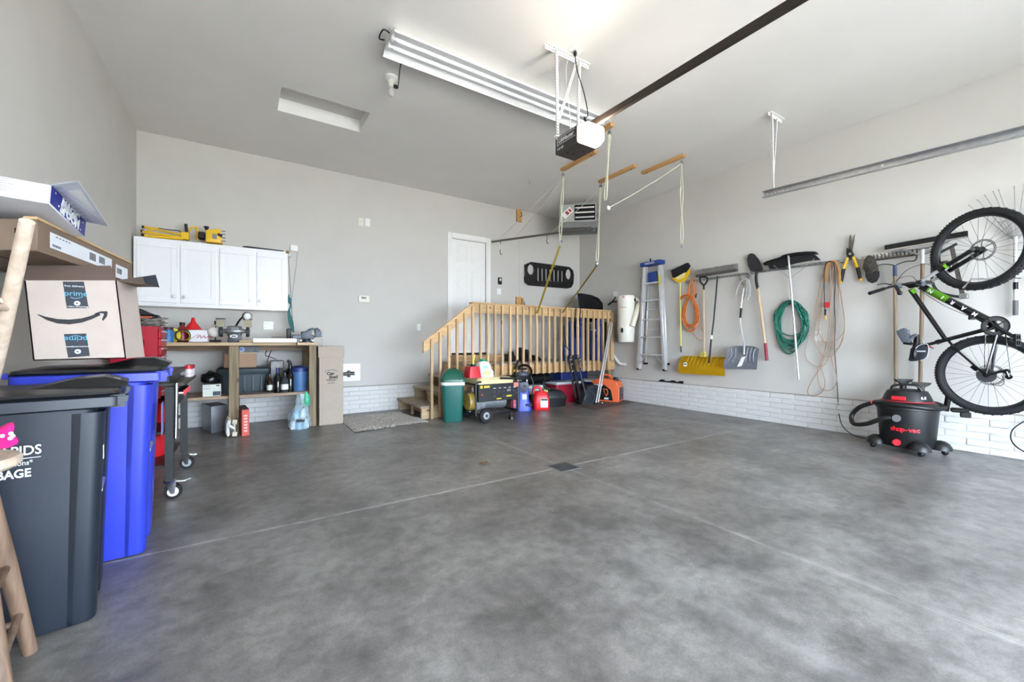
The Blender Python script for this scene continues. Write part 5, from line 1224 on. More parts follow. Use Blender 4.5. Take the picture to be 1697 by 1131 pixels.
up4 = [e1, V((e1.x-.42, e1.y+.02, 1.47)), V((e1.x-.45, e1.y-.42, 1.47)), V((e1.x-.02, e1.y-.47, 1.47))]
cu = sum(up4, V())/4; ub = [V((cu.x, cu.y, .79))+(V((p.x, p.y, 0))-V((cu.x, cu.y, 0)))*.48 for p in up4]
p590 = P(-4, 590, Z=1.03); k_ = (e1.z-p590.z); ub[0] = p590+(p590-e1)*((1.03-.79)/k_)
bm = nb(); lathe(bm, [(0, sz+.001), (.13, sz+.001), (.14, sz+.01), (.14, sz+.022), (.13, sz+.034), (0, sz+.034)], 32, Matrix.Translation((SCt.x-.03, SCt.y-.04, 0))); obj('seat', bm, M_stool, t)
for a, b in zip(ub, up4): bm = nb(); tube(bm, [a, a.lerp(b, .5), b], [.019, .022, .0185], 12); obj('leg', bm, M_stool, t)
for j, zf in ((0, .64), (0, .32), (1, .55), (2, .64), (3, .60), (3, .30)):
    a, b = ub[j].lerp(up4[j], zf), ub[(j+1) % 4].lerp(up4[(j+1) % 4], zf); bm = nb(); cyl(bm, a, b, .010); obj('rung', bm, M_stool, t)
# pink garment on the stool
t = thing('pink_gloves', 'bright pink garden gloves with white dots lying on the stool seat', 'gloves')
M_pink = mat('hot_pink', (226, 22, 132), .6, var=.06); c0 = P(8, 733, Z=.80)
bm = nb(); rn2 = random.Random(2)
prs = [(-.02, 0, .0, .05, .04, .035), (.015, .0, .01, .04, .035, .03)]
G_ = []
out2 = [P(u, v, T=1.17) for u, v in ((-22, 742), (-20, 716), (2, 711), (13, 705), (25, 702), (24, 712), (20, 722), (34, 733), (28, 738), (12, 745), (0, 746))]
bm = nb(); prism(bm, out2, V((-.02, .06, 0))); bev(bm, .012, 2); obj('fabric', bm, M_pink, t)
for u, v in ((4, 723), (18, 719), (21, 723), (17, 727)): bm = nb(); ball(bm, P(u, v, T=1.168), .0055, (1, 1, 1), 10, 6); obj('white_dot', bm, M_whitep, t)

# --- rolling grill cart along the left wall
t = thing('rolling_griddle', 'black rolling griddle cart with chrome handle and braked casters behind the carts', 'grill cart')
gx0, gx1, gy0, gy1 = -1.02, -.40, 3.66, 4.53; zt_ = .885
M_gt = mat('griddle_top', (58, 54, 50), .6, var=.12, scale=12); M_gb = mat('griddle_black', (28, 29, 31), .45, var=.08)
bm = nb(); box(bm, gx0-.02, gx1+.0, gy0-.02, gy1-.22, zt_-.035, zt_, .004); obj('lid', bm, M_gt, t)
bm = nb(); box(bm, gx0, gx1+.05, gy0+.04, gy1, .775, .80, .004); obj('work_shelf', bm, M_gt, t)
bm = nb(); box(bm, gx0+.02, gx1-.03, gy0+.04, gy1-.26, .80, .85, .004); obj('griddle_box', bm, M_gb, t)
bm = nb(); prism(bm, [(gx1-.03, gy0+.05, .60), (gx1-.03, gy1-.05, .60), (gx1-.03, gy1-.05, .775), (gx1-.03, gy0+.05, .775)], (-.02, 0, 0)); obj('control_panel', bm, M_gb, t)
for i in range(4):
    y_ = gy0+.35+i*.12; bm = nb(); cyl(bm, (gx1-.03, y_, .70), (gx1+.015, y_, .70), .026, .022, 16); k_ = obj('control_knob', bm, M_chrome, t)
    bm = nb(); box(bm, gx1+.014, gx1+.024, y_-.004, y_+.004, .68, .72); obj('knob_grip', bm, M_vr, k_)
for x_ in (gx0+.02, gx1-.03):
    for y_ in (gy0+.02, gy1-.03):
        bm = nb(); bar(bm, (x_, y_, .13), (x_, y_, .775), .045, .045, (0, 1, 0)); obj('leg', bm, M_gb, t)
for z_ in (.22, .45):
    bm = nb(); box(bm, gx0+.04, gx1-.05, gy0+.03, gy1-.04, z_, z_+.015); obj('lower_shelf', bm, M_gb, t)
bm = nb(); box(bm, gx1-.01, gx1, gy0+.0, gy0+.20, .40, .76, .003); obj('side_panel', bm, M_gb, t)
bm = nb(); cyl(bm, (gx1+.005, gy0-.005, .42), (gx1+.01, gy0-.005, .80), .011); obj('handle', bm, M_chrome, t)
for x_ in (gx0+.02, gx1-.03):
    for i, y_ in enumerate((gy0+.02, gy1-.03)):
        bm = nb(); M_ = Matrix.Translation((x_+.02, y_, .052)); lathe(bm, [(.016, -.016), (.05, -.016), (.052, -.008), (.052, .008), (.05, .016), (.016, .016)], 22, M_ @ Matrix.Rotation(PI/2, 4, 'X')); w_ = obj('caster_wheel', bm, M_black, t)
        bm = nb(); cyl(bm, (x_+.02, y_-.019, .052), (x_+.02, y_+.019, .052), .032); obj('wheel_hub', bm, M_whitep if i == 0 else M_steel, w_)
        bm = nb(); box(bm, x_-.03, x_+.04, y_-.032, y_+.032, .122, .130)
        prism(bm, [(x_-.025, y_-.028, .125), (x_+.04, y_-.028, .125), (x_+.03, y_-.028, .04), (x_+.01, y_-.028, .04)], (0, .004, 0)); prism(bm, [(x_-.025, y_+.024, .125), (x_+.04, y_+.024, .125), (x_+.03, y_+.024, .04), (x_+.01, y_+.024, .04)], (0, .004, 0))
        o = obj('caster_fork', bm, M_chrome, t)
        bm = nb(); bar(bm, (x_+.03, y_, .122), (x_+.085, y_+.01, .112), .03, .006); bar(bm, (x_+.07, y_, .115), (x_+.115, y_+.02, .118), .006, .006); obj('brake_pedal', bm, M_chrome, t)
# things kept on the griddle's shelves
for i, (x_, y_, z_, m_, lab_) in enumerate(((-.62, 3.90, .465, M_vr, 'red can on the upper shelf of the griddle cart, near its chrome handle'), (-.52, 4.20, .465, M_vr, 'red can on the upper shelf of the griddle cart, towards the back wall'), (-.58, 4.05, .235, M_vr, 'red canister on the lowest shelf of the griddle cart'))):
    t = thing('fuel_can', lab_, 'can', group='red cans on the griddle cart')
    bm = nb(); lathe(bm, [(0, 0), (.075, 0), (.08, .01), (.08, .15), (.06, .175), (.025, .18)], 20, Matrix.Translation((x_, y_, z_))); obj('body', bm, m_, t)
    bm = nb(); lathe(bm, [(.026, .178), (.026, .2), (0, .2)], 14, Matrix.Translation((x_, y_, z_))); obj('cap', bm, M_black, t)
for i in range(4):
    y_ = gy1-.05-.065*i; t = thing('spice_shaker', ('small striped shaker on the griddle shelf, %s of four' % ('farthest', 'second farthest', 'second nearest', 'nearest')[i]), 'shaker', group='shakers on the griddle shelf')
    bm = nb(); lathe(bm, [(0, .80), (.025, .80), (.026, .86), (.02, .87)], 14, Matrix.Translation((gx1+.02, y_, 0))); obj('jar', bm, mat('striped_shaker', (206, 196, 200), .4, var=.3, scale=40), t)
    bm = nb(); lathe(bm, [(.026, .865), (.026, .895), (0, .895)], 14, Matrix.Translation((gx1+.02, y_, 0))); obj('cap', bm, M_vr if i % 2 else M_black, t)
# ================================================================= WALL CABINETS, WORKBENCH AND WHAT STANDS THERE
M_cab = mat('cabinet_white', (236, 236, 237), .3, var=.01)
cz0, cz1, cyf = 1.515, 2.315, 6.37
cxs = [P(221, 450, Y=cyf).x, P(360, 450, Y=cyf).x, P(477, 450, Y=cyf).x]
drs = [((224, 295), (297, 360)), ((362, 421), (424, 476))]
for i in range(2):
    t = thing('wall_cabinet', ('white two-door wall cabinet in the corner under the yellow work light', 'white two-door wall cabinet next to the round white alarm')[i], 'cabinet', group='white wall cabinets')
    x0, x1 = cxs[i], cxs[i+1]
    bm = nb(); box(bm, x0, x1, cyf, YB-.001, cz0+.02, cz1, .002); obj('body', bm, M_cab, t)
    bm = nb(); box(bm, x0, x1, cyf+.005, YB-.001, cz0, cz0+.02); obj('bottom_rail', bm, M_cab, t)
    for k in range(2):
        a, b = P(drs[i][k][0], 450, Y=cyf-.02).x+.012, P(drs[i][k][1], 450, Y=cyf-.02).x-.010
        za, zb = cz0+.045, cz1-.05
        bm = nb(); box(bm, a, b, cyf-.018, cyf-.0005, za, zb, .003); d = obj('door', bm, M_cab, t)
        fwid = .055
        for q in ((a, b, za, za+fwid), (a, b, zb-fwid, zb), (a, a+fwid, za+fwid, zb-fwid), (b-fwid, b, za+fwid, zb-fwid)):
            bm = nb(); box(bm, q[0]+.0005, q[1]-.0005, cyf-.026, cyf-.018, q[2]+.0005, q[3]-.0005, .002); obj('door_rail', bm, M_cab, d)
        kx = b-.035 if k == 0 else a+.035
        bm = nb(); lathe(bm, [(.006, 0), (.006, .012), (.016, .016), (.017, .022), (.012, .028), (0, .029)], 16, Matrix.Translation((kx, cyf-.026, za+.075)) @ Matrix.Rotation(PI/2, 4, 'X')); obj('knob', bm, mat('nickel_knob', (196, 196, 192), .3, .7), d)
# --- folded tripod work light on the cabinets
ty = 6.48
def CP(u, v, y=ty): return P(u, v, Y=y)
t = thing('tripod_work_light', 'yellow folded tripod work light lying on top of the left cabinet', 'work light')
M_wy = mat('work_light_yellow', (232, 186, 26), .4, var=.04)
for a, b, r_ in (((239, 376), (300, 389), .012), ((236, 384), (300, 394), .014), ((239, 391), (303, 396), .016), ((262, 378), (236, 386), .01)): bm = nb(); cyl(bm, CP(*a, ty-.05+r_), CP(*b, ty-.04), r_); obj('leg', bm, M_wy, t)
for u, v in ((237, 376), (235.5, 383), (236, 389)): bm = nb(); cyl(bm, CP(u-2, v), CP(u+3, v+.5), .017); obj('leg_tip', bm, M_black, t)
bm = nb(); p, q = CP(300, 385), CP(314, 399); box(bm, p.x, q.x-.0, ty-.05, ty+.03, q.z, p.z, .008); obj('hub', bm, M_wy, t)
bm = nb(); bar(bm, CP(308, 371.5), CP(310, 398), .03, .035, (0, 1, 0), .004); obj('upright', bm, M_black, t)
bm = nb(); tube(bm, curve([CP(315, 385), CP(315, 379), CP(322, 377), CP(327, 380), CP(327, 398)], 5), .011, 8); obj('carry_handle', bm, M_wy, t)
bm = nb(); p, q = CP(329, 385), CP(340, 398); box(bm, p.x, q.x, ty-.06, ty+.04, q.z, p.z, .01); obj('bracket', bm, M_black, t)
bm = nb(); hx = [CP(u, v, ty-.09) for u, v in ((341, 381), (365, 379), (369, 403), (341, 401))]; prism(bm, hx, (0, .16, 0)); bev(bm, .01, 2); obj('lamp_housing', bm, M_wy, t)
bm = nb(); p = CP(356, 392, ty-.094); box(bm, p.x-.025, p.x+.02, p.y-.004, p.y+.004, p.z-.03, p.z+.03); obj('rating_label', bm, M_lidlab, t)
bm = nb(); cyl(bm, CP(342, 378), CP(342, 381), .016); cyl(bm, CP(342, 375.5), CP(342, 378), .026); obj('tilt_knob', bm, M_black, t)
for k in range(4):
    bm = nb(); tube(bm, [CP(366, 383+k*5.5, ty-.10), CP(373, 383.5+k*5.5, ty-.10), CP(373, 384+k*5.5, ty+.06)], .004, 5); obj('guard_wire', bm, M_blackm, t)
bm = nb(); bar(bm, CP(361, 388, ty-.10), CP(368, 392, ty-.10), .02, .03); obj('latch', bm, M_black, t)
bm = nb(); tube(bm, curve([CP(258, 378), CP(280, 381), CP(297, 383), CP(303, 390), CP(302, 397)], 6), .005, 6); obj('power_cord', bm, M_black, t)
t = thing('black_saw_blade', 'flat black bar lying across the top of the right cabinet', 'bar')
bm = nb(); prism(bm, [P(u, v, Y=6.42) for u, v in ((402, 408), (410, 408), (470, 415.5), (470, 416.5), (412, 412))], (0, .10, 0)); obj('bar', bm, M_black, t)
bm = nb(); cyl(bm, P(474, 417, Y=6.36), P(479, 419, Y=6.36), .02); obj('clamp', bm, mat('brass_brown', (160, 120, 70), .5, .4), t)

# --- round smoke/CO alarm and other wall plates
def plate(name, u0, v0, u1, v1, label, cat, m=M_whitep, d=.012, bw=.003, Yw=None):
    Yw = Yw or YB; a, b = P(u0, v0, Y=Yw), P(u1, v1, Y=Yw); bm = nb(); box(bm, a.x, b.x, Yw-d, Yw, b.z, a.z, bw); t_ = thing(name, label, cat); o_ = obj('plate', bm, m, t_); return t_, a, b, o_
t, a, b, o_ = plate('wall_alarm', 480.5, 406, 494, 418, 'white rounded alarm on the wall right of the cabinets', 'alarm', d=.035, bw=.01)
bm = nb(); c = (a+b)/2; cyl(bm, (c.x, YB-.035, c.z), (c.x, YB-.038, c.z), .022, seg=18); obj('button', bm, M_whitep, t)
bm = nb(); tube(bm, curve([P(493, 418, Y=YB-.01), P(491, 440, Y=YB-.01), P(487, 470, Y=YB-.02), P(483, 500, Y=YB-.05)], 5), .002, 5); obj('wire', bm, M_lidlab, t)
t, a, b, o_ = plate('wall_outlet', 436, 533, 453, 547, 'white two-gang outlet on the wall above the bench', 'outlet')
for fx in (.28,):
    for fz in (.3, .7): bm = nb(); x = a.x+(b.x-a.x)*fx; z = b.z+(a.z-b.z)*fz; box(bm, x-.016, x+.016, YB-.015, YB-.011, z-.013, z+.013, .002); obj('socket', bm, M_cream, t)
bm = nb(); x = a.x+(b.x-a.x)*.72; z = b.z+(a.z-b.z)*.72; box(bm, x-.03, x+.036, YB-.022, YB-.012, z-.008, z+.012, .002); obj('gfci_cover', bm, M_whitep, t)
t, a, b, o_ = plate('coax_plate', 594, 361, 602.5, 375, 'cream cable plate high on the back wall, left of a pair', 'wall plate', M_cream); bm = nb(); c = (a+b)/2; cyl(bm, (c.x, YB-.012, c.z), (c.x, YB-.022, c.z), .008); obj('jack', bm, M_steel, t)
t, a, b, o_ = plate('blank_plate', 605, 362, 613, 376, 'white outlet plate high on the back wall, right of a pair', 'wall plate'); bm = nb(); c = (a+b)/2; box(bm, c.x-.014, c.x+.014, YB-.015, YB-.011, c.z-.03, c.z+.03, .002); obj('insert', bm, M_whitep, t)
t, a, b, o_ = plate('thermostat', 593.5, 490, 611.5, 502, 'white thermostat with small display on the bare back wall', 'thermostat', M_cream, .03, .004); bm = nb(); w_ = b.x-a.x; box(bm, a.x+w_*.25, a.x+w_*.7, YB-.032, YB-.029, a.z-.05, a.z-.02); obj('display', bm, M_lidlab, t)
t, a, b, o_ = plate('light_switch', 690.5, 537, 697, 549, 'white light switch on the wall left of the stair rail', 'switch'); bm = nb(); c = (a+b)/2; box(bm, c.x-.006, c.x+.006, YB-.022, YB-.011, c.z-.014, c.z+.014, .002); obj('toggle', bm, M_whitep, t)
t, a, b, o_ = plate('door_switch', 823, 478, 830, 489, 'white light switch right of the house door', 'switch'); bm = nb(); c = (a+b)/2; box(bm, c.x-.016, c.x+.016, YB-.017, YB-.011, c.z-.03, c.z+.03, .002); obj('rocker', bm, M_whitep, t)
t, a, b, o_ = plate('opener_control', 825, 460, 831, 472, 'black wall control with white button right of the house door', 'door control', M_black, .02); bm = nb(); c = (a+b)/2; box(bm, c.x-.016, c.x+.02, YB-.026, YB-.019, c.z, c.z+.045, .004); obj('push_button', bm, M_whitep, t)
t, a, b, o_ = plate('cleat_block', 855, 344.5, 863.5, 369, 'small wooden block with a cleat high on the back wall', 'wood block', M_cleat, .04); bm = nb(); c = (a+b)/2; tube(bm, [(c.x+.02, YB-.04, c.z+.04), (c.x+.02, YB-.08, c.z+.03), (c.x+.02, YB-.085, c.z-.03), (c.x+.02, YB-.04, c.z-.04)], .007, 6); obj('cleat', bm, M_blackm, t)
t, a, b, o_ = plate('rope_block', 854, 492, 862, 510, 'small wooden block with rope cleat just above the deck railing', 'wood block', M_cleat, .04); bm = nb(); box(bm, b.x+.01, b.x+.05, YB-.05, YB, b.z, a.z-.02, .004); obj('side_block', bm, M_cleat, t); bm = nb(); c = V((b.x+.05, YB-.05, b.z+.06)); tube(bm, [c+V((0, 0, .05)), c+V((.01, -.03, .02)), c+V((.0, -.03, -.04))], .012, 6); obj('cleat', bm, M_steel, t)
line_thing('hanging_string', [P(862, 372, Y=YB-.02), P(861, 420, Y=YB-.008), P(860.5, 490, Y=YB-.02)], .003, M_rope, 'thin pale cord running straight down the wall beside the car grille', 'cord', 5)

# --- teal net bundle hanging at the cabinet side
t = thing('teal_cord_bundle', 'teal cord bundle hanging from the end of the wall cabinet', 'cord')
M_teal = mat('teal_cord', (34, 104, 104), .6, var=.15, scale=40); rn4 = random.Random(9)
for k in range(6):
    s = k*1.1; bm = nb(); tube(bm, curve([P(479, 488+k, Y=6.45), P(477+s, 500+rn4.uniform(-3, 3), Y=6.44), P(483-s*.3, 507, Y=6.43), P(477.5+s*.5, 517+rn4.uniform(-2, 2), Y=6.44), P(479+s*1.2, 535, Y=6.45), P(486+s*.2, 551, Y=6.46)], 6), .006, 6); obj('strand', bm, M_teal, t)
bm = nb(); tube(bm, [P(478, 427, Y=6.47), P(481, 470, Y=6.47), P(484, 520, Y=6.46), P(486, 550, Y=6.46)], .003, 5); obj('hanging_line', bm, M_ink, t)
bm = nb(); a = P(478, 424, Y=6.45); box(bm, a.x-.012, a.x+.03, 6.42, 6.48, a.z-.02, a.z+.02, .005); obj('clip', bm, M_steel, t)

# --- workbench
M_bench = wood('bench_pine', (176, 148, 112), (210, 184, 146), 0); M_post = wood('treated_post', (104, 88, 62), (142, 124, 94), 2); M_shelf = wood('shelf_board', (150, 124, 100), (184, 158, 132), 0)
BZ = 1.085; by0 = 5.86
t = thing('workbench', 'wooden workbench on heavy posts with a plank shelf below the cabinets', 'workbench')
xA, xB, xC, xD = XL+.005, P(418, 568, Y=by0).x, P(493, 568, Y=by0).x, P(526, 568, Y=by0).x
for nm, x0, x1, y0, y1 in (('front_plank', xA, xB, by0, by0+.14), ('top_plank', xA, xD, by0+.145, by0+.285), ('top_plank', xA, xD, by0+.29, by0+.43), ('top_plank', xA, xD, by0+.435, by0+.575), ('top_plank', xA, xD, by0+.58, BY-.005), ('front_plank', xC, xD, by0, by0+.14)):
    bm = nb(); box(bm, x0, x1, y0, y1, BZ-.038, BZ, .003); obj(nm, bm, M_bench, t)
bm = nb(); box(bm, xA+.02, xD-.03, by0+.40, by0+.44, BZ-.10, BZ-.038); obj('apron', bm, wood('apron_dark', (96, 74, 54), (128, 100, 74), 0), t)
pl0, pl1 = P(379, 650, Y=by0+.03).x, P(396.5, 650, Y=by0+.03).x; pr0, pr1 = P(512, 650, Y=by0+.03).x, P(524, 650, Y=by0+.03).x
for x0, x1 in ((pl0, pl1), (pr0, pr1), (XL+.02, XL+.12)):
    bm = nb(); box(bm, x0, x1, by0+.012, by0+.06, .002, BZ-.039, .004); obj('post', bm, M_post, t)
    bm = nb(); box(bm, x0, x1, BY-.10, BY-.01, .002, BZ-.04, .004); obj('rear_post', bm, M_post, t)
SZ = .452
for k in range(4): bm = nb(); y_ = by0+.062+k*.165; box(bm, XL+.02, pr0-.001, y_, y_+.16, SZ-.035, SZ, .003); obj('shelf_plank', bm, M_shelf, t)
def SP(u, v): return P(u, v, Z=SZ)
# --- red tool chest on the bench end
tby = 5.12
def TP(u, v, y=tby): return P(u, v, Y=y)
t = thing('red_tool_chest', 'tall red steel tool chest with drawers in the corner before the workbench', 'tool chest')
M_red = mat('tool_red', (176, 14, 40), .35, var=.05); x0, x1 = TP(216, 560).x, TP(262, 560).x; zt = TP(240, 541).z
bm = nb(); x0 = -1.02; box(bm, x0, x1, tby, tby+.36, .03, zt, .006); obj('body', bm, M_red, t)
bm = nb(); p, q = TP(222, 563), TP(239, 573); box(bm, p.x, q.x, tby-.003, tby+.004, q.z, p.z, .003); h_ = obj('side_handle', bm, M_black, t)
bm = nb(); box(bm, p.x+.02, q.x-.015, tby-.006, tby-.002, q.z+.015, p.z-.012); obj('handle_pocket', bm, mat('pocket_grey', (70, 72, 78), .5), h_)
for k in range(14):
    z0 = .06+k*.082; bm = nb(); box(bm, x1, x1+.02, tby+.02, tby+.34, z0, z0+.074, .003); d = obj('drawer', bm, M_red, t)
    bm = nb(); box(bm, x1+.02, x1+.03, tby+.03, tby+.33, z0+.055, z0+.068, .002); obj('drawer_pull', bm, M_alu, d)
# things on the chest
ztc = zt
t = thing('router_case', 'black tool case with a peaked lid on top of the red tool chest', 'tool case'); y_ = 5.26
a, b = P(232, 541, Y=y_), P(261, 541, Y=y_)
bm = nb(); box(bm, a.x, b.x, y_, y_+.22, ztc+.002, P(240, 522, Y=y_).z, .01); obj('case', bm, M_black, t)
bm = nb(); zz1 = P(240, 522, Y=y_).z; prism(bm, [(a.x-.02, y_-.01, zz1), (b.x, y_-.01, zz1), (b.x-.06, y_-.01, zz1+.02), (b.x-.12, y_-.01, zz1+.055), (b.x-.15, y_-.01, zz1+.055), (b.x-.22, y_-.01, zz1+.02)], (0, .2, 0)); obj('lid', bm, M_black, t)
t = thing('orange_hook', 'orange-handled bent lever lying on the red tool chest', 'lever')
bm = nb(); tube(bm, [P(252, 526, Y=5.2), P(217, 526, Y=5.14)], .010, 8); obj('arm', bm, mat('orange_paint', (176, 82, 48), .5), t)
bm = nb(); tube(bm, [P(217, 526, Y=5.14), P(213, 502, Y=5.14)], .009, 8); obj('end', bm, M_black, t)
t = thing('wire_coil', 'messy coil of grey wire spilling over the red tool chest', 'wire')
for k in range(9):
    c = P(250+rn4.uniform(-6, 6), 538, Y=5.2); bm = nb(); tube(bm, circ((c.x, 5.2+rn4.uniform(-.03, .03), ztc+.015+k*.007), .09+rn4.uniform(0, .04), (rn4.uniform(-.3, .3), rn4.uniform(-.3, .3), 1), 22, ry=.06), .004, 5, closed=True); obj('loop', bm, mat('grey_wire', (140, 136, 130), .5, .3, var=.3, scale=30), t)
# things on the bench top
def on(u, y=6.10): p = P(u, 566, Y=y); return V((p.x, y, BZ))
def can(name, u, y, prof, m, label, cat, seg=18, group=None): 
    t_ = thing(name, label, cat, group=group); c = on(u, y); bm = nb(); lathe(bm, prof, seg, Matrix.Translation(c)); return t_, c, obj('body', bm, m, t_)
t, c, o_ = can('blue_pack', 278.5, 5.98, [(0, 0), (.048, 0), (.05, .01), (.05, .13), (.046, .14), (0, .14)], mat('blue_label_can', (48, 112, 176), .4, var=.12, scale=25), 'blue labelled can on the bench beside the tool chest', 'can')
bm = nb(); lathe(bm, [(.047, .14), (.047, .17), (0, .172)], 18, Matrix.Translation(c)); obj('dark_lid', bm, mat('dark_red_lid', (70, 24, 30), .5), t)
t = thing('yellow_cord_coil', 'coil of bright yellow cord standing behind the blue can', 'cord')
for k in range(6): bm = nb(); c = on(279+k*1.5, 6.08+k*.008); tube(bm, circ(c+V((0, 0, .085)), .07+.004*(k % 3), (.15*k-.3, 1, .1), 24), .006, 6, closed=True); obj('loop', bm, mat('neon_yellow_cord', (214, 208, 50), .5, var=.1), t)
t, c, o_ = can('red_oil_bottle', 302, 6.15, [(0, 0), (.055, 0), (.057, .01), (.057, .12), (.045, .16), (.024, .19), (.024, .205)], mat('maroon_plastic', (126, 26, 34), .4), 'dark red oil bottle with black cap on the bench', 'bottle')
bm = nb(); lathe(bm, [(.027, .2), (.027, .235), (0, .236)], 14, Matrix.Translation(c)); obj('cap', bm, M_black, t)
t = thing('black_yellow_cord_coil', 'coil of black and yellow cord leaning on the red oil bottle', 'cord')
for k in range(7): bm = nb(); c = on(303, 6.02+k*.008); tube(bm, circ(c+V((0, 0, .078)), .068-.003*(k % 4), (.25*math.sin(k), 1, .3), 24), .006, 6, closed=True); obj('loop', bm, M_strap if k % 2 else M_blackm, t)
# clear storage box with lettering, funnel on it
t = thing('white_plastic_box', 'frosted white plastic box with red writing on the bench', 'box'); a, b = on(312, 6.1), on(345, 6.1); zt = P(330, 547, Y=6.1).z
bm = nb(); box(bm, a.x, b.x, 6.1, 6.3, BZ+.002, zt, .008); o_ = obj('box', bm, mat('frosted_box', (218, 218, 222), .35, var=.05), t)
text('lettering', 'SALE', .06, mat('red_print', (200, 60, 80), .5), o_, frame(((a.x+b.x)/2+.03, 6.099, BZ+.07), (1, 0, .06), (0, 0, 1)), sx=1.1) if False else None
bm = nb(); 
tube(bm, curve([(a.x+.08, 6.097, BZ+.05), (a.x+.11, 6.097, BZ+.085), (a.x+.12, 6.097, BZ+.05), (a.x+.15, 6.097, BZ+.08), (a.x+.16, 6.097, BZ+.05), (a.x+.19, 6.097, BZ+.075), (a.x+.20, 6.097, BZ+.055), (a.x+.23, 6.097, BZ+.085)], 5), .004, 5); obj('red_script', bm, mat('red_print', (190, 60, 84), .5), o_)
bm = nb(); bar(bm, (a.x-.01, 6.095, BZ+.02), (a.x+.10, 6.095, BZ+.10), .004, .012, (0, 1, 0)); obj('red_stick', bm, mat('red_stick', (150, 30, 40), .5), o_)
t = thing('red_funnel', 'red plastic funnel standing upside down on the white box', 'funnel'); c = P(320, 547, Y=6.2); M_fun = mat('funnel_red', (212, 24, 32), .4)
bm = nb(); lathe(bm, [(.085, 0), (.085, .008), (.022, .10), (.015, .145), (.012, .145)], 24, Matrix.Translation((c.x, 6.2, zt+.002))); obj('cone', bm, M_fun, t)
bm = nb(); lathe(bm, [(.085, 0), (.09, .003), (.085, .008)], 24, Matrix.Translation((c.x, 6.2, zt+.002)), caps=False); obj('lip', bm, M_fun, t)
# dust mask hanging on a hook
t = thing('dust_mask', 'white cup dust mask propped against the wall beside the grinder', 'dust mask'); c = P(355, 551, Y=6.1)
bm = nb(); ball(bm, c, .068, (1.0, .7, .85), 18, 10, Matrix.Rotation(.3, 3, 'Y')); 
bmesh.ops.bisect_plane(bm, geom=bm.verts[:]+bm.edges[:]+bm.faces[:], plane_co=c+V((0, .01, 0)), plane_no=(0, 1, .2), clear_outer=True); obj('cup', bm, mat('mask_white', (222, 220, 214), .8, var=.03), t)
bm = nb(); tube(bm, [c+V((.0, -.01, .05)), P(357.5, 538, Y=6.1)], .003, 5); obj('elastic', bm, M_whitep, t); bm = nb(); cyl(bm, P(356.5, 538, Y=6.1), P(356.5, 532, Y=6.1), .009); cyl(bm, (c.x+.01, 6.16, BZ+.002), (c.x+.01, 6.13, P(356, 532, Y=6.1).z), .006); obj('peg', bm, M_black, t)
# bench grinder
t = thing('bench_grinder', 'grey bench grinder with clear eye shields and a gooseneck lamp', 'bench grinder'); gy = 6.05
M_gg = mat('grinder_grey', (120, 122, 124), .35, .5, var=.06); M_gd = mat('grinder_dark', (52, 54, 58), .45, .2)
g = lambda u, v, y=gy: P(u, v, Y=y)
zc = g(389, 549).z; xl, xr = g(376, 549).x, g(401, 549).x
bm = nb(); bp_ = [g(u, v, gy-.07) for u, v in ((377, 566), (378, 556), (382, 551), (396, 551), (400, 556), (401, 566))]; 
for p in bp_: p.z = max(p.z, BZ+.002)
bp_[0].z = bp_[-1].z = BZ+.002
prism(bm, bp_, (0, .16, 0)); bev(bm, .006, 2); bs = obj('base', bm, M_gd, t)
bm = nb(); tube(bm, [(xl, gy, zc), (xl+.015, gy, zc), (xr-.015, gy, zc), (xr, gy, zc)], [.055, .063, .063, .055], 22); obj('motor', bm, M_gg, t)
bm = nb(); p = g(383, 543.5, gy-.055); q = g(396, 547.5, gy-.06); prism(bm, [(p.x, gy-.052, zc+.045), (q.x, gy-.052, zc+.045), (q.x, gy-.063, zc+.018), (p.x, gy-.063, zc+.018)], (0, -.002, 0)); obj('name_plate', bm, M_steel, t)
bm = nb(); p = g(387.5, 557.5, gy-.072); lathe(bm, [(.04, 0), (.04, .003)], 22, Matrix.Translation((p.x, gy-.071, p.z)) @ Matrix.Rotation(PI/2, 4, 'X') @ Matrix.Diagonal((1, .48, 1, 1))); bd = obj('badge', bm, M_whitep, bs)
bm = nb(); box(bm, p.x-.024, p.x+.024, gy-.076, gy-.0735, p.z-.008, p.z+.008, .003); obj('badge_mark', bm, M_gd, bd)
for s, x in ((-1, xl), (1, xr)):
    bm = nb(); cyl(bm, (x, gy, zc), (x+s*.05, gy, zc), .03, .022); obj('shaft', bm, M_gg, t)
    bm = nb(); cyl(bm, (x+s*.04, gy, zc-.01), (x+s*.075, gy, zc-.01), .062, seg=22); w_ = obj('wheel_guard', bm, M_gd, t)
    bm = nb(); cyl(bm, (x+s*.075, gy, zc-.01), (x+s*.08, gy, zc-.01), .045, seg=22); obj('grinding_wheel', bm, mat('abrasive', (110, 100, 90), .9, var=.15, scale=80), w_)
    bm = nb(); box(bm, x+s*.06-.03, x+s*.06+.03, gy-.11, gy-.05, zc-.005, zc+.002); bar(bm, (x+s*.06, gy-.09, zc-.05), (x+s*.06, gy-.08, zc), .012, .012); obj('tool_rest', bm, M_gd, t)
    bm = nb(); M_ = Matrix.Translation((x+s*.06, gy-.05, zc+.095)) @ Matrix.Rotation(-.35, 4, 'X'); box(bm, -.042, .042, -.002, .002, -.05, .05, .001, M_); sh = obj('eye_shield', bm, mat('amber_clear', (176, 168, 140), .15, var=.05, alpha=.55), t)
    bm = nb(); box(bm, -.05, .05, -.004, .004, .045, .058, .002, M_); obj('shield_frame', bm, M_gd, sh)
bm = nb(); h0 = g(390, 543, gy+.05); h1 = g(404, 524, gy+.0); tube(bm, curve([h0, h0.lerp(h1, .5)+V((-.004, 0, .012)), h1], 6), .011, 8); gn = obj('gooseneck', bm, M_black, t)
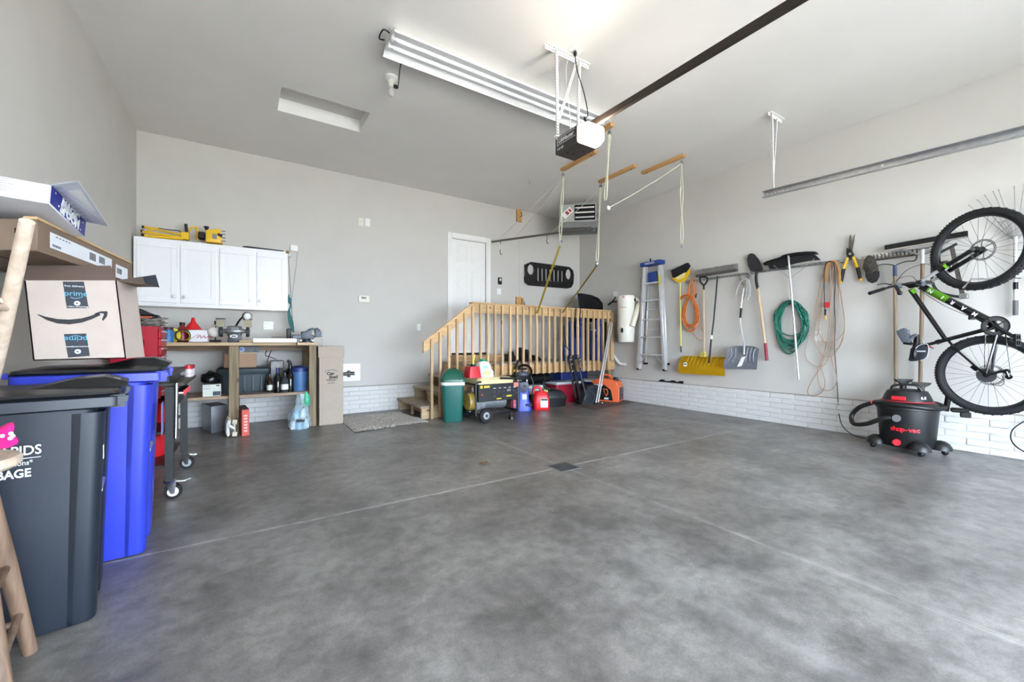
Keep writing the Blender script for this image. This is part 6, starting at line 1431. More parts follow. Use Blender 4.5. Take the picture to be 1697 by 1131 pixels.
hd = g(409, 524, gy-.02); dv = V((.3, -.9, -.25)).normalized(); bm = nb(); tube(bm, [hd-dv*.085, hd-dv*.05, hd-dv*.01, hd+dv*.02], [.022, .036, .05, .053], 18); lh = obj('lamp_head', bm, M_black, t)
bm = nb(); ball(bm, hd+dv*.015, .045, (1, 1, 1), 16, 8); obj('lamp_bulb', bm, M_whitep, lh)
for i, (u, lab_) in enumerate(((350, 'first'), (355, 'second'), (360, 'third'), (364, 'fourth'))):
    c = on(u, 5.95); bm = nb(); lathe(bm, [(0, 0), (.014, 0), (.016, .022), (.01, .03), (0, .031)], 10, Matrix.Translation(c+V((0, 0, .001)))); single('impact_socket', bm, M_black, 'small black socket on the bench edge before the dust mask, %s from the left' % lab_, 'socket', 'small black sockets')
t = thing('wood_offcut', 'small wooden offcut beside the grinder on the bench edge', 'offcut'); c = on(406, 5.97); bm = nb(); box(bm, c.x-.06, c.x+.09, 5.92, 6.02, BZ+.001, BZ+.03, .003); obj('block', bm, M_bench, t)
t = thing('white_board', 'long white melamine board lying on the bench between the front planks', 'board'); bm = nb(); box(bm, xB+.008, xC-.006, by0+.02, by0+.24, BZ+.001, BZ+.05, .003); obj('board', bm, M_cab, t)
bm = nb(); 
# vise
t = thing('bench_vise', 'dark grey bench vise bolted to the right end of the workbench', 'vise'); M_vs = mat('vise_grey', (58, 62, 70), .4, .4, var=.1)
vy_ = 5.98; g = lambda u, v: P(u, v, Y=vy_)
bm = nb(); lathe(bm, [(0, 0), (.085, 0), (.085, .014), (.05, .02), (.045, .045)], 22, Matrix.Translation((g(508, 566).x, vy_, BZ+.001))); obj('swivel_base', bm, M_vs, t)
for dx in (-.07, .07): bm = nb(); cyl(bm, (g(508, 566).x+dx, vy_-.03, BZ+.014), (g(508, 566).x+dx, vy_-.03, BZ+.026), .012, seg=6); obj('bolt', bm, M_steel, t)
bm = nb(); box(bm, g(484, 0).x, g(520, 0).x, vy_-.03, vy_+.03, g(0, 559).z if False else BZ+.045, BZ+.10, .008); obj('slide', bm, M_vs, t)
bm = nb(); prism(bm, [g(u, v)-V((0, .045, 0)) for u, v in ((499, 562), (499, 550), (506, 549.5), (512, 545), (519, 543.5), (520.5, 546), (517, 549), (515.5, 553), (518, 562))], (0, .09, 0)); bev(bm, .006, 2); obj('fixed_jaw', bm, M_vs, t)
bm = nb(); prism(bm, [g(u, v)-V((0, .045, 0)) for u, v in ((521, 560), (522, 553), (521, 549), (520.8, 544.5), (525, 543.5), (530, 547), (532, 553), (531, 559)) ], (0, .09, 0)); bev(bm, .006, 2); obj('moving_jaw', bm, M_vs, t)
bm = nb(); cyl(bm, g(531, 556), g(536, 556), .014); cyl(bm, g(534, 552)+V((0, -.02, .02)), g(534, 574), .006); ball(bm, g(534, 552)+V((0, -.02, .02)), .011); ball(bm, g(534, 574), .011); obj('screw_handle', bm, M_steel, t)
t = thing('caulk_gun', 'small black clamp standing behind the white board', 'clamp'); c = P(479, 552, Y=6.2); bm = nb(); box(bm, c.x-.03, c.x+.025, 6.17, 6.23, BZ+.001, P(480, 545, Y=6.2).z, .008); obj('body', bm, M_black, t); bm = nb(); bar(bm, (c.x-.2, 6.2, BZ+.07), (c.x, 6.2, BZ+.065), .03, .01); obj('bar', bm, mat('rusty_bar', (96, 80, 66), .6, .3), t)

# --- on the plank shelf
t = thing('white_product_box', 'white retail box with a dark car picture on the lower shelf', 'box'); a, b = SP(334.5, 660), SP(365, 659); zt = P(335, 638, Y=5.97).z
M_wb = mat('offwhite_box', (214, 218, 208), .6, var=.03); bm = nb(); box(bm, a.x, b.x, 5.95, 6.12, SZ+.001, zt, .003); o_ = obj('box', bm, M_wb, t)
def rect_on(par, x0, x1, z0, z1, y, m, nm, d=.001): bm = nb(); box(bm, x0, x1, y-d, y, z0, z1); return obj(nm, bm, m, par)
wd = b.x-a.x; hh = zt-SZ
rect_on(o_, a.x+wd*.56, b.x-wd*.02, SZ+hh*.08, SZ+hh*.42, 5.95, mat('picture_navy', (40, 50, 70), .5, var=.4, scale=40), 'picture')
for k in range(3): rect_on(o_, a.x+wd*(.1+.12*k), a.x+wd*(.15+.12*k), SZ+hh*.62, SZ+hh*.72, 5.95, M_lidlab, 'printed_icon')
rect_on(o_, a.x+wd*.08, a.x+wd*.44, SZ+hh*.84, SZ+hh*.87, 5.95, M_lidlab, 'printed_line'); rect_on(o_, a.x+wd*.74, a.x+wd*.93, SZ+hh*.84, SZ+hh*.94, 5.95, M_ink, 'printed_mark')
t = thing('black_trash_bag', 'knotted black plastic bag lying on the white retail box', 'bag'); c = P(349, 627, Y=6.07); 
bm = nb(); ball(bm, (c.x, 6.07, zt+.06), .1, (1.0, .9, .75), 20, 12)
for v in bm.verts: v.co += V((noise.noise(v.co*22), noise.noise(v.co*22+V((5, 0, 0))), noise.noise(v.co*18)))*.016; v.co.z = max(v.co.z, zt+.002)
obj('bag', bm, mat('bag_black', (14, 14, 16), .25, var=.1), t); bm = nb(); tube(bm, [(c.x-.01, 6.05, zt+.12), (c.x+.0, 6.05, zt+.155)], [.03, .014], 8); obj('knot', bm, mat('bag_black', (14, 14, 16), .25), t)
# storage tote
t = thing('storage_tote', 'dark grey-green storage tote with lid on the workbench shelf', 'storage tote'); M_tote = mat('tote_slate', (44, 58, 66), .45, var=.05)
a, b = P(364, 655, Y=6.19), P(444, 655, Y=6.19); zt = P(400, 614, Y=6.15).z; x0, x1 = a.x, b.x
bm = nb(); loft(bm, [rrect(x1-x0-.05, .36, .03, SZ+.001, 3, (x0+x1)/2, 6.385), rrect(x1-x0, .42, .03, zt, 3, (x0+x1)/2, 6.385)]); bd_ = obj('bin', bm, M_tote, t)
bm = nb(); loft(bm, [rrect(x1-x0+.05, .47, .03, zt-.055, 3, (x0+x1)/2, 6.385), rrect(x1-x0+.06, .48, .03, zt-.045, 3, (x0+x1)/2, 6.385), rrect(x1-x0+.07, .49, .035, zt+.012, 3, (x0+x1)/2, 6.385), rrect(x1-x0+.02, .44, .03, zt+.03, 3, (x0+x1)/2, 6.385)]); obj('lid', bm, M_tote, t)
for f in (.32, .50, .68, .86): bm = nb(); x = x0+(x1-x0)*f; box(bm, x-.008, x+.008, 6.165, 6.20, SZ+.03, zt-.08); obj('rib', bm, M_tote, bd_)
ztt = zt+.03
t = thing('brown_box', 'plain cardboard box sitting on the storage tote', 'carton'); a, b = P(371, 610, Y=6.2), P(425, 610, Y=6.2); zt = P(400, 586, Y=6.2).z
bm = nb(); box(bm, a.x, b.x, 6.2, 6.48, ztt+.001, zt, .003); obj('box', bm, mat('brown_box_card', (168, 136, 110), .75, var=.04), t); bm = nb(); box(bm, a.x+.1, b.x+.01, 6.195, 6.48, zt, zt+.012); obj('flap', bm, mat('tan_card2', (206, 186, 150), .75), t)
t = thing('small_printed_box', 'flat dark printed box with a round blue badge on the cardboard box', 'box'); a, b = P(393, 584, Y=6.22), P(429, 584, Y=6.22); bm = nb(); z0 = zt+.013; z1 = P(410, 574.5, Y=6.22).z; box(bm, a.x, b.x, 6.22, 6.4, z0, z1, .003); o_ = obj('box', bm, mat('dark_print', (74, 78, 86), .5, var=.35, scale=25), t)
bm = nb(); lathe(bm, [(.03, 0), (.03, .002)], 20, Matrix.Translation((a.x+.045, 6.22, (z0+z1)/2)) @ Matrix.Rotation(PI/2, 4, 'X')); o2 = obj('badge_ring', bm, M_whitep, o_); bm = nb(); lathe(bm, [(.024, .001), (.024, .004)], 20, Matrix.Translation((a.x+.045, 6.22, (z0+z1)/2)) @ Matrix.Rotation(PI/2, 4, 'X')); obj('badge', bm, mat('badge_blue', (86, 110, 170), .5), o_)
t = thing('work_gloves_strip', 'flat dark trivet lying in front of the storage tote', 'trivet'); a = SP(400, 653); bm = nb(); box(bm, a.x, a.x+.34, 5.925, 5.945, SZ+.001, SZ+.018, .003); obj('plate', bm, mat('dark_brown_strip', (46, 38, 40), .6), t)
# bottles
def bottle(u, v, h, r, m, label, neck=.33, mlab=None, y=None):
    t_ = thing('bottle', label, 'bottle', group='bottles on the workbench shelf'); c = P(u, v, Y=y or 6.0); c.z = SZ+.001
    bm = nb(); lathe(bm, [(0, 0), (r*.95, 0), (r, .01), (r, h*(.95-neck)), (r*.8, h*(1-neck)), (r*.38, h*(1.12-neck)), (r*.34, h*.97), (r*.4, h*.975), (r*.4, h)], 18, Matrix.Translation(c)); b_ = obj('glass', bm, m, t_)
    if mlab: bm = nb(); lathe(bm, [(r+.001, h*.15), (r+.001, h*.42)], 18, Matrix.Translation(c), caps=False); obj('label', bm, mlab, b_)
    return t_, c
M_gl1 = mat('dark_bottle_glass', (16, 18, 14), .08, var=.05); M_gl2 = mat('brown_glass', (44, 26, 14), .1)
bottle(447, 651, .235, .031, M_gl2, 'small brown beer bottle at the left of the bottle row', mlab=M_wb, y=6.0)
t_, c = bottle(460, 651, .31, .042, M_gl1, 'dark wine bottle with blue foil neck in the bottle row', y=5.97); bm = nb(); lathe(bm, [(.0175, .24), (.0175, .315), (0, .316)], 14, Matrix.Translation(c)); obj('foil', bm, mat('blue_foil', (50, 60, 110), .4, .3), t_)
bottle(472, 651, .25, .044, mat('clear_bottle', (70, 74, 76), .1, trans=.3), 'bottle with a white label and dark crest in the bottle row', mlab=M_whitep, y=5.97)
bottle(481, 650, .34, .04, M_gl1, 'tall black bottle next to the blue bucket', y=5.98)
bottle(466, 640, .30, .05, mat('smoke_jar', (96, 94, 90), .2, .2), 'grey flask standing behind the wine bottle', neck=.2, y=6.22)
t = thing('drink_carrier', 'grey metal container standing behind the bottles', 'container'); a, b = P(448, 640, Y=6.25), P(471, 640, Y=6.25); bm = nb(); box(bm, a.x, b.x, 6.3, 6.45, SZ+.001, P(455, 598, Y=6.3).z, .012); obj('box', bm, mat('scratched_grey', (104, 102, 100), .4, .3, var=.35, scale=30), t)
t = thing('black_grip', 'black pistol-grip tool leaning among the bottles', 'tool'); bm = nb(); tube(bm, [P(473, 618, Y=6.1), P(482, 612, Y=6.05), P(480, 600, Y=6.03), P(476, 598, Y=6.03)], [.03, .028, .02, .018], 10); obj('body', bm, M_black, t)
# blue bucket
t = thing('blue_bucket', 'blue plastic bucket with a darker lid on the workbench shelf', 'bucket'); c = P(496, 646, Y=6.08); c.z = SZ+.001; r_ = .105; h_ = P(496, 616, Y=6.08).z-SZ
bm = nb(); lathe(bm, [(0, 0), (r_*.86, 0), (r_*.88, .01), (r_, h_), (0, h_)], 24, Matrix.Translation(c)); obj('pail', bm, mat('bucket_blue', (74, 110, 160), .4), t)
bm = nb(); lathe(bm, [(r_*1.03, h_), (r_*1.05, h_+.015), (r_*.95, h_+.05), (r_*.55, h_+.075), (0, h_+.078)], 24, Matrix.Translation(c)); obj('lid', bm, mat('lid_navy', (34, 50, 112), .4), t)
line_thing('looped_cable', curve([P(442, 606, Y=6.35), P(445, 592, Y=6.35), P(450, 578, Y=6.3), P(447, 570, Y=6.3), P(440, 588, Y=6.25), P(448, 592, Y=6.25), P(458, 596, Y=6.25)], 7), .005, M_black, 'black power cord looping under the workbench top', 'cord')
# --- on the floor under the bench
t = thing('grey_steel_box', 'grey steel lock box on the floor under the workbench', 'box'); p = P(350, 719, Z=0); q = P(378, 714, Z=0); zt = 1.077-(671-569)/685*UV(p)[2]
M_gs = mat('hammered_grey', (150, 154, 160), .4, .5, var=.08, scale=60)
pa, pb, pc = P(335, 712, Z=0), P(350, 719, Z=0), P(377, 714, Z=0); zt = .31
bm = nb(); prism(bm, [(pa.x, pa.y, .002), (pb.x, pb.y, .002), (pc.x, pc.y, .002), (pa.x+pc.x-pb.x, pa.y+pc.y-pb.y, .002)], (0, 0, zt)); bev(bm, .006, 2); obj('box', bm, M_gs, t)
bm = nb(); prism(bm, [(pa.x, pa.y, zt+.002), (pb.x, pb.y, zt+.002), (pc.x, pc.y, zt+.002), (pa.x+pc.x-pb.x, pa.y+pc.y-pb.y, zt+.002)], (0, 0, .008)); obj('lid', bm, M_gs, t)
t = thing('red_tall_box', 'narrow red product box standing by the workbench post', 'box'); pa, pb, pc = P(395, 714, Z=0), P(401, 724, Z=0), P(413, 722, Z=0)
M_rb = mat('salmon_box', (214, 92, 78), .55, var=.08, scale=14); zt = .30; q4 = pa+pc-pb
bm = nb(); prism(bm, [(pa.x, pa.y, .002), (pb.x, pb.y, .002), (pc.x, pc.y, .002), (q4.x, q4.y, .002)], (0, 0, zt)); o_ = obj('box', bm, M_rb, t)
bm = nb(); prism(bm, [(p.x, p.y, zt+.002) for p in (pa, pb, pc, q4)], (0, 0, .006)); obj('top', bm, mat('box_top_dark', (96, 72, 76), .6, var=.4, scale=40), t)
for k in range(6):
    e = (pc-pb); nn = V((e.y, -e.x, 0)).normalized(); nn = nn if nn.y < 0 else -nn; z = .05+k*.035; bm = nb(); s0, s1 = .25, .75
    prism(bm, [pb+e*s0+nn*.001+V((0, 0, z)), pb+e*s1+nn*.001+V((0, 0, z)), pb+e*s1+nn*.001+V((0, 0, z+.02)), pb+e*s0+nn*.001+V((0, 0, z+.02))], nn*.0006); obj('print_block', bm, mat('pale_print', (232, 190, 184), .6), o_)
# skateboard stood on its tail
t = thing('skateboard', 'small skateboard with pale wheels standing on end against the bench post', 'skateboard'); y_ = 5.70
g = lambda u, v, y=y_: P(u, v, Y=y)
bm = nb(); pts = [g(u, v) for u, v in ((378, 695), (381, 693), (383, 698), (380, 710), (381, 722), (377, 725), (374.5, 718), (375, 704))]; prism(bm, pts, (-.02, .16, 0)); bev(bm, .006, 2); obj('deck', bm, mat('skate_deck', (206, 206, 204), .4, var=.25, scale=18), t)
bm = nb(); tube(bm, [g(379, 706), g(388, 711)], .018, 8); tube(bm, [g(388, 702), g(389, 720)], .012, 8); obj('truck', bm, M_alu, t)
for v in (700, 720): bm = nb(); cyl(bm, g(385, v), g(393, v), .028, seg=18); obj('wheel', bm, mat('skate_wheel', (214, 204, 186), .5), t)
bm = nb(); tube(bm, [g(377, 690), g(381, 697)], .006, 6); obj('tail_strap', bm, M_cleat, t)
# clear bag of bottles
t = thing('bottle_bag', 'clear plastic bag of empty bottles tied with a green bag', 'bag'); c = P(497, 712, Z=0); cy = c.y+.05
M_clear = mat('clear_bag', (208, 228, 238), .1, var=.15, scale=30, alpha=.34); bm = nb()
secs = []
for z, rx, ry in ((.003, .12, .10), (.05, .13, .11), (.14, .125, .11), (.20, .115, .10), (.28, .085, .07), (.36, .07, .05), (.44, .06, .04)):
    secs.append([V((c.x+(.03 if z > .25 else 0)+rx*math.cos(a)*(1+.13*math.sin(5*a+z*30)), cy+ry*math.sin(a)*(1+.13*math.cos(7*a+z*20)), z)) for a in [2*PI*k/24 for k in range(24)]])
loft(bm, secs); obj('bag', bm, M_clear, t)
bm = nb()
for k in range(2): pass
bm = nb(); secs = []
for z, rx in ((.27, .03), (.31, .06), (.37, .055), (.43, .04), (.46, .015)): secs.append([V((c.x+.075+rx*.8*math.cos(a)*(1+.15*math.sin(4*a+z*40)), cy-.02+rx*.7*math.sin(a), z)) for a in [2*PI*k/16 for k in range(16)]])
loft(bm, secs); obj('green_bag_top', bm, mat('green_bag', (84, 196, 158), .25, var=.25, scale=30, alpha=.75), t)
for k, (dx, dz, m_) in enumerate(((-.075, 0, (206, 226, 236)), (-.005, 0, (110, 180, 220)), (.07, 0, (190, 216, 232)), (-.04, .13, (130, 196, 226)), (.035, .13, (214, 228, 234)))):
    bm = nb(); lathe(bm, [(0, .01+dz), (.032, .01+dz), (.033, .09+dz), (.014, .115+dz), (.013, .125+dz)], 12, Matrix.Translation((c.x+dx, cy-.045, 0))); obj('bottle', bm, mat('pet_%d' % k, m_, .2), t)
bm = nb(); box(bm, c.x-.045, c.x+.045, cy-.116, cy-.112, .10, .135); obj('printed_label', bm, M_ink, t)
# tall can-recycling carton
t = thing('tall_carton', 'tall pale cardboard bin with slip-over lid beside the workbench', 'carton'); p0, p1 = P(529, 706.5, Z=0), P(570, 703.5, Z=0); cy0 = p0.y
M_cs = mat('pale_card', (176, 162, 148), .75, var=.03, bump=.04, bscale=120); zt = P(545, 574, Y=cy0).z; zl = P(545, 593, Y=cy0).z; x0, x1 = p0.x, p1.x
bm = nb(); box(bm, x0, x1, cy0, cy0+.34, .002, zt-.01, .003); o_ = obj('bin', bm, M_cs, t)
bm = nb(); box(bm, x0-.012, x1+.010, cy0-.012, cy0+.352, zl, zt, .003); obj('lid', bm, M_cs, t)
xm = (x0+x1)/2; z_ = P(547, 622, Y=cy0).z
text('lettering', 'Can', .055, M_ink, o_, frame((xm-.01, cy0-.0015, z_+.02), (1, 0, .05), (0, 0, 1)), bold=.0025); text('lettering', 'Shed', .055, M_ink, o_, frame((xm+.025, cy0-.0015, z_-.028), (1, 0, .05), (0, 0, 1)), bold=.0025)
bm = nb(); tube(bm, [(xm-.07, cy0-.002, z_+.03), (xm-.075, cy0-.002, z_+.055), (xm-.02, cy0-.002, z_+.062), (xm+.03, cy0-.002, z_+.07), (xm+.08, cy0-.002, z_+.045)], .003, 5); obj('printed_roof', bm, M_ink, o_)
for z2, w2 in ((z_-.06, .09), (z_-.075, .07), (z_-.105, .055)): rect_on(o_, xm-w2*.8, xm+w2*.8, z2-.003, z2+.003, cy0, M_ink, 'print_line')
# cleanout panel with valves
t = thing('valve_panel', 'white wall panel with a dark pipe valve beside the tall carton', 'valve panel'); a, b = P(568, 603.5, Y=YB), P(597, 631, Y=YB); bm = nb(); box(bm, a.x, b.x, YB-.012, YB, b.z, a.z, .003); obj('panel', bm, M_white, t)
c = P(576, 620, Y=YB-.06); bm = nb(); cyl(bm, (c.x-.06, c.y, c.z), (c.x+.09, c.y, c.z+.005), .026); cyl(bm, (c.x+.02, c.y, c.z-.05), (c.x+.02, c.y, c.z+.05), .022); cyl(bm, (c.x+.05, c.y, c.z), (c.x+.05, YB-.01, c.z), .02); obj('valve', bm, mat('dark_brass', (88, 84, 80), .4, .6), t)
bm = nb(); cyl(bm, (c.x+.09, c.y-.01, c.z), (c.x+.10, c.y-.01, c.z), .03); obj('cap', bm, M_steel, t)
# rug
t = thing('grey_rug', 'grey shaggy doormat on the floor at the foot of the stair', 'rug'); M_rug = mat('rug_grey', (188, 183, 177), .95, var=.4, scale=45, bump=1.0, bscale=150)
rc = [P(587, 717.5, Z=0), P(711, 700, Z=0), V((2.02, 6.30, 0)), V((1.12, 6.30, 0))]; bm = nb(); N1, N2 = 60, 60
def rp(i, j):
    a, b = i/N1, j/N2; p = rc[0].lerp(rc[1], a).lerp(rc[3].lerp(rc[2], a), b); e = min(a, 1-a, b, 1-b); h = .008+.014*min(1, e*20)+.014*noise.noise(V((p.x*38, p.y*38, 0)))+.010*noise.noise(V((p.x*90, p.y*90, 3)))
    return V((p.x+.01*noise.noise(p*9), p.y+.01*noise.noise(p*9+V((4, 4, 4))), max(.002, h)))
G = [[bm.verts.new(rp(i, j)) for j in range(N2+1)] for i in range(N1+1)]
for i in range(N1):
    for j in range(N2): bm.faces.new((G[i][j], G[i+1][j], G[i+1][j+1], G[i][j+1]))
obj('pile', bm, M_rug, t); bm = nb(); prism(bm, [V((p.x, p.y, .001)) for p in rc], (0, 0, .002)); obj('backing', bm, mat('rug_backing', (110, 104, 98), .9), t)
# ================================================================= STAIR, LANDING AND WHAT STANDS AROUND IT
M_deck = wood('deck_pine', (172, 134, 88), (206, 168, 120), 0); M_bal = wood('baluster_pine', (182, 148, 108), (212, 182, 142), 2); M_tread = wood('tread_worn', (138, 122, 104), (176, 156, 132), 1)
M_side = wood('stair_ply', (164, 138, 104), (198, 174, 138), 0); M_hrail = wood('rail_pine', (178, 142, 96), (208, 174, 126), 0)
dy0, dx0, dx1, dz = 5.57, 2.895, 5.96, .755
t = thing('wooden_landing', 'pine stair and landing with slatted railing in front of the house door', 'stair landing')
n = 7
for k in range(n):
    y0 = dy0+.005+(BY-.008-dy0)*k/n; bm = nb(); box(bm, dx0-.02, dx1, y0, y0+(BY-.008-dy0)/n-.006, dz-.03, dz, .003); obj('deck_board', bm, wood('deck_grey_board', (140, 124, 106), (176, 158, 136), 0), t)
bm = nb(); box(bm, dx0, dx1, dy0, dy0+.04, dz-.185, dz-.031, .003); obj('rim_joist', bm, M_deck, t)
bm = nb(); box(bm, dx0, dx0+.04, dy0+.041, BY-.01, dz-.185, dz-.031); obj('end_joist', bm, M_deck, t)
bm = nb(); box(bm, dx1-.04, dx1, dy0+.041, BY-.01, dz-.185, dz-.031); obj('end_joist', bm, M_deck, t)
for x in (3.5, 4.1, 4.7, 5.3): bm = nb(); box(bm, x, x+.04, dy0+.041, BY-.01, dz-.17, dz-.031); obj('joist', bm, M_deck, t)
for x in (dx0+.1, 3.75, dx1-.12):
    for y in (dy0+.05, BY-.12): bm = nb(); box(bm, x, x+.09, y, y+.09, .002, dz-.186); obj('support_post', bm, M_post, t)
# stair
run, rise = .265, dz/4
for k in range(3):
    z = rise*(k+1); x0 = dx0-run*(3-k)
    bm = nb(); box(bm, x0-.025, x0+run+.005, dy0-.02, BY-.02, z-.035, z, .004); obj('tread', bm, M_tread, t)
    bm = nb(); box(bm, x0, x0+run, dy0+.005, dy0+.04, .002 if k == 0 else z-rise*1.0, z-.036); obj('side_board', bm, M_side, t)
    if k: bm = nb(); box(bm, x0, x0+run, dy0+.005, dy0+.04, .002, z-rise-.001); obj('side_board', bm, M_side, t)
    bm = nb(); box(bm, x0+.03, x0+.06, dy0+.5, dy0+.54, .002, z-.036); obj('middle_strut', bm, M_side, t)
    bm = nb(); box(bm, x0+.19, x0+.22, dy0+.05, BY-.03, z-.035-.10 if k else .01, z-.036); obj('riser', bm, M_side, t)
    bm = nb(); box(bm, x0, x0+run, BY-.06, BY-.025, .002, z-.036); obj('side_board', bm, M_side, t)
bm = nb(); box(bm, dx0+.02, dx0+.05, dy0+.05, BY-.03, .40, .56); obj('riser', bm, M_side, t)
# handrail
zr1 = dz+.94; yR = dy0-.04; xk = P(783, 503, Y=yR).x; xe = P(702, 567, Y=yR).x; zk = P(783, 503, Y=yR).z; zk2 = P(783, 519, Y=yR).z; ze = P(702, 567, Y=yR).z
xr1 = P(1012, 520, Y=yR).x
bm = nb(); prism(bm, [(xk, yR, zk), (xr1, yR, zk), (xr1, yR, zk-.14), (xk+.02, yR, zk-.14)], (0, .038, 0)); obj('top_rail', bm, M_hrail, t)
bm = nb(); box(bm, xk-.01, xr1+.01, yR-.02, yR+.10, zk, zk+.02, .003); obj('rail_cap', bm, M_hrail, t)
bm = nb(); prism(bm, [(xe, yR, ze), (xk, yR, zk), (xk+.02, yR, zk-.14), (xk-.01, yR, zk-.16), (xe, yR, ze-.155)], (0, .038, 0)); obj('stair_rail', bm, M_hrail, t)
us = [716, 730, 744.6, 758, 771, 784, 797, 809, 821, 833, 846, 857.5, 868, 879.3, 890, 900.4, 910.5, 920, 930.5, 940, 949, 958.2, 967.2, 975, 984.5, 992.4, 1000, 1008.5]
def slope_z(x): return zk if x >= xk else ze+(zk-ze)*(x-xe)/(xk-xe)
xs = [P(u, 560, Y=yR-.03).x for u in us]
for i, x in enumerate(xs):
    top = slope_z(x)-(.045 if x < xk else .012); bot = (.004 if i == 0 else (.004 if x < dx0-run*1.9 else (rise if x < dx0-run else (rise*2 if x < dx0-.05 else dz-.185))))
    if i == 1: bot = .03
    bm = nb(); box(bm, x-.0175, x+.0175, yR-.036, yR-.001, bot, top, .002); obj('baluster', bm, M_bal, t)
for x in (dx1-.1,):
    bm = nb(); box(bm, x, x+.085, yR+.039, yR+.039+.0005+.085, dz+.002, zk-.002, .003); obj('rail_post', bm, M_bal, t)
# door step on the landing
t = thing('door_step', 'low wooden step on the landing below the house door', 'step'); bm = nb(); xa, xb = DX0-.06, DX1+.10
box(bm, xa, xb, BY-.34, BY-.03, DZ0-.03-.035, DZ0-.032, .003); obj('tread', bm, M_deck, t); bm = nb(); box(bm, xa+.01, xb-.01, BY-.32, BY-.29, dz+.002, DZ0-.066); obj('front_board', bm, M_deck, t)
for x in (xa+.01, xb-.05): bm = nb(); box(bm, x, x+.04, BY-.288, BY-.04, dz+.002, DZ0-.066); obj('bearer', bm, M_deck, t)
# boots / shoes heap
M_boot = mat('boot_black', (24, 24, 27), .6, var=.2, scale=30)
for i, (u, lab_) in enumerate(((842, 'black boot on the landing, nearest the house door'), (851, 'black boot on the landing, second from the house door'), (864, 'black boot standing in the middle of the row on the landing'), (876, 'black boot on the landing, second from the blue bags'), (886, 'black shoe at the end of the row near the blue bags'))):
    c = P(u, 598, Y=6.2); c = V((c.x, 6.18+.06*(i % 2), dz+.002)); t = thing('boot', lab_, 'boot', group='boots on the landing'); h = (.12, .17, .24, .20, .10)[i]
    bm = nb(); loft(bm, [[c+V((.05*math.cos(a)*1.0, .14*math.sin(a)-.02, 0)) for a in [2*PI*k/14 for k in range(14)]], [c+V((.052*math.cos(a), .145*math.sin(a)-.02, .03)) for a in [2*PI*k/14 for k in range(14)]], [c+V((.045*math.cos(a), .10*math.sin(a)+.02, .08)) for a in [2*PI*k/14 for k in range(14)]], [c+V((.045*math.cos(a), .06*math.sin(a)+.06, h)) for a in [2*PI*k/14 for k in range(14)]]]); obj('upper', bm, M_boot, t)
    bm = nb(); loft(bm, [[c+V((.056*math.cos(a), .15*math.sin(a)-.02, z)) for a in [2*PI*k/14 for k in range(14)]] for z in (0, .022)]); obj('sole', bm, M_black, t)
# blue folded camp chairs standing in the corner
M_nv = mat('camp_blue', (36, 62, 140), .65, var=.12, scale=20)
for i, (u0, u1, v0, m_, lab_) in enumerate(((943, 951, 533, M_nv, 'blue folded camp chair standing behind the railing, leftmost of the row'), (955, 964, 528, M_nv, 'blue folded camp chair behind the railing with black straps over it'), (965, 976, 534, mat('camp_black', (22, 22, 26), .7, var=.2, scale=25), 'black folded camp chair standing between the blue ones'), (978, 985, 548, M_nv, 'blue folded camp chair behind the railing, with a white tip'), (986, 996, 530, M_nv, 'blue folded camp chair farthest to the right behind the railing'), (999, 1008, 534, mat('camp_black', (22, 22, 26), .7), 'black folded camp chair at the right end of the row'))):
    y_ = 5.72+.04*(i % 2); a, b = P(u0, 590, Y=y_), P(u1, 590, Y=y_); zt = P(u0, v0, Y=y_).z; t = thing('folded_camp_chair', lab_, 'camp chair', group='folded camp chairs on the landing'); w_ = (b.x-a.x)*.98; c = V(((a.x+b.x)/2, y_, 0))
    bm = nb(); loft(bm, [[c+V((w_*.5*s*math.cos(q), .09*s*math.sin(q), z)) for q in [2*PI*k/16 for k in range(16)]] for z, s in ((dz+.01, .8), (dz+.05, 1), (dz+(zt-dz)*.5, .92+.05*(i % 3)), (zt-.05, 1), (zt, .7))]); 
    for v in bm.verts: v.co += V((noise.noise(v.co*9+V((i, 0, 0))), noise.noise(v.co*9+V((0, i, 3))), 0))*.015
    obj('bag', bm, m_, t)
    bm = nb(); tube(bm, [c+V((w_*.4, -.07, zt-.12)), c+V((0, -.115, zt-.1)), c+V((-w_*.4, -.07, zt-.12))], .012, 6); obj('strap', bm, M_black, t)
    for s in (-1, 1): bm = nb(); cyl(bm, c+V((s*w_*.25, 0, dz+.0015)), c+V((s*w_*.25, 0, dz+.03)), .012); obj('foot', bm, M_black, t)
    if i == 3: bm = nb(); ball(bm, c+V((0, -.06, zt)), .03); obj('white_tip', bm, M_whitep, t)
t = thing('blue_thermos_bag', 'small blue bag on the landing against the railing', 'bag'); a, b = P(932, 595, Y=5.72), P(942, 595, Y=5.72); bm = nb(); box(bm, a.x, b.x, 5.68, 5.80, dz+.002, P(935, 575, Y=5.72).z, .02); obj('bag', bm, M_nv, t); bm = nb(); tube(bm, curve([(a.x+.02, 5.67, dz+.06), (a.x-.02, 5.66, dz+.15), ((a.x+b.x)/2, 5.67, dz+.20)], 5), .008, 6); obj('strap', bm, M_black, t)
for u, lab_ in ((953.5, 'left'), (961, 'right')):
    p = [P(u, 514, Y=yR-.02), P(u-.5, 530, Y=yR-.045), P(u+1, 560, Y=yR-.05)]; p = [V((q.x, yR-.043, q.z)) for q in p]
    bm = nb(); ribbon(bm, [V((p[0].x, yR+.11, zk+.022)), V((p[0].x, yR-.042, zk+.024))]+p[1:], .022, (1, 0, 0)); single('black_strap', bm, M_black, '%s one of two black straps slung over the railing' % lab_, 'strap', 'black straps on the railing')
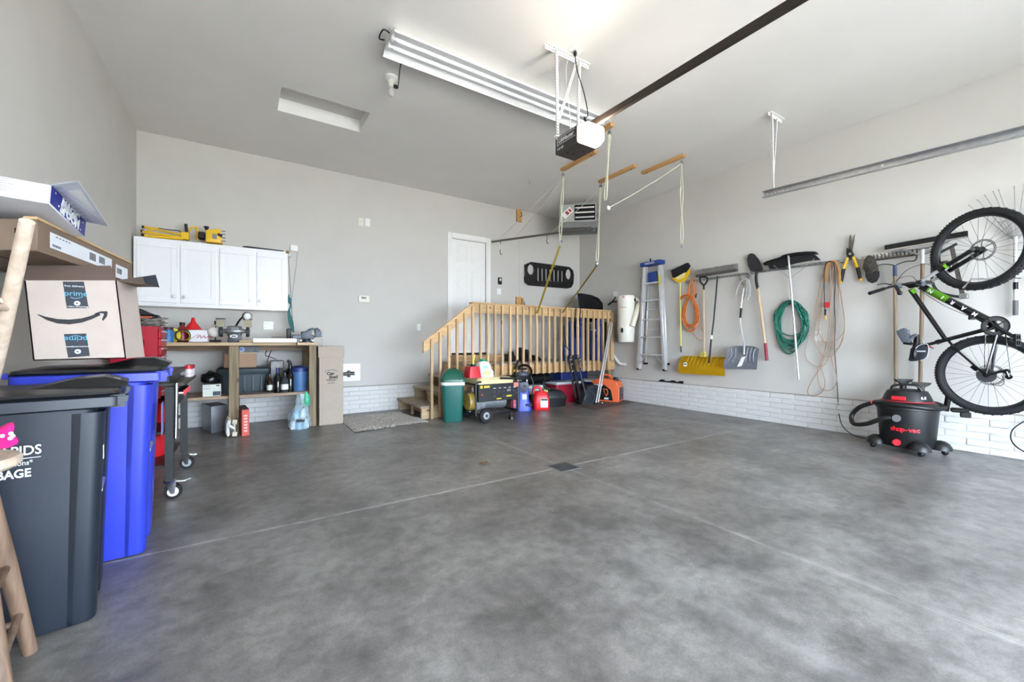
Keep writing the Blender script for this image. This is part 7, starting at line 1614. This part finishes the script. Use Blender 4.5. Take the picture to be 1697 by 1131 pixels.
# black panel
t = thing('black_hardtop_panel', 'large black moulded panel standing behind the railing in the corner', 'car panel'); y_ = 5.98
bm = nb(); pts = [P(u, v, Y=y_) for u, v in ((957, 486), (963, 486), (980, 489), (992, 494), (999, 503), (1001, 512), (1000, 522), (990, 530), (962, 540), (960, 512))]; prism(bm, pts, (.05, .06, 0)); bev(bm, .012, 2); obj('shell', bm, M_black, t)
bm = nb(); tube(bm, [pts[0]+V((.01, -.004, -.02)), pts[2]+V((0, -.004, -.025)), pts[4]+V((-.03, -.004, -.01)), pts[6]+V((-.03, -.004, 0))], .006, 6); obj('seam_rib', bm, M_black, t)
bm = nb(); bar(bm, V((pts[8].x+.03, y_+.05, dz+.002)), V((pts[8].x+.05, y_+.05, pts[8].z+.05)), .05, .04); obj('stand_leg', bm, M_black, t)
# car grille on the wall
t = thing('car_grille', 'black seven-slot car grille with round lamp openings hung on the back wall', 'car grille'); gy = YB-.05
g = lambda u, v: P(u, v, Y=gy)
def arc(cu, cv, ru, rv, n=20): return [(cu+ru*math.cos(2*PI*k/n), cv+rv*math.sin(2*PI*k/n)) for k in range(n)]
outer = [(870, 439), (879, 434.5), (943, 443), (949, 449), (950.3, 458), (949.5, 470), (946, 477), (940, 478.5), (876, 473), (870.5, 468), (869.5, 461), (871, 455)]
def grid_plate(bm, outer, holes, y, th):
    ov = [bm.verts.new(V((g(u, v).x, y, g(u, v).z))) for u, v in outer]
    es = [bm.edges.new((ov[i], ov[(i+1) % len(ov)])) for i in range(len(ov))]
    for h in holes:
        hv = [bm.verts.new(V((g(u, v).x, y, g(u, v).z))) for u, v in h]; es += [bm.edges.new((hv[i], hv[(i+1) % len(hv)])) for i in range(len(hv))]
    r = bmesh.ops.triangle_fill(bm, edges=es, use_beauty=True)
    fs = [f for f in bm.faces]
    ex = bmesh.ops.extrude_face_region(bm, geom=fs); vs_ = [q for q in ex['geom'] if isinstance(q, bmesh.types.BMVert)]
    bmesh.ops.translate(bm, verts=vs_, vec=(0, th, 0))
def slot(u, v0, v1, r=2.1): return [(u-r, v0+1.5), (u, v0), (u+r, v0+1.5), (u+r, v1-1.5), (u, v1), (u-r, v1-1.5)]
hl = [arc(879.3, 447.2, 6.3, 8.8), arc(941.7, 455, 5.4, 8.6), arc(876, 463.5, 1.8, 2.2, 10), arc(943.5, 470.5, 1.5, 2.2, 10)]
hl += [slot(892+6.6*k, 443.5+.85*k, 467+.15*k) for k in range(7)]
bm = nb(); grid_plate(bm, outer, hl, gy-.02, .045); obj('shell', bm, mat('grille_black', (18, 18, 20), .3, var=.1), t)
bm = nb(); a, b = g(912, 441), g(918, 442.3); box(bm, a.x, b.x+.02, gy-.03, gy-.019, b.z-.008, a.z+.006, .003); obj('emblem', bm, mat('emblem_grey', (120, 120, 120), .4, .4), t)
for c_ in ((879.3, 447.2, 6.8, 9.4), (941.7, 455, 5.9, 9.2)): bm = nb(); tube(bm, [V((g(u, v).x, gy-.022, g(u, v).z)) for u, v in arc(*c_)], .008, 6, closed=True); obj('lamp_bezel', bm, M_black, t)
bm = nb(); cyl(bm, g(884, 445)+V((.1, .02, .05)), g(884, 445)+V((.1, .03, .05)), .01); obj('screw', bm, M_steel, t)

# ---------------------------------------------------------------- floor items
# green dome-lid can
c = P(759, 700, Z=0); c = V((c.x-.03, c.y+.11, 0)); t = thing('green_trash_can', 'dark green trash can with dome lid and white liner by the stair', 'trash can', (c.x, c.y, 0), -.35)
M_gr = mat('can_green', (20, 92, 84), .4, var=.04); M_gr2 = mat('can_lid_green', (16, 84, 66), .28, var=.04)
bm = nb(); loft(bm, [rrect(.24, .20, .04, .003, 4), rrect(.25, .21, .04, .02, 4), rrect(.305, .25, .05, .53, 4)]); obj('body', bm, M_gr, t)
bm = nb(); loft(bm, [rrect(.318, .262, .055, .505, 5), rrect(.325, .27, .055, .53, 5), rrect(.322, .268, .055, .55, 5)]); 
for v in bm.verts:
    if v.co.z < .51: v.co.z += .014*noise.noise(v.co*30)
obj('liner', bm, M_whitep, t)
bm = nb(); secs = [rrect(.34, .285, .06, .548, 5), rrect(.345, .29, .06, .575, 5)]
for k in range(1, 8):
    a = PI/2*k/7.6; secs.append(rrect(.31*math.cos(a)+.012, .26*math.cos(a)+.01, .05*math.cos(a)+.003, .575+.155*math.sin(a), 5))
loft(bm, secs); ld = obj('dome_lid', bm, M_gr2, t)
bm = nb(); tube(bm, [(.08, -.152*1.0, .578)]+[(.08*math.cos(PI/2*k/6)+.01, -.142*math.cos(PI/2*k/6), .585+.15*math.sin(PI/2*k/6)) for k in range(7)], .006, 6); obj('lid_seam', bm, M_gr2, ld)
# generator
t = thing('portable_generator', 'black and yellow portable generator on wheels in front of the landing', 'generator')
gx0, gx1, gy0, gy1 = P(793, 640, Y=4.90).x, P(859, 640, Y=4.90).x, 4.90, 5.36; z1 = .515; z0 = P(794, 667.5, Y=4.90).z
M_gy_ = mat('generator_cream', (224, 208, 160), .4, var=.04); M_gbk = mat('generator_black', (24, 25, 28), .4, var=.08)
bm = nb(); box(bm, gx0, gx1, gy0, gy0+.05, z0, z1, .004); pn = obj('control_panel', bm, M_gbk, t)
bm = nb(); loft(bm, [rrect(gx1-gx0-.06, .40, .04, z1+.0, 4, (gx0+gx1)/2-.02, (gy0+gy1)/2), rrect(gx1-gx0-.05, .41, .05, z1+.05, 4, (gx0+gx1)/2-.02, (gy0+gy1)/2), rrect(gx1-gx0-.12, .34, .06, z1+.085, 4, (gx0+gx1)/2-.02, (gy0+gy1)/2)]); obj('fuel_tank', bm, M_gy_, t)
for y in (gy0+.015, gy1):
    bm = nb(); tube(bm, curve([(gx0-.03, y, .10), (gx0-.03, y, z1-.02), (gx0-.01, y, z1+.03), (gx0+.05, y, z1+.035)], 4), .014, 8); obj('frame_tube', bm, M_gbk, t)
    bm = nb(); tube(bm, [(gx1+.01, y, .10), (gx1+.01, y, z1+.02)], .014, 8); obj('frame_tube', bm, M_gbk, t)
    bm = nb(); tube(bm, [(gx0-.03, y, .11), (gx1+.01, y, .11)], .014, 8); obj('frame_tube', bm, M_gbk, t)
for x in (gx0-.03, gx1+.01):
    bm = nb(); tube(bm, [(x, gy0+.015, .11), (x, gy1, .11)], .014, 8); obj('frame_tube', bm, M_gbk, t); bm = nb(); tube(bm, [(x, gy0+.015, z1+.0), (x, gy1, z1+.0)], .014, 8); obj('frame_tube', bm, M_gbk, t)
for y in (gy0-.04, gy1+.04):
    bm = nb(); M_ = Matrix.Translation((gx0+.09, y, .10)) @ Matrix.Rotation(PI/2, 4, 'X'); lathe(bm, [(.05, -.025), (.09, -.025), (.10, -.012), (.10, .012), (.09, .025), (.05, .025), (.05, -.025)], 26, M_, caps=False); w_ = obj('wheel', bm, M_tyre, t); bm = nb(); lathe(bm, [(0, -.02), (.02, -.022), (.05, -.014), (.056, -.02), (.056, .02), (.02, .022), (0, .02)], 22, M_); obj('wheel_disc', bm, M_steel, w_); bm = nb(); lathe(bm, [(0, -.03), (.018, -.03), (.018, .03), (0, .03)], 14, M_); obj('hub_cap', bm, M_gbk, w_)
bm = nb(); cyl(bm, (gx0+.14, gy0+.2, .26), (gx0+.50, gy0+.2, .26), .10, .115, 22); obj('alternator', bm, mat('cast_alu', (150, 154, 160), .4, .6, var=.2, scale=30), t)
bm = nb(); box(bm, gx0+.0, gx0+.16, gy0+.08, gy0+.36, .14, .38, .01); obj('engine_block', bm, mat('engine_grey', (118, 122, 128), .4, .5, var=.3, scale=25), t)
bm = nb(); cyl(bm, (gx0-.075, gy0+.2, .27), (gx0+.0, gy0+.2, .27), .11, .13, 22); obj('recoil_cover', bm, mat('recoil_yellow', (178, 150, 70), .4, var=.3, scale=25), t)
bm = nb(); box(bm, gx1-.07, gx1-.02, gy0+.02, gy0+.10, .15, z0-.01, .005); obj('muffler_guard', bm, mat('red_white_label', (170, 90, 100), .5, var=.6, scale=30), t)
bm = nb(); cyl(bm, (gx1-.12, gy0, .10), (gx1-.12, gy0, .045), .014); cyl(bm, (gx1-.12, gy0, .045), (gx1-.12, gy0, .004), .04, .045); obj('rubber_foot', bm, M_gbk, t)
bm = nb(); tube(bm, [(gx1-.30, gy0+.0, z1+.075), (gx1+.08, gy0-.02, z1+.055)], .016, 10); obj('tow_handle', bm, M_gbk, t)
PW = gx1-gx0; PH = z1-z0
M_gp = mat('panel_yellow', (206, 178, 40), .5); rect_on(pn, gx0+PW*.04, gx0+PW*.10, z1-PH*.22, z1-PH*.06, gy0, M_gp, 'logo'); rect_on(pn, gx0+PW*.13, gx0+PW*.27, z1-PH*.20, z1-PH*.08, gy0, M_gp, 'logo'); rect_on(pn, gx0+PW*.88, gx0+PW*.995, z1-PH*.24, z1+PH*.02, gy0, mat('warn_red', (216, 120, 116), .5), 'warning_label')
rect_on(pn, gx0+PW*.07, gx0+PW*.11, z1-PH*.62, z1-PH*.55, gy0, M_vr, 'printed_mark'); rect_on(pn, gx0+PW*.70, gx0+PW*.80, z1-PH*.48, z1-PH*.34, gy0, M_lidlab, 'hour_meter'); rect_on(pn, gx0+PW*.44, gx0+PW*.56, z1-PH*.90, z1-PH*.84, gy0, M_gp, 'printed_mark'); rect_on(pn, gx0+PW*.69, gx0+PW*.82, z1-PH*.80, z1-PH*.70, gy0, M_gp, 'printed_mark')
for fx, fz in ((.38, .45), (.50, .45), (.62, .45), (.38, .72), (.62, .72), (.88, .45), (.88, .7), (.94, .6)): bm = nb(); cyl(bm, (gx0+PW*fx, gy0-.008, z1-PH*fz), (gx0+PW*fx, gy0+.001, z1-PH*fz), .014, seg=12); obj('socket', bm, mat('socket_grey', (60, 62, 66), .5), pn)
for fx in (.36, .49, .62, .74, .87): rect_on(pn, gx0+PW*fx, gx0+PW*(fx+.06), z1-PH*.27, z1-PH*.24, gy0, M_lbl, 'printed_mark')
ztk = z1+.087
# gas can on tank, jug on tank
t = thing('red_gas_can', 'red fuel can with yellow spout standing on the generator', 'fuel can', group='red fuel cans'); M_gc = mat('fuel_red', (196, 24, 40), .4, var=.05); a, b = P(770, 628, Y=5.08), P(794.5, 628, Y=5.08)
x0, x1 = a.x+.03, b.x; zt = P(780, 608, Y=5.08).z
bm = nb(); loft(bm, [rrect(x1-x0, .2, .02, ztk-.085, 4, (x0+x1)/2, 5.12), rrect(x1-x0, .2, .02, ztk-.06, 4, (x0+x1)/2, 5.12), rrect((x1-x0)*.82, .16, .02, zt, 4, (x0+x1)/2, 5.12)]) if False else loft(bm, [rrect(x1-x0, .2, .02, ztk+.001, 4, (x0+x1)/2, 5.10), rrect((x1-x0)*.8, .16, .02, zt, 4, (x0+x1)/2, 5.10)]); obj('body', bm, M_gc, t)
bm = nb(); cyl(bm, ((x0+x1)/2+.01, 5.1, zt), ((x0+x1)/2+.01, 5.1, zt+.03), .035); obj('collar', bm, M_black, t)
bm = nb(); tube(bm, [((x0+x1)/2+.01, 5.1, zt+.02), ((x0+x1)/2+.015, 5.1, zt+.09), P(787, 588, Y=5.1)], [.016, .014, .01], 10); obj('spout', bm, mat('spout_yellow', (226, 210, 90), .4), t)
t = thing('spray_jug', 'white jug with green cap and green label standing on the generator', 'jug'); a, b = P(794, 628, Y=5.04), P(817, 628, Y=5.04); x0, x1 = a.x, b.x; zt = P(805, 599, Y=5.04).z; xm = (x0+x1)/2
M_jg = mat('jug_white', (230, 232, 230), .35, var=.02); hj = zt-ztk
bm = nb(); loft(bm, [rrect(x1-x0, .15, .025, ztk+.001, 4, xm, 5.08), rrect(x1-x0, .15, .025, ztk+hj*.35, 4, xm, 5.08), rrect((x1-x0)*.85, .14, .03, ztk+hj*.5, 4, xm-.015, 5.08), rrect((x1-x0)*.75, .12, .03, ztk+hj*.85, 4, xm-.025, 5.08), rrect(.09, .09, .04, zt, 4, xm-.03, 5.08)]); jb = obj('bottle', bm, M_jg, t)
bm = nb(); cyl(bm, (xm-.03, 5.08, zt-.003), (xm-.03, 5.08, zt+.03), .052, .048, 18); obj('cap', bm, mat('cap_green', (24, 128, 84), .4), t)
rect_on(jb, xm-.065, xm+.05, ztk+hj*.12, ztk+hj*.40, 5.005, mat('lime_label', (196, 218, 140), .5, var=.2, scale=30), 'label'); rect_on(jb, xm-.06, xm+.02, ztk+hj*.5, ztk+hj*.72, 5.012, mat('teal_label', (140, 200, 210), .5, var=.25, scale=40), 'label')
# pressure washer
c = P(868, 683, Z=0); c = V((c.x+.06, c.y+.12, 0)); t = thing('pressure_washer', 'blue upright pressure washer with black gun and hose', 'pressure washer', (c.x, c.y, 0), -.45); M_pw = mat('washer_blue', (52, 74, 186), .4, var=.04)
bm = nb(); loft(bm, [rrect(.25, .25, .06, .004, 4), rrect(.25, .25, .06, .06, 4), rrect(.19, .19, .05, .20, 4), rrect(.19, .18, .05, .40, 4), rrect(.15, .13, .04, .46, 4)]); obj('housing', bm, M_pw, t)
bm = nb(); prism(bm, [(-.075, -.101, .46), (.075, -.101, .46), (.085, -.101, .37), (.03, -.101, .29), (-.02, -.101, .29), (-.085, -.101, .38)], (0, .05, 0)); bev(bm, .006, 2); obj('front_cover', bm, mat('washer_grey', (60, 66, 84), .45), t)
bm = nb(); cyl(bm, (.02, -.115, .40), (.02, -.10, .40), .022); obj('dial', bm, M_black, t)
bm = nb(); box(bm, -.02, .05, -.102, -.098, .19, .27); obj('label', bm, M_ship, t)
for s in (-1, 1): bm = nb(); tube(bm, [(s*.075, .03, .42), (s*.07, .05, .66)], .012, 8); obj('handle_post', bm, M_whitep if s > 0 else M_alu, t)
bm = nb(); tube(bm, [(-.08, .05, .66), (.08, .05, .66)], .016, 8); obj('handle_bar', bm, M_black, t)
bm = nb(); ball(bm, (0, -.01, .58), .1, (1.1, .7, .5)); obj('hose_reel', bm, mat('reel_dark', (70, 76, 88), .4), t)
for k in range(4): bm = nb(); tube(bm, circ((.02, -.05, .62), .10+.008*k, (.2, 1, .2), 20, .3+.1*k, 5.2), .009, 6); obj('hose_loop', bm, M_black, t)
bm = nb(); tube(bm, curve([(.10, -.05, .60), (.16, -.06, .45), (.15, -.05, .30), (.17, -.03, .22), (.15, 0, .12)], 6), .009, 6); obj('power_cord', bm, M_black, t)
bm = nb(); tube(bm, [(-.13, 0, .50), (-.12, -.02, .68), (-.07, -.03, .80), (-.03, -.03, .76)], [.014, .018, .024, .016], 8); gn = obj('spray_gun', bm, M_black, t); bm = nb(); cyl(bm, (-.133, -.01, .62), (-.125, -.015, .66), .021); obj('yellow_latch', bm, M_yel, gn)
for s in (-1, 1): bm = nb(); cyl(bm, (s*.09, .09, .06), (s*.13, .09, .06), .055, seg=20); obj('wheel', bm, M_black, t)
bm = nb(); box(bm, .03, .13, -.14, -.10, .085, .12, .01); obj('foot_rest', bm, mat('navy_rest', (30, 36, 80), .5), t)
# red gas can on the floor
c = P(897, 681, Z=0); c = V((c.x+.06, c.y+.09, 0)); t = thing('red_gas_can', 'large red fuel can with black spout on the floor beside the pressure washer', 'fuel can', (c.x, c.y, 0), -.5, group='red fuel cans'); M_gc2 = mat('jerry_red', (212, 26, 34), .35, var=.04)
bm = nb(); loft(bm, [rrect(.25, .19, .05, .003, 4), rrect(.265, .20, .055, .03, 4), rrect(.265, .20, .055, .20, 4), rrect(.20, .16, .05, .28, 4), rrect(.16, .13, .04, .30, 4)]); gb = obj('body', bm, M_gc2, t)
bm = nb(); tube(bm, curve([(-.11, 0, .22), (-.12, 0, .31), (-.09, 0, .36), (-.02, 0, .355), (.01, 0, .29)], 5), .022, 10); obj('handle', bm, M_gc2, t)
bm = nb(); cyl(bm, (.07, 0, .27), (.085, 0, .32), .034); obj('spout_collar', bm, mat('lime_cap', (176, 206, 120), .4), t); bm = nb(); tube(bm, [(.085, 0, .31), (.05, -.01, .37), (.035, -.01, .46)], [.022, .018, .01], 8); obj('spout', bm, M_black, t)
bm = nb(); box(bm, -.02, .10, -.103, -.099, .05, .19); lb_ = obj('label', bm, M_ship, gb); bm = nb(); box(bm, -.015, .095, -.1045, -.1025, .16, .185); obj('label_print', bm, M_ink, lb_)
# black hard case
c = P(925, 675, Z=0); c = V((c.x+.02, c.y+.17, 0)); t = thing('black_hard_case', 'black moulded hard case with sloping lid on the floor', 'tool case', (c.x, c.y, 0), -.25)
bm = nb(); loft(bm, [rrect(.36, .28, .03, .003, 3), rrect(.40, .31, .03, .15, 3)]); obj('base', bm, M_black, t)
bm = nb(); loft(bm, [rrect(.41, .32, .03, .152, 3), rrect(.41, .32, .03, .17, 3), rrect(.30, .24, .03, .27, 3, -.04), rrect(.26, .2, .03, .275, 3, -.04)]); obj('lid', bm, M_black, t)
bm = nb(); tube(bm, curve([(-.12, 0, .275), (-.11, 0, .305), (.02, 0, .305), (.03, 0, .275)], 4), .01, 8); obj('handle', bm, M_black, t)
bm = nb(); tube(bm, circ((-.215, -.05, .03), .018, (0, 1, 0), 12), .005, 6, closed=True); obj('ring', bm, M_steel, t)
# cooler behind
t = thing('red_cooler', 'red drinks cooler with grey lid under the landing', 'cooler'); y_ = 5.72; a, b = P(922, 660, Y=y_), P(962, 660, Y=y_); M_cw = mat('cooler_white', (196, 200, 204), .5, var=.05); zc_ = .33
bm = nb(); loft(bm, [rrect(b.x-a.x-.05, .30, .02, .003, 3, (a.x+b.x)/2, y_+.16), rrect(b.x-a.x, .33, .02, zc_, 3, (a.x+b.x)/2, y_+.16)]); obj('body', bm, mat('cooler_red', (150, 22, 44), .45), t)
bm = nb(); box(bm, a.x-.01, b.x+.01, y_-.02, y_+.34, zc_+.001, zc_+.05, .012); obj('lid', bm, M_cw, t)
bm = nb(); tube(bm, curve([(a.x-.012, y_+.02, .26), (a.x-.05, y_-.03, .20), (a.x-.012, y_-.03, .15)], 4), .01, 6); obj('handle', bm, M_cw, t)
for k, (lab_, z) in enumerate((('lowest grey plank in the stack under the landing', .20), ('middle grey plank in the stack under the landing', .25), ('topmost grey plank in the stack under the landing', .30))):
    a, b = P(872, 640, Y=5.72), P(918-k*6, 640, Y=5.72); bm = nb(); box(bm, a.x, b.x, 5.70+.03*k, 5.95, z, z+.045, .004); single('grey_plank', bm, M_cw, lab_, 'plank', 'grey planks under the landing')
for u in (880, 905):
    p = P(u, 650, Y=5.8); bm = nb(); box(bm, p.x-.05, p.x+.05, 5.74, 5.92, .002, .198); single('support_block', bm, M_post, 'wooden block carrying the grey planks, %s one' % ('left' if u == 880 else 'right'), 'block', 'plank blocks')
t = thing('black_roll', 'black roll lying under the landing', 'tarp'); a, b = P(868, 630, Y=5.9), P(916, 620, Y=5.9); bm = nb(); tube(bm, [(a.x, 6.05, .44), (b.x, 6.05, .44)], .09, 14); obj('roll', bm, M_black, t)  # plain black roll with two ties, raised on black feet under the landing
for f in (.2, .8): bm = nb(); x = a.x+(b.x-a.x)*f; tube(bm, circ((x, 6.05, .44), .093, (1, 0, 0), 20), .006, 6, closed=True); obj('tie', bm, mat('tie_grey', (90, 90, 92), .6), t)
for f in (.1, .9): bm = nb(); x = a.x+(b.x-a.x)*f; box(bm, x-.05, x+.05, 5.99, 6.11, .002, .345); obj('crate_foot', bm, M_black, t)
t = thing('blue_tote', 'blue plastic tote under the right end of the landing', 'storage tote'); y_ = 6.05; a, b = P(937, 640, Y=y_), P(982, 640, Y=y_); bm = nb(); zt_b = P(950, 614, Y=y_).z
loft(bm, [rrect(b.x-a.x-.06, .3, .03, .003, 3, (a.x+b.x)/2, y_+.30), rrect(b.x-a.x, .34, .03, min(zt_b, .52), 3, (a.x+b.x)/2, y_+.30)]); obj('bin', bm, mat('tote_blue', (28, 50, 120), .45), t); bm = nb(); box(bm, a.x-.015, b.x+.015, y_+.11, y_+.49, .52, .55, .01); obj('lid', bm, mat('tote_blue', (28, 50, 120), .45), t)
# bike carrier leaning on the landing
t = thing('bike_carrier', 'black car bike carrier with strap cradles leaning on the landing', 'bike carrier'); r0 = P(962, 671, Z=.004); r1 = P(943, 590, Y=dy0-.10); 
bm = nb(); bar(bm, r0, P(948, 592, Y=dy0-.09), .05, .05, (1, 0, 0), .006); obj('main_bar', bm, M_blackm, t)
top = P(946, 592, Y=dy0-.10)
for s, (ub, vb, um, vm) in ((0, (954, 668, 942, 594)), (1, (970, 660, 957, 594))):
    y_ = dy0-.13; pts = [top+V((0, 0, .02)), P(um, vm, Y=y_), P(um+(ub-um)*.3, vm+(vb-vm)*.3, Y=y_-.03), P(ub, vb-8, Y=y_-.10)]
    bm = nb(); tube(bm, curve(pts, 5), .017, 8); arm = obj('arm', bm, M_blackm, t)
    for f in (.28, .42, .56, .70, .84):
        i_ = int(f*(len(curve(pts, 5))-1)); p = curve(pts, 5)[i_]; bm = nb(); tube(bm, circ(p+V((0, -.03, 0)), .032, (1, .3, 0), 12, -.5, 3.6), .008, 6); obj('cradle', bm, M_black, arm)
        bm = nb(); ball(bm, p+V((.015, -.045, .012)), .02, (1, .7, 1), 10, 6); obj('buckle', bm, M_cream, arm)
bm = nb(); tube(bm, curve([top+V((-.02, 0, 0)), top+V((-.03, 0, .10)), P(938, 572, Y=dy0-.08), P(934, 540, Y=dy0-.07)], 5), .007, 6); obj('loose_strap', bm, M_black, t)
# black backpack
t = thing('black_cooler_bag', 'black fabric bag with shoulder strap standing on the floor by the poles', 'bag'); y_ = 5.32; g = lambda u, v: P(u, v, Y=y_); M_fb = mat('black_nylon', (30, 34, 42), .7, var=.15, scale=30)
bm = nb(); pts = [g(u, v) for u, v in ((964, 670.5), (971, 649), (974, 641), (990, 638), (992, 642), (992.5, 669))]; pts[0].z = pts[-1].z = .003; prism(bm, pts, (.02, .2, 0)); bev(bm, .02, 2); bgb = obj('body', bm, M_fb, t)
bm = nb(); tube(bm, curve([g(974, 644)+V((0, -.005, 0)), g(979, 652)+V((0, -.03, 0)), g(984, 656)+V((0, -.03, 0)), g(980, 668)+V((0, -.03, 0)), g(973, 670)+V((0, -.02, 0))], 5), .008, 6); obj('strap', bm, mat('grey_strap', (60, 66, 76), .6), bgb); bm = nb(); bar(bm, g(968, 664)+V((0, -.004, 0)), g(971, 654)+V((0, -.004, 0)), .012, .006, (0, 1, 0)); obj('label', bm, M_lidlab, bgb); bm = nb(); bar(bm, g(974, 646)+V((0, -.003, 0)), g(991, 644)+V((0, -.003, 0)), .01, .01); obj('zip', bm, M_black, bgb)
t = thing('blue_white_bowl', 'blue basin with white top stacked behind the black bag', 'basin'); c = P(981, 636, Y=5.9); c.x -= .03; zb_ = .26
bm = nb(); lathe(bm, [(0, zb_), (.12, zb_), (.19, zb_+.08), (.2, zb_+.085), (.0, zb_+.085)], 28, Matrix.Translation((c.x, 5.86, 0))); obj('basin', bm, mat('basin_blue', (48, 66, 150), .4), t); bm = nb(); lathe(bm, [(0, zb_+.086), (.2, zb_+.086), (.19, zb_+.11), (.12, zb_+.125), (0, zb_+.128)], 28, Matrix.Translation((c.x, 5.86, 0))); obj('cover', bm, M_whitep, t)
bm = nb(); box(bm, c.x-.14, c.x+.13, 5.74, 5.98, .002, zb_-.001, .006); single('grey_crate', bm, mat('slate_crate', (58, 74, 84), .5, var=.1), 'slate grey crate under the blue basin', 'crate')
# aluminium poles leaning on the railing
for i, (u0, v0, u1, v1) in enumerate(((987, 668, 1012, 534), (992, 668, 1014.5, 536))):
    a = P(u0, 0, Y=5.25); a = V((P(u0, 640, Y=5.24).x, 5.24+.02*i, .004)); b = P(u1, v1, Y=dy0-.115); t = thing('aluminium_pole', ('left of two aluminium poles leaning on the end of the railing', 'right of two aluminium poles leaning on the end of the railing')[i], 'pole', group='leaning poles')
    bm = nb(); cyl(bm, a, b, .013); obj('tube', bm, M_alu, t); bm = nb(); cyl(bm, a, a.lerp(b, .02), .019); obj('tip', bm, M_black, t)
# orange inverter generator
t = thing('inverter_generator', 'orange and black suitcase inverter generator on a brown mat', 'generator', (P(1008, 668, Z=0).x+.13, P(1008, 668, Z=0).y+.16, .006), -1.12); M_og = mat('gen_orange', (222, 104, 60), .4, var=.04)
out = [(-.25, 0), (.25, 0), (.27, .04), (.27, .28), (.22, .38), (.10, .42), (-.16, .42), (-.24, .36), (-.27, .24), (-.27, .04)]
bm = nb(); prism(bm, [(x, -.14, z) for x, z in out], (0, .28, 0)); bev(bm, .03, 3, 20); obj('body', bm, M_og, t)
bm = nb(); prism(bm, [(x, -.146, z) for x, z in ((-.245, .04), (.16, .03), (.12, .22), (.0, .31), (-.25, .33))], (0, .02, 0)); bev(bm, .006, 1); sp_ = obj('side_panel', bm, M_black, t)
bm = nb(); box(bm, .25, .277, -.11, .11, .05, .27, .01); cp = obj('control_face', bm, mat('gen_charcoal', (36, 44, 54), .45), t)
for y, z in ((-.05, .10), (.05, .10), (-.05, .17), (.05, .17), (0, .23)): bm = nb(); cyl(bm, (.277, y, z), (.283, y, z), .02, seg=14); obj('socket', bm, M_lidlab, cp)
bm = nb(); tube(bm, curve([(-.13, 0, .40), (-.11, 0, .47), (.06, 0, .47), (.09, 0, .40)], 5), .02, 10, flat=1.4); obj('carry_handle', bm, M_og, t)
bm = nb(); cyl(bm, (.16, 0, .39), (.17, 0, .445), .045, .035); obj('fuel_cap', bm, M_black, t)
bm = nb(); prism(bm, [(x, -.15, z) for x, z in ((-.02, .24), (.06, .24), (.075, .16), (.04, .10), (-.0, .16))], (0, .006, 0)); obj('orange_shield', bm, M_og, sp_); bm = nb(); prism(bm, [(x, -.153, z) for x, z in ((-.003, .225), (.046, .225), (.058, .165), (.038, .125), (.015, .16))], (0, .006, 0)); obj('shield_field', bm, M_black, sp_)
bm = nb(); box(bm, -.20, -.03, -.151, -.145, .29, .315); obj('brand_strip', bm, M_lbl, sp_); bm = nb(); box(bm, .0, .08, -.151, -.145, .05, .08); obj('rating_strip', bm, M_lbl, sp_)
for x in (-.2, .2): bm = nb(); box(bm, x-.03, x+.03, -.12, .12, -.004, .002); obj('foot', bm, M_black, t)
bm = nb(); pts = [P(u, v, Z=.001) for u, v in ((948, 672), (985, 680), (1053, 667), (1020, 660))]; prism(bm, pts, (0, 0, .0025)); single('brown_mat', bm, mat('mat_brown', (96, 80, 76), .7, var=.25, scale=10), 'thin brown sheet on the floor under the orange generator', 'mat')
bm = nb(); p = P(998, 669, Z=.02); ball(bm, (p.x, p.y, .024), .022, (1, 1, 1)); single('silver_ball_hitch', bm, M_chrome, 'small chrome ball on the floor beside the black bag', 'ball')
# dry leaf and small litter on the floor
p = P(802, 769, Z=.004); bm = nb(); prism(bm, [p+V((.035*math.cos(a)*(1+.5*(k % 2)), .028*math.sin(a)*(1+.5*(k % 2)), .006*math.sin(3*a)+.006)) for k, a in enumerate([2*PI*k/10 for k in range(10)])], (0, 0, .002)); single('dry_leaf', bm, mat('leaf_brown', (118, 98, 62), .8, var=.3), 'small curled brown leaf on the concrete left of the drain', 'leaf')
finish()
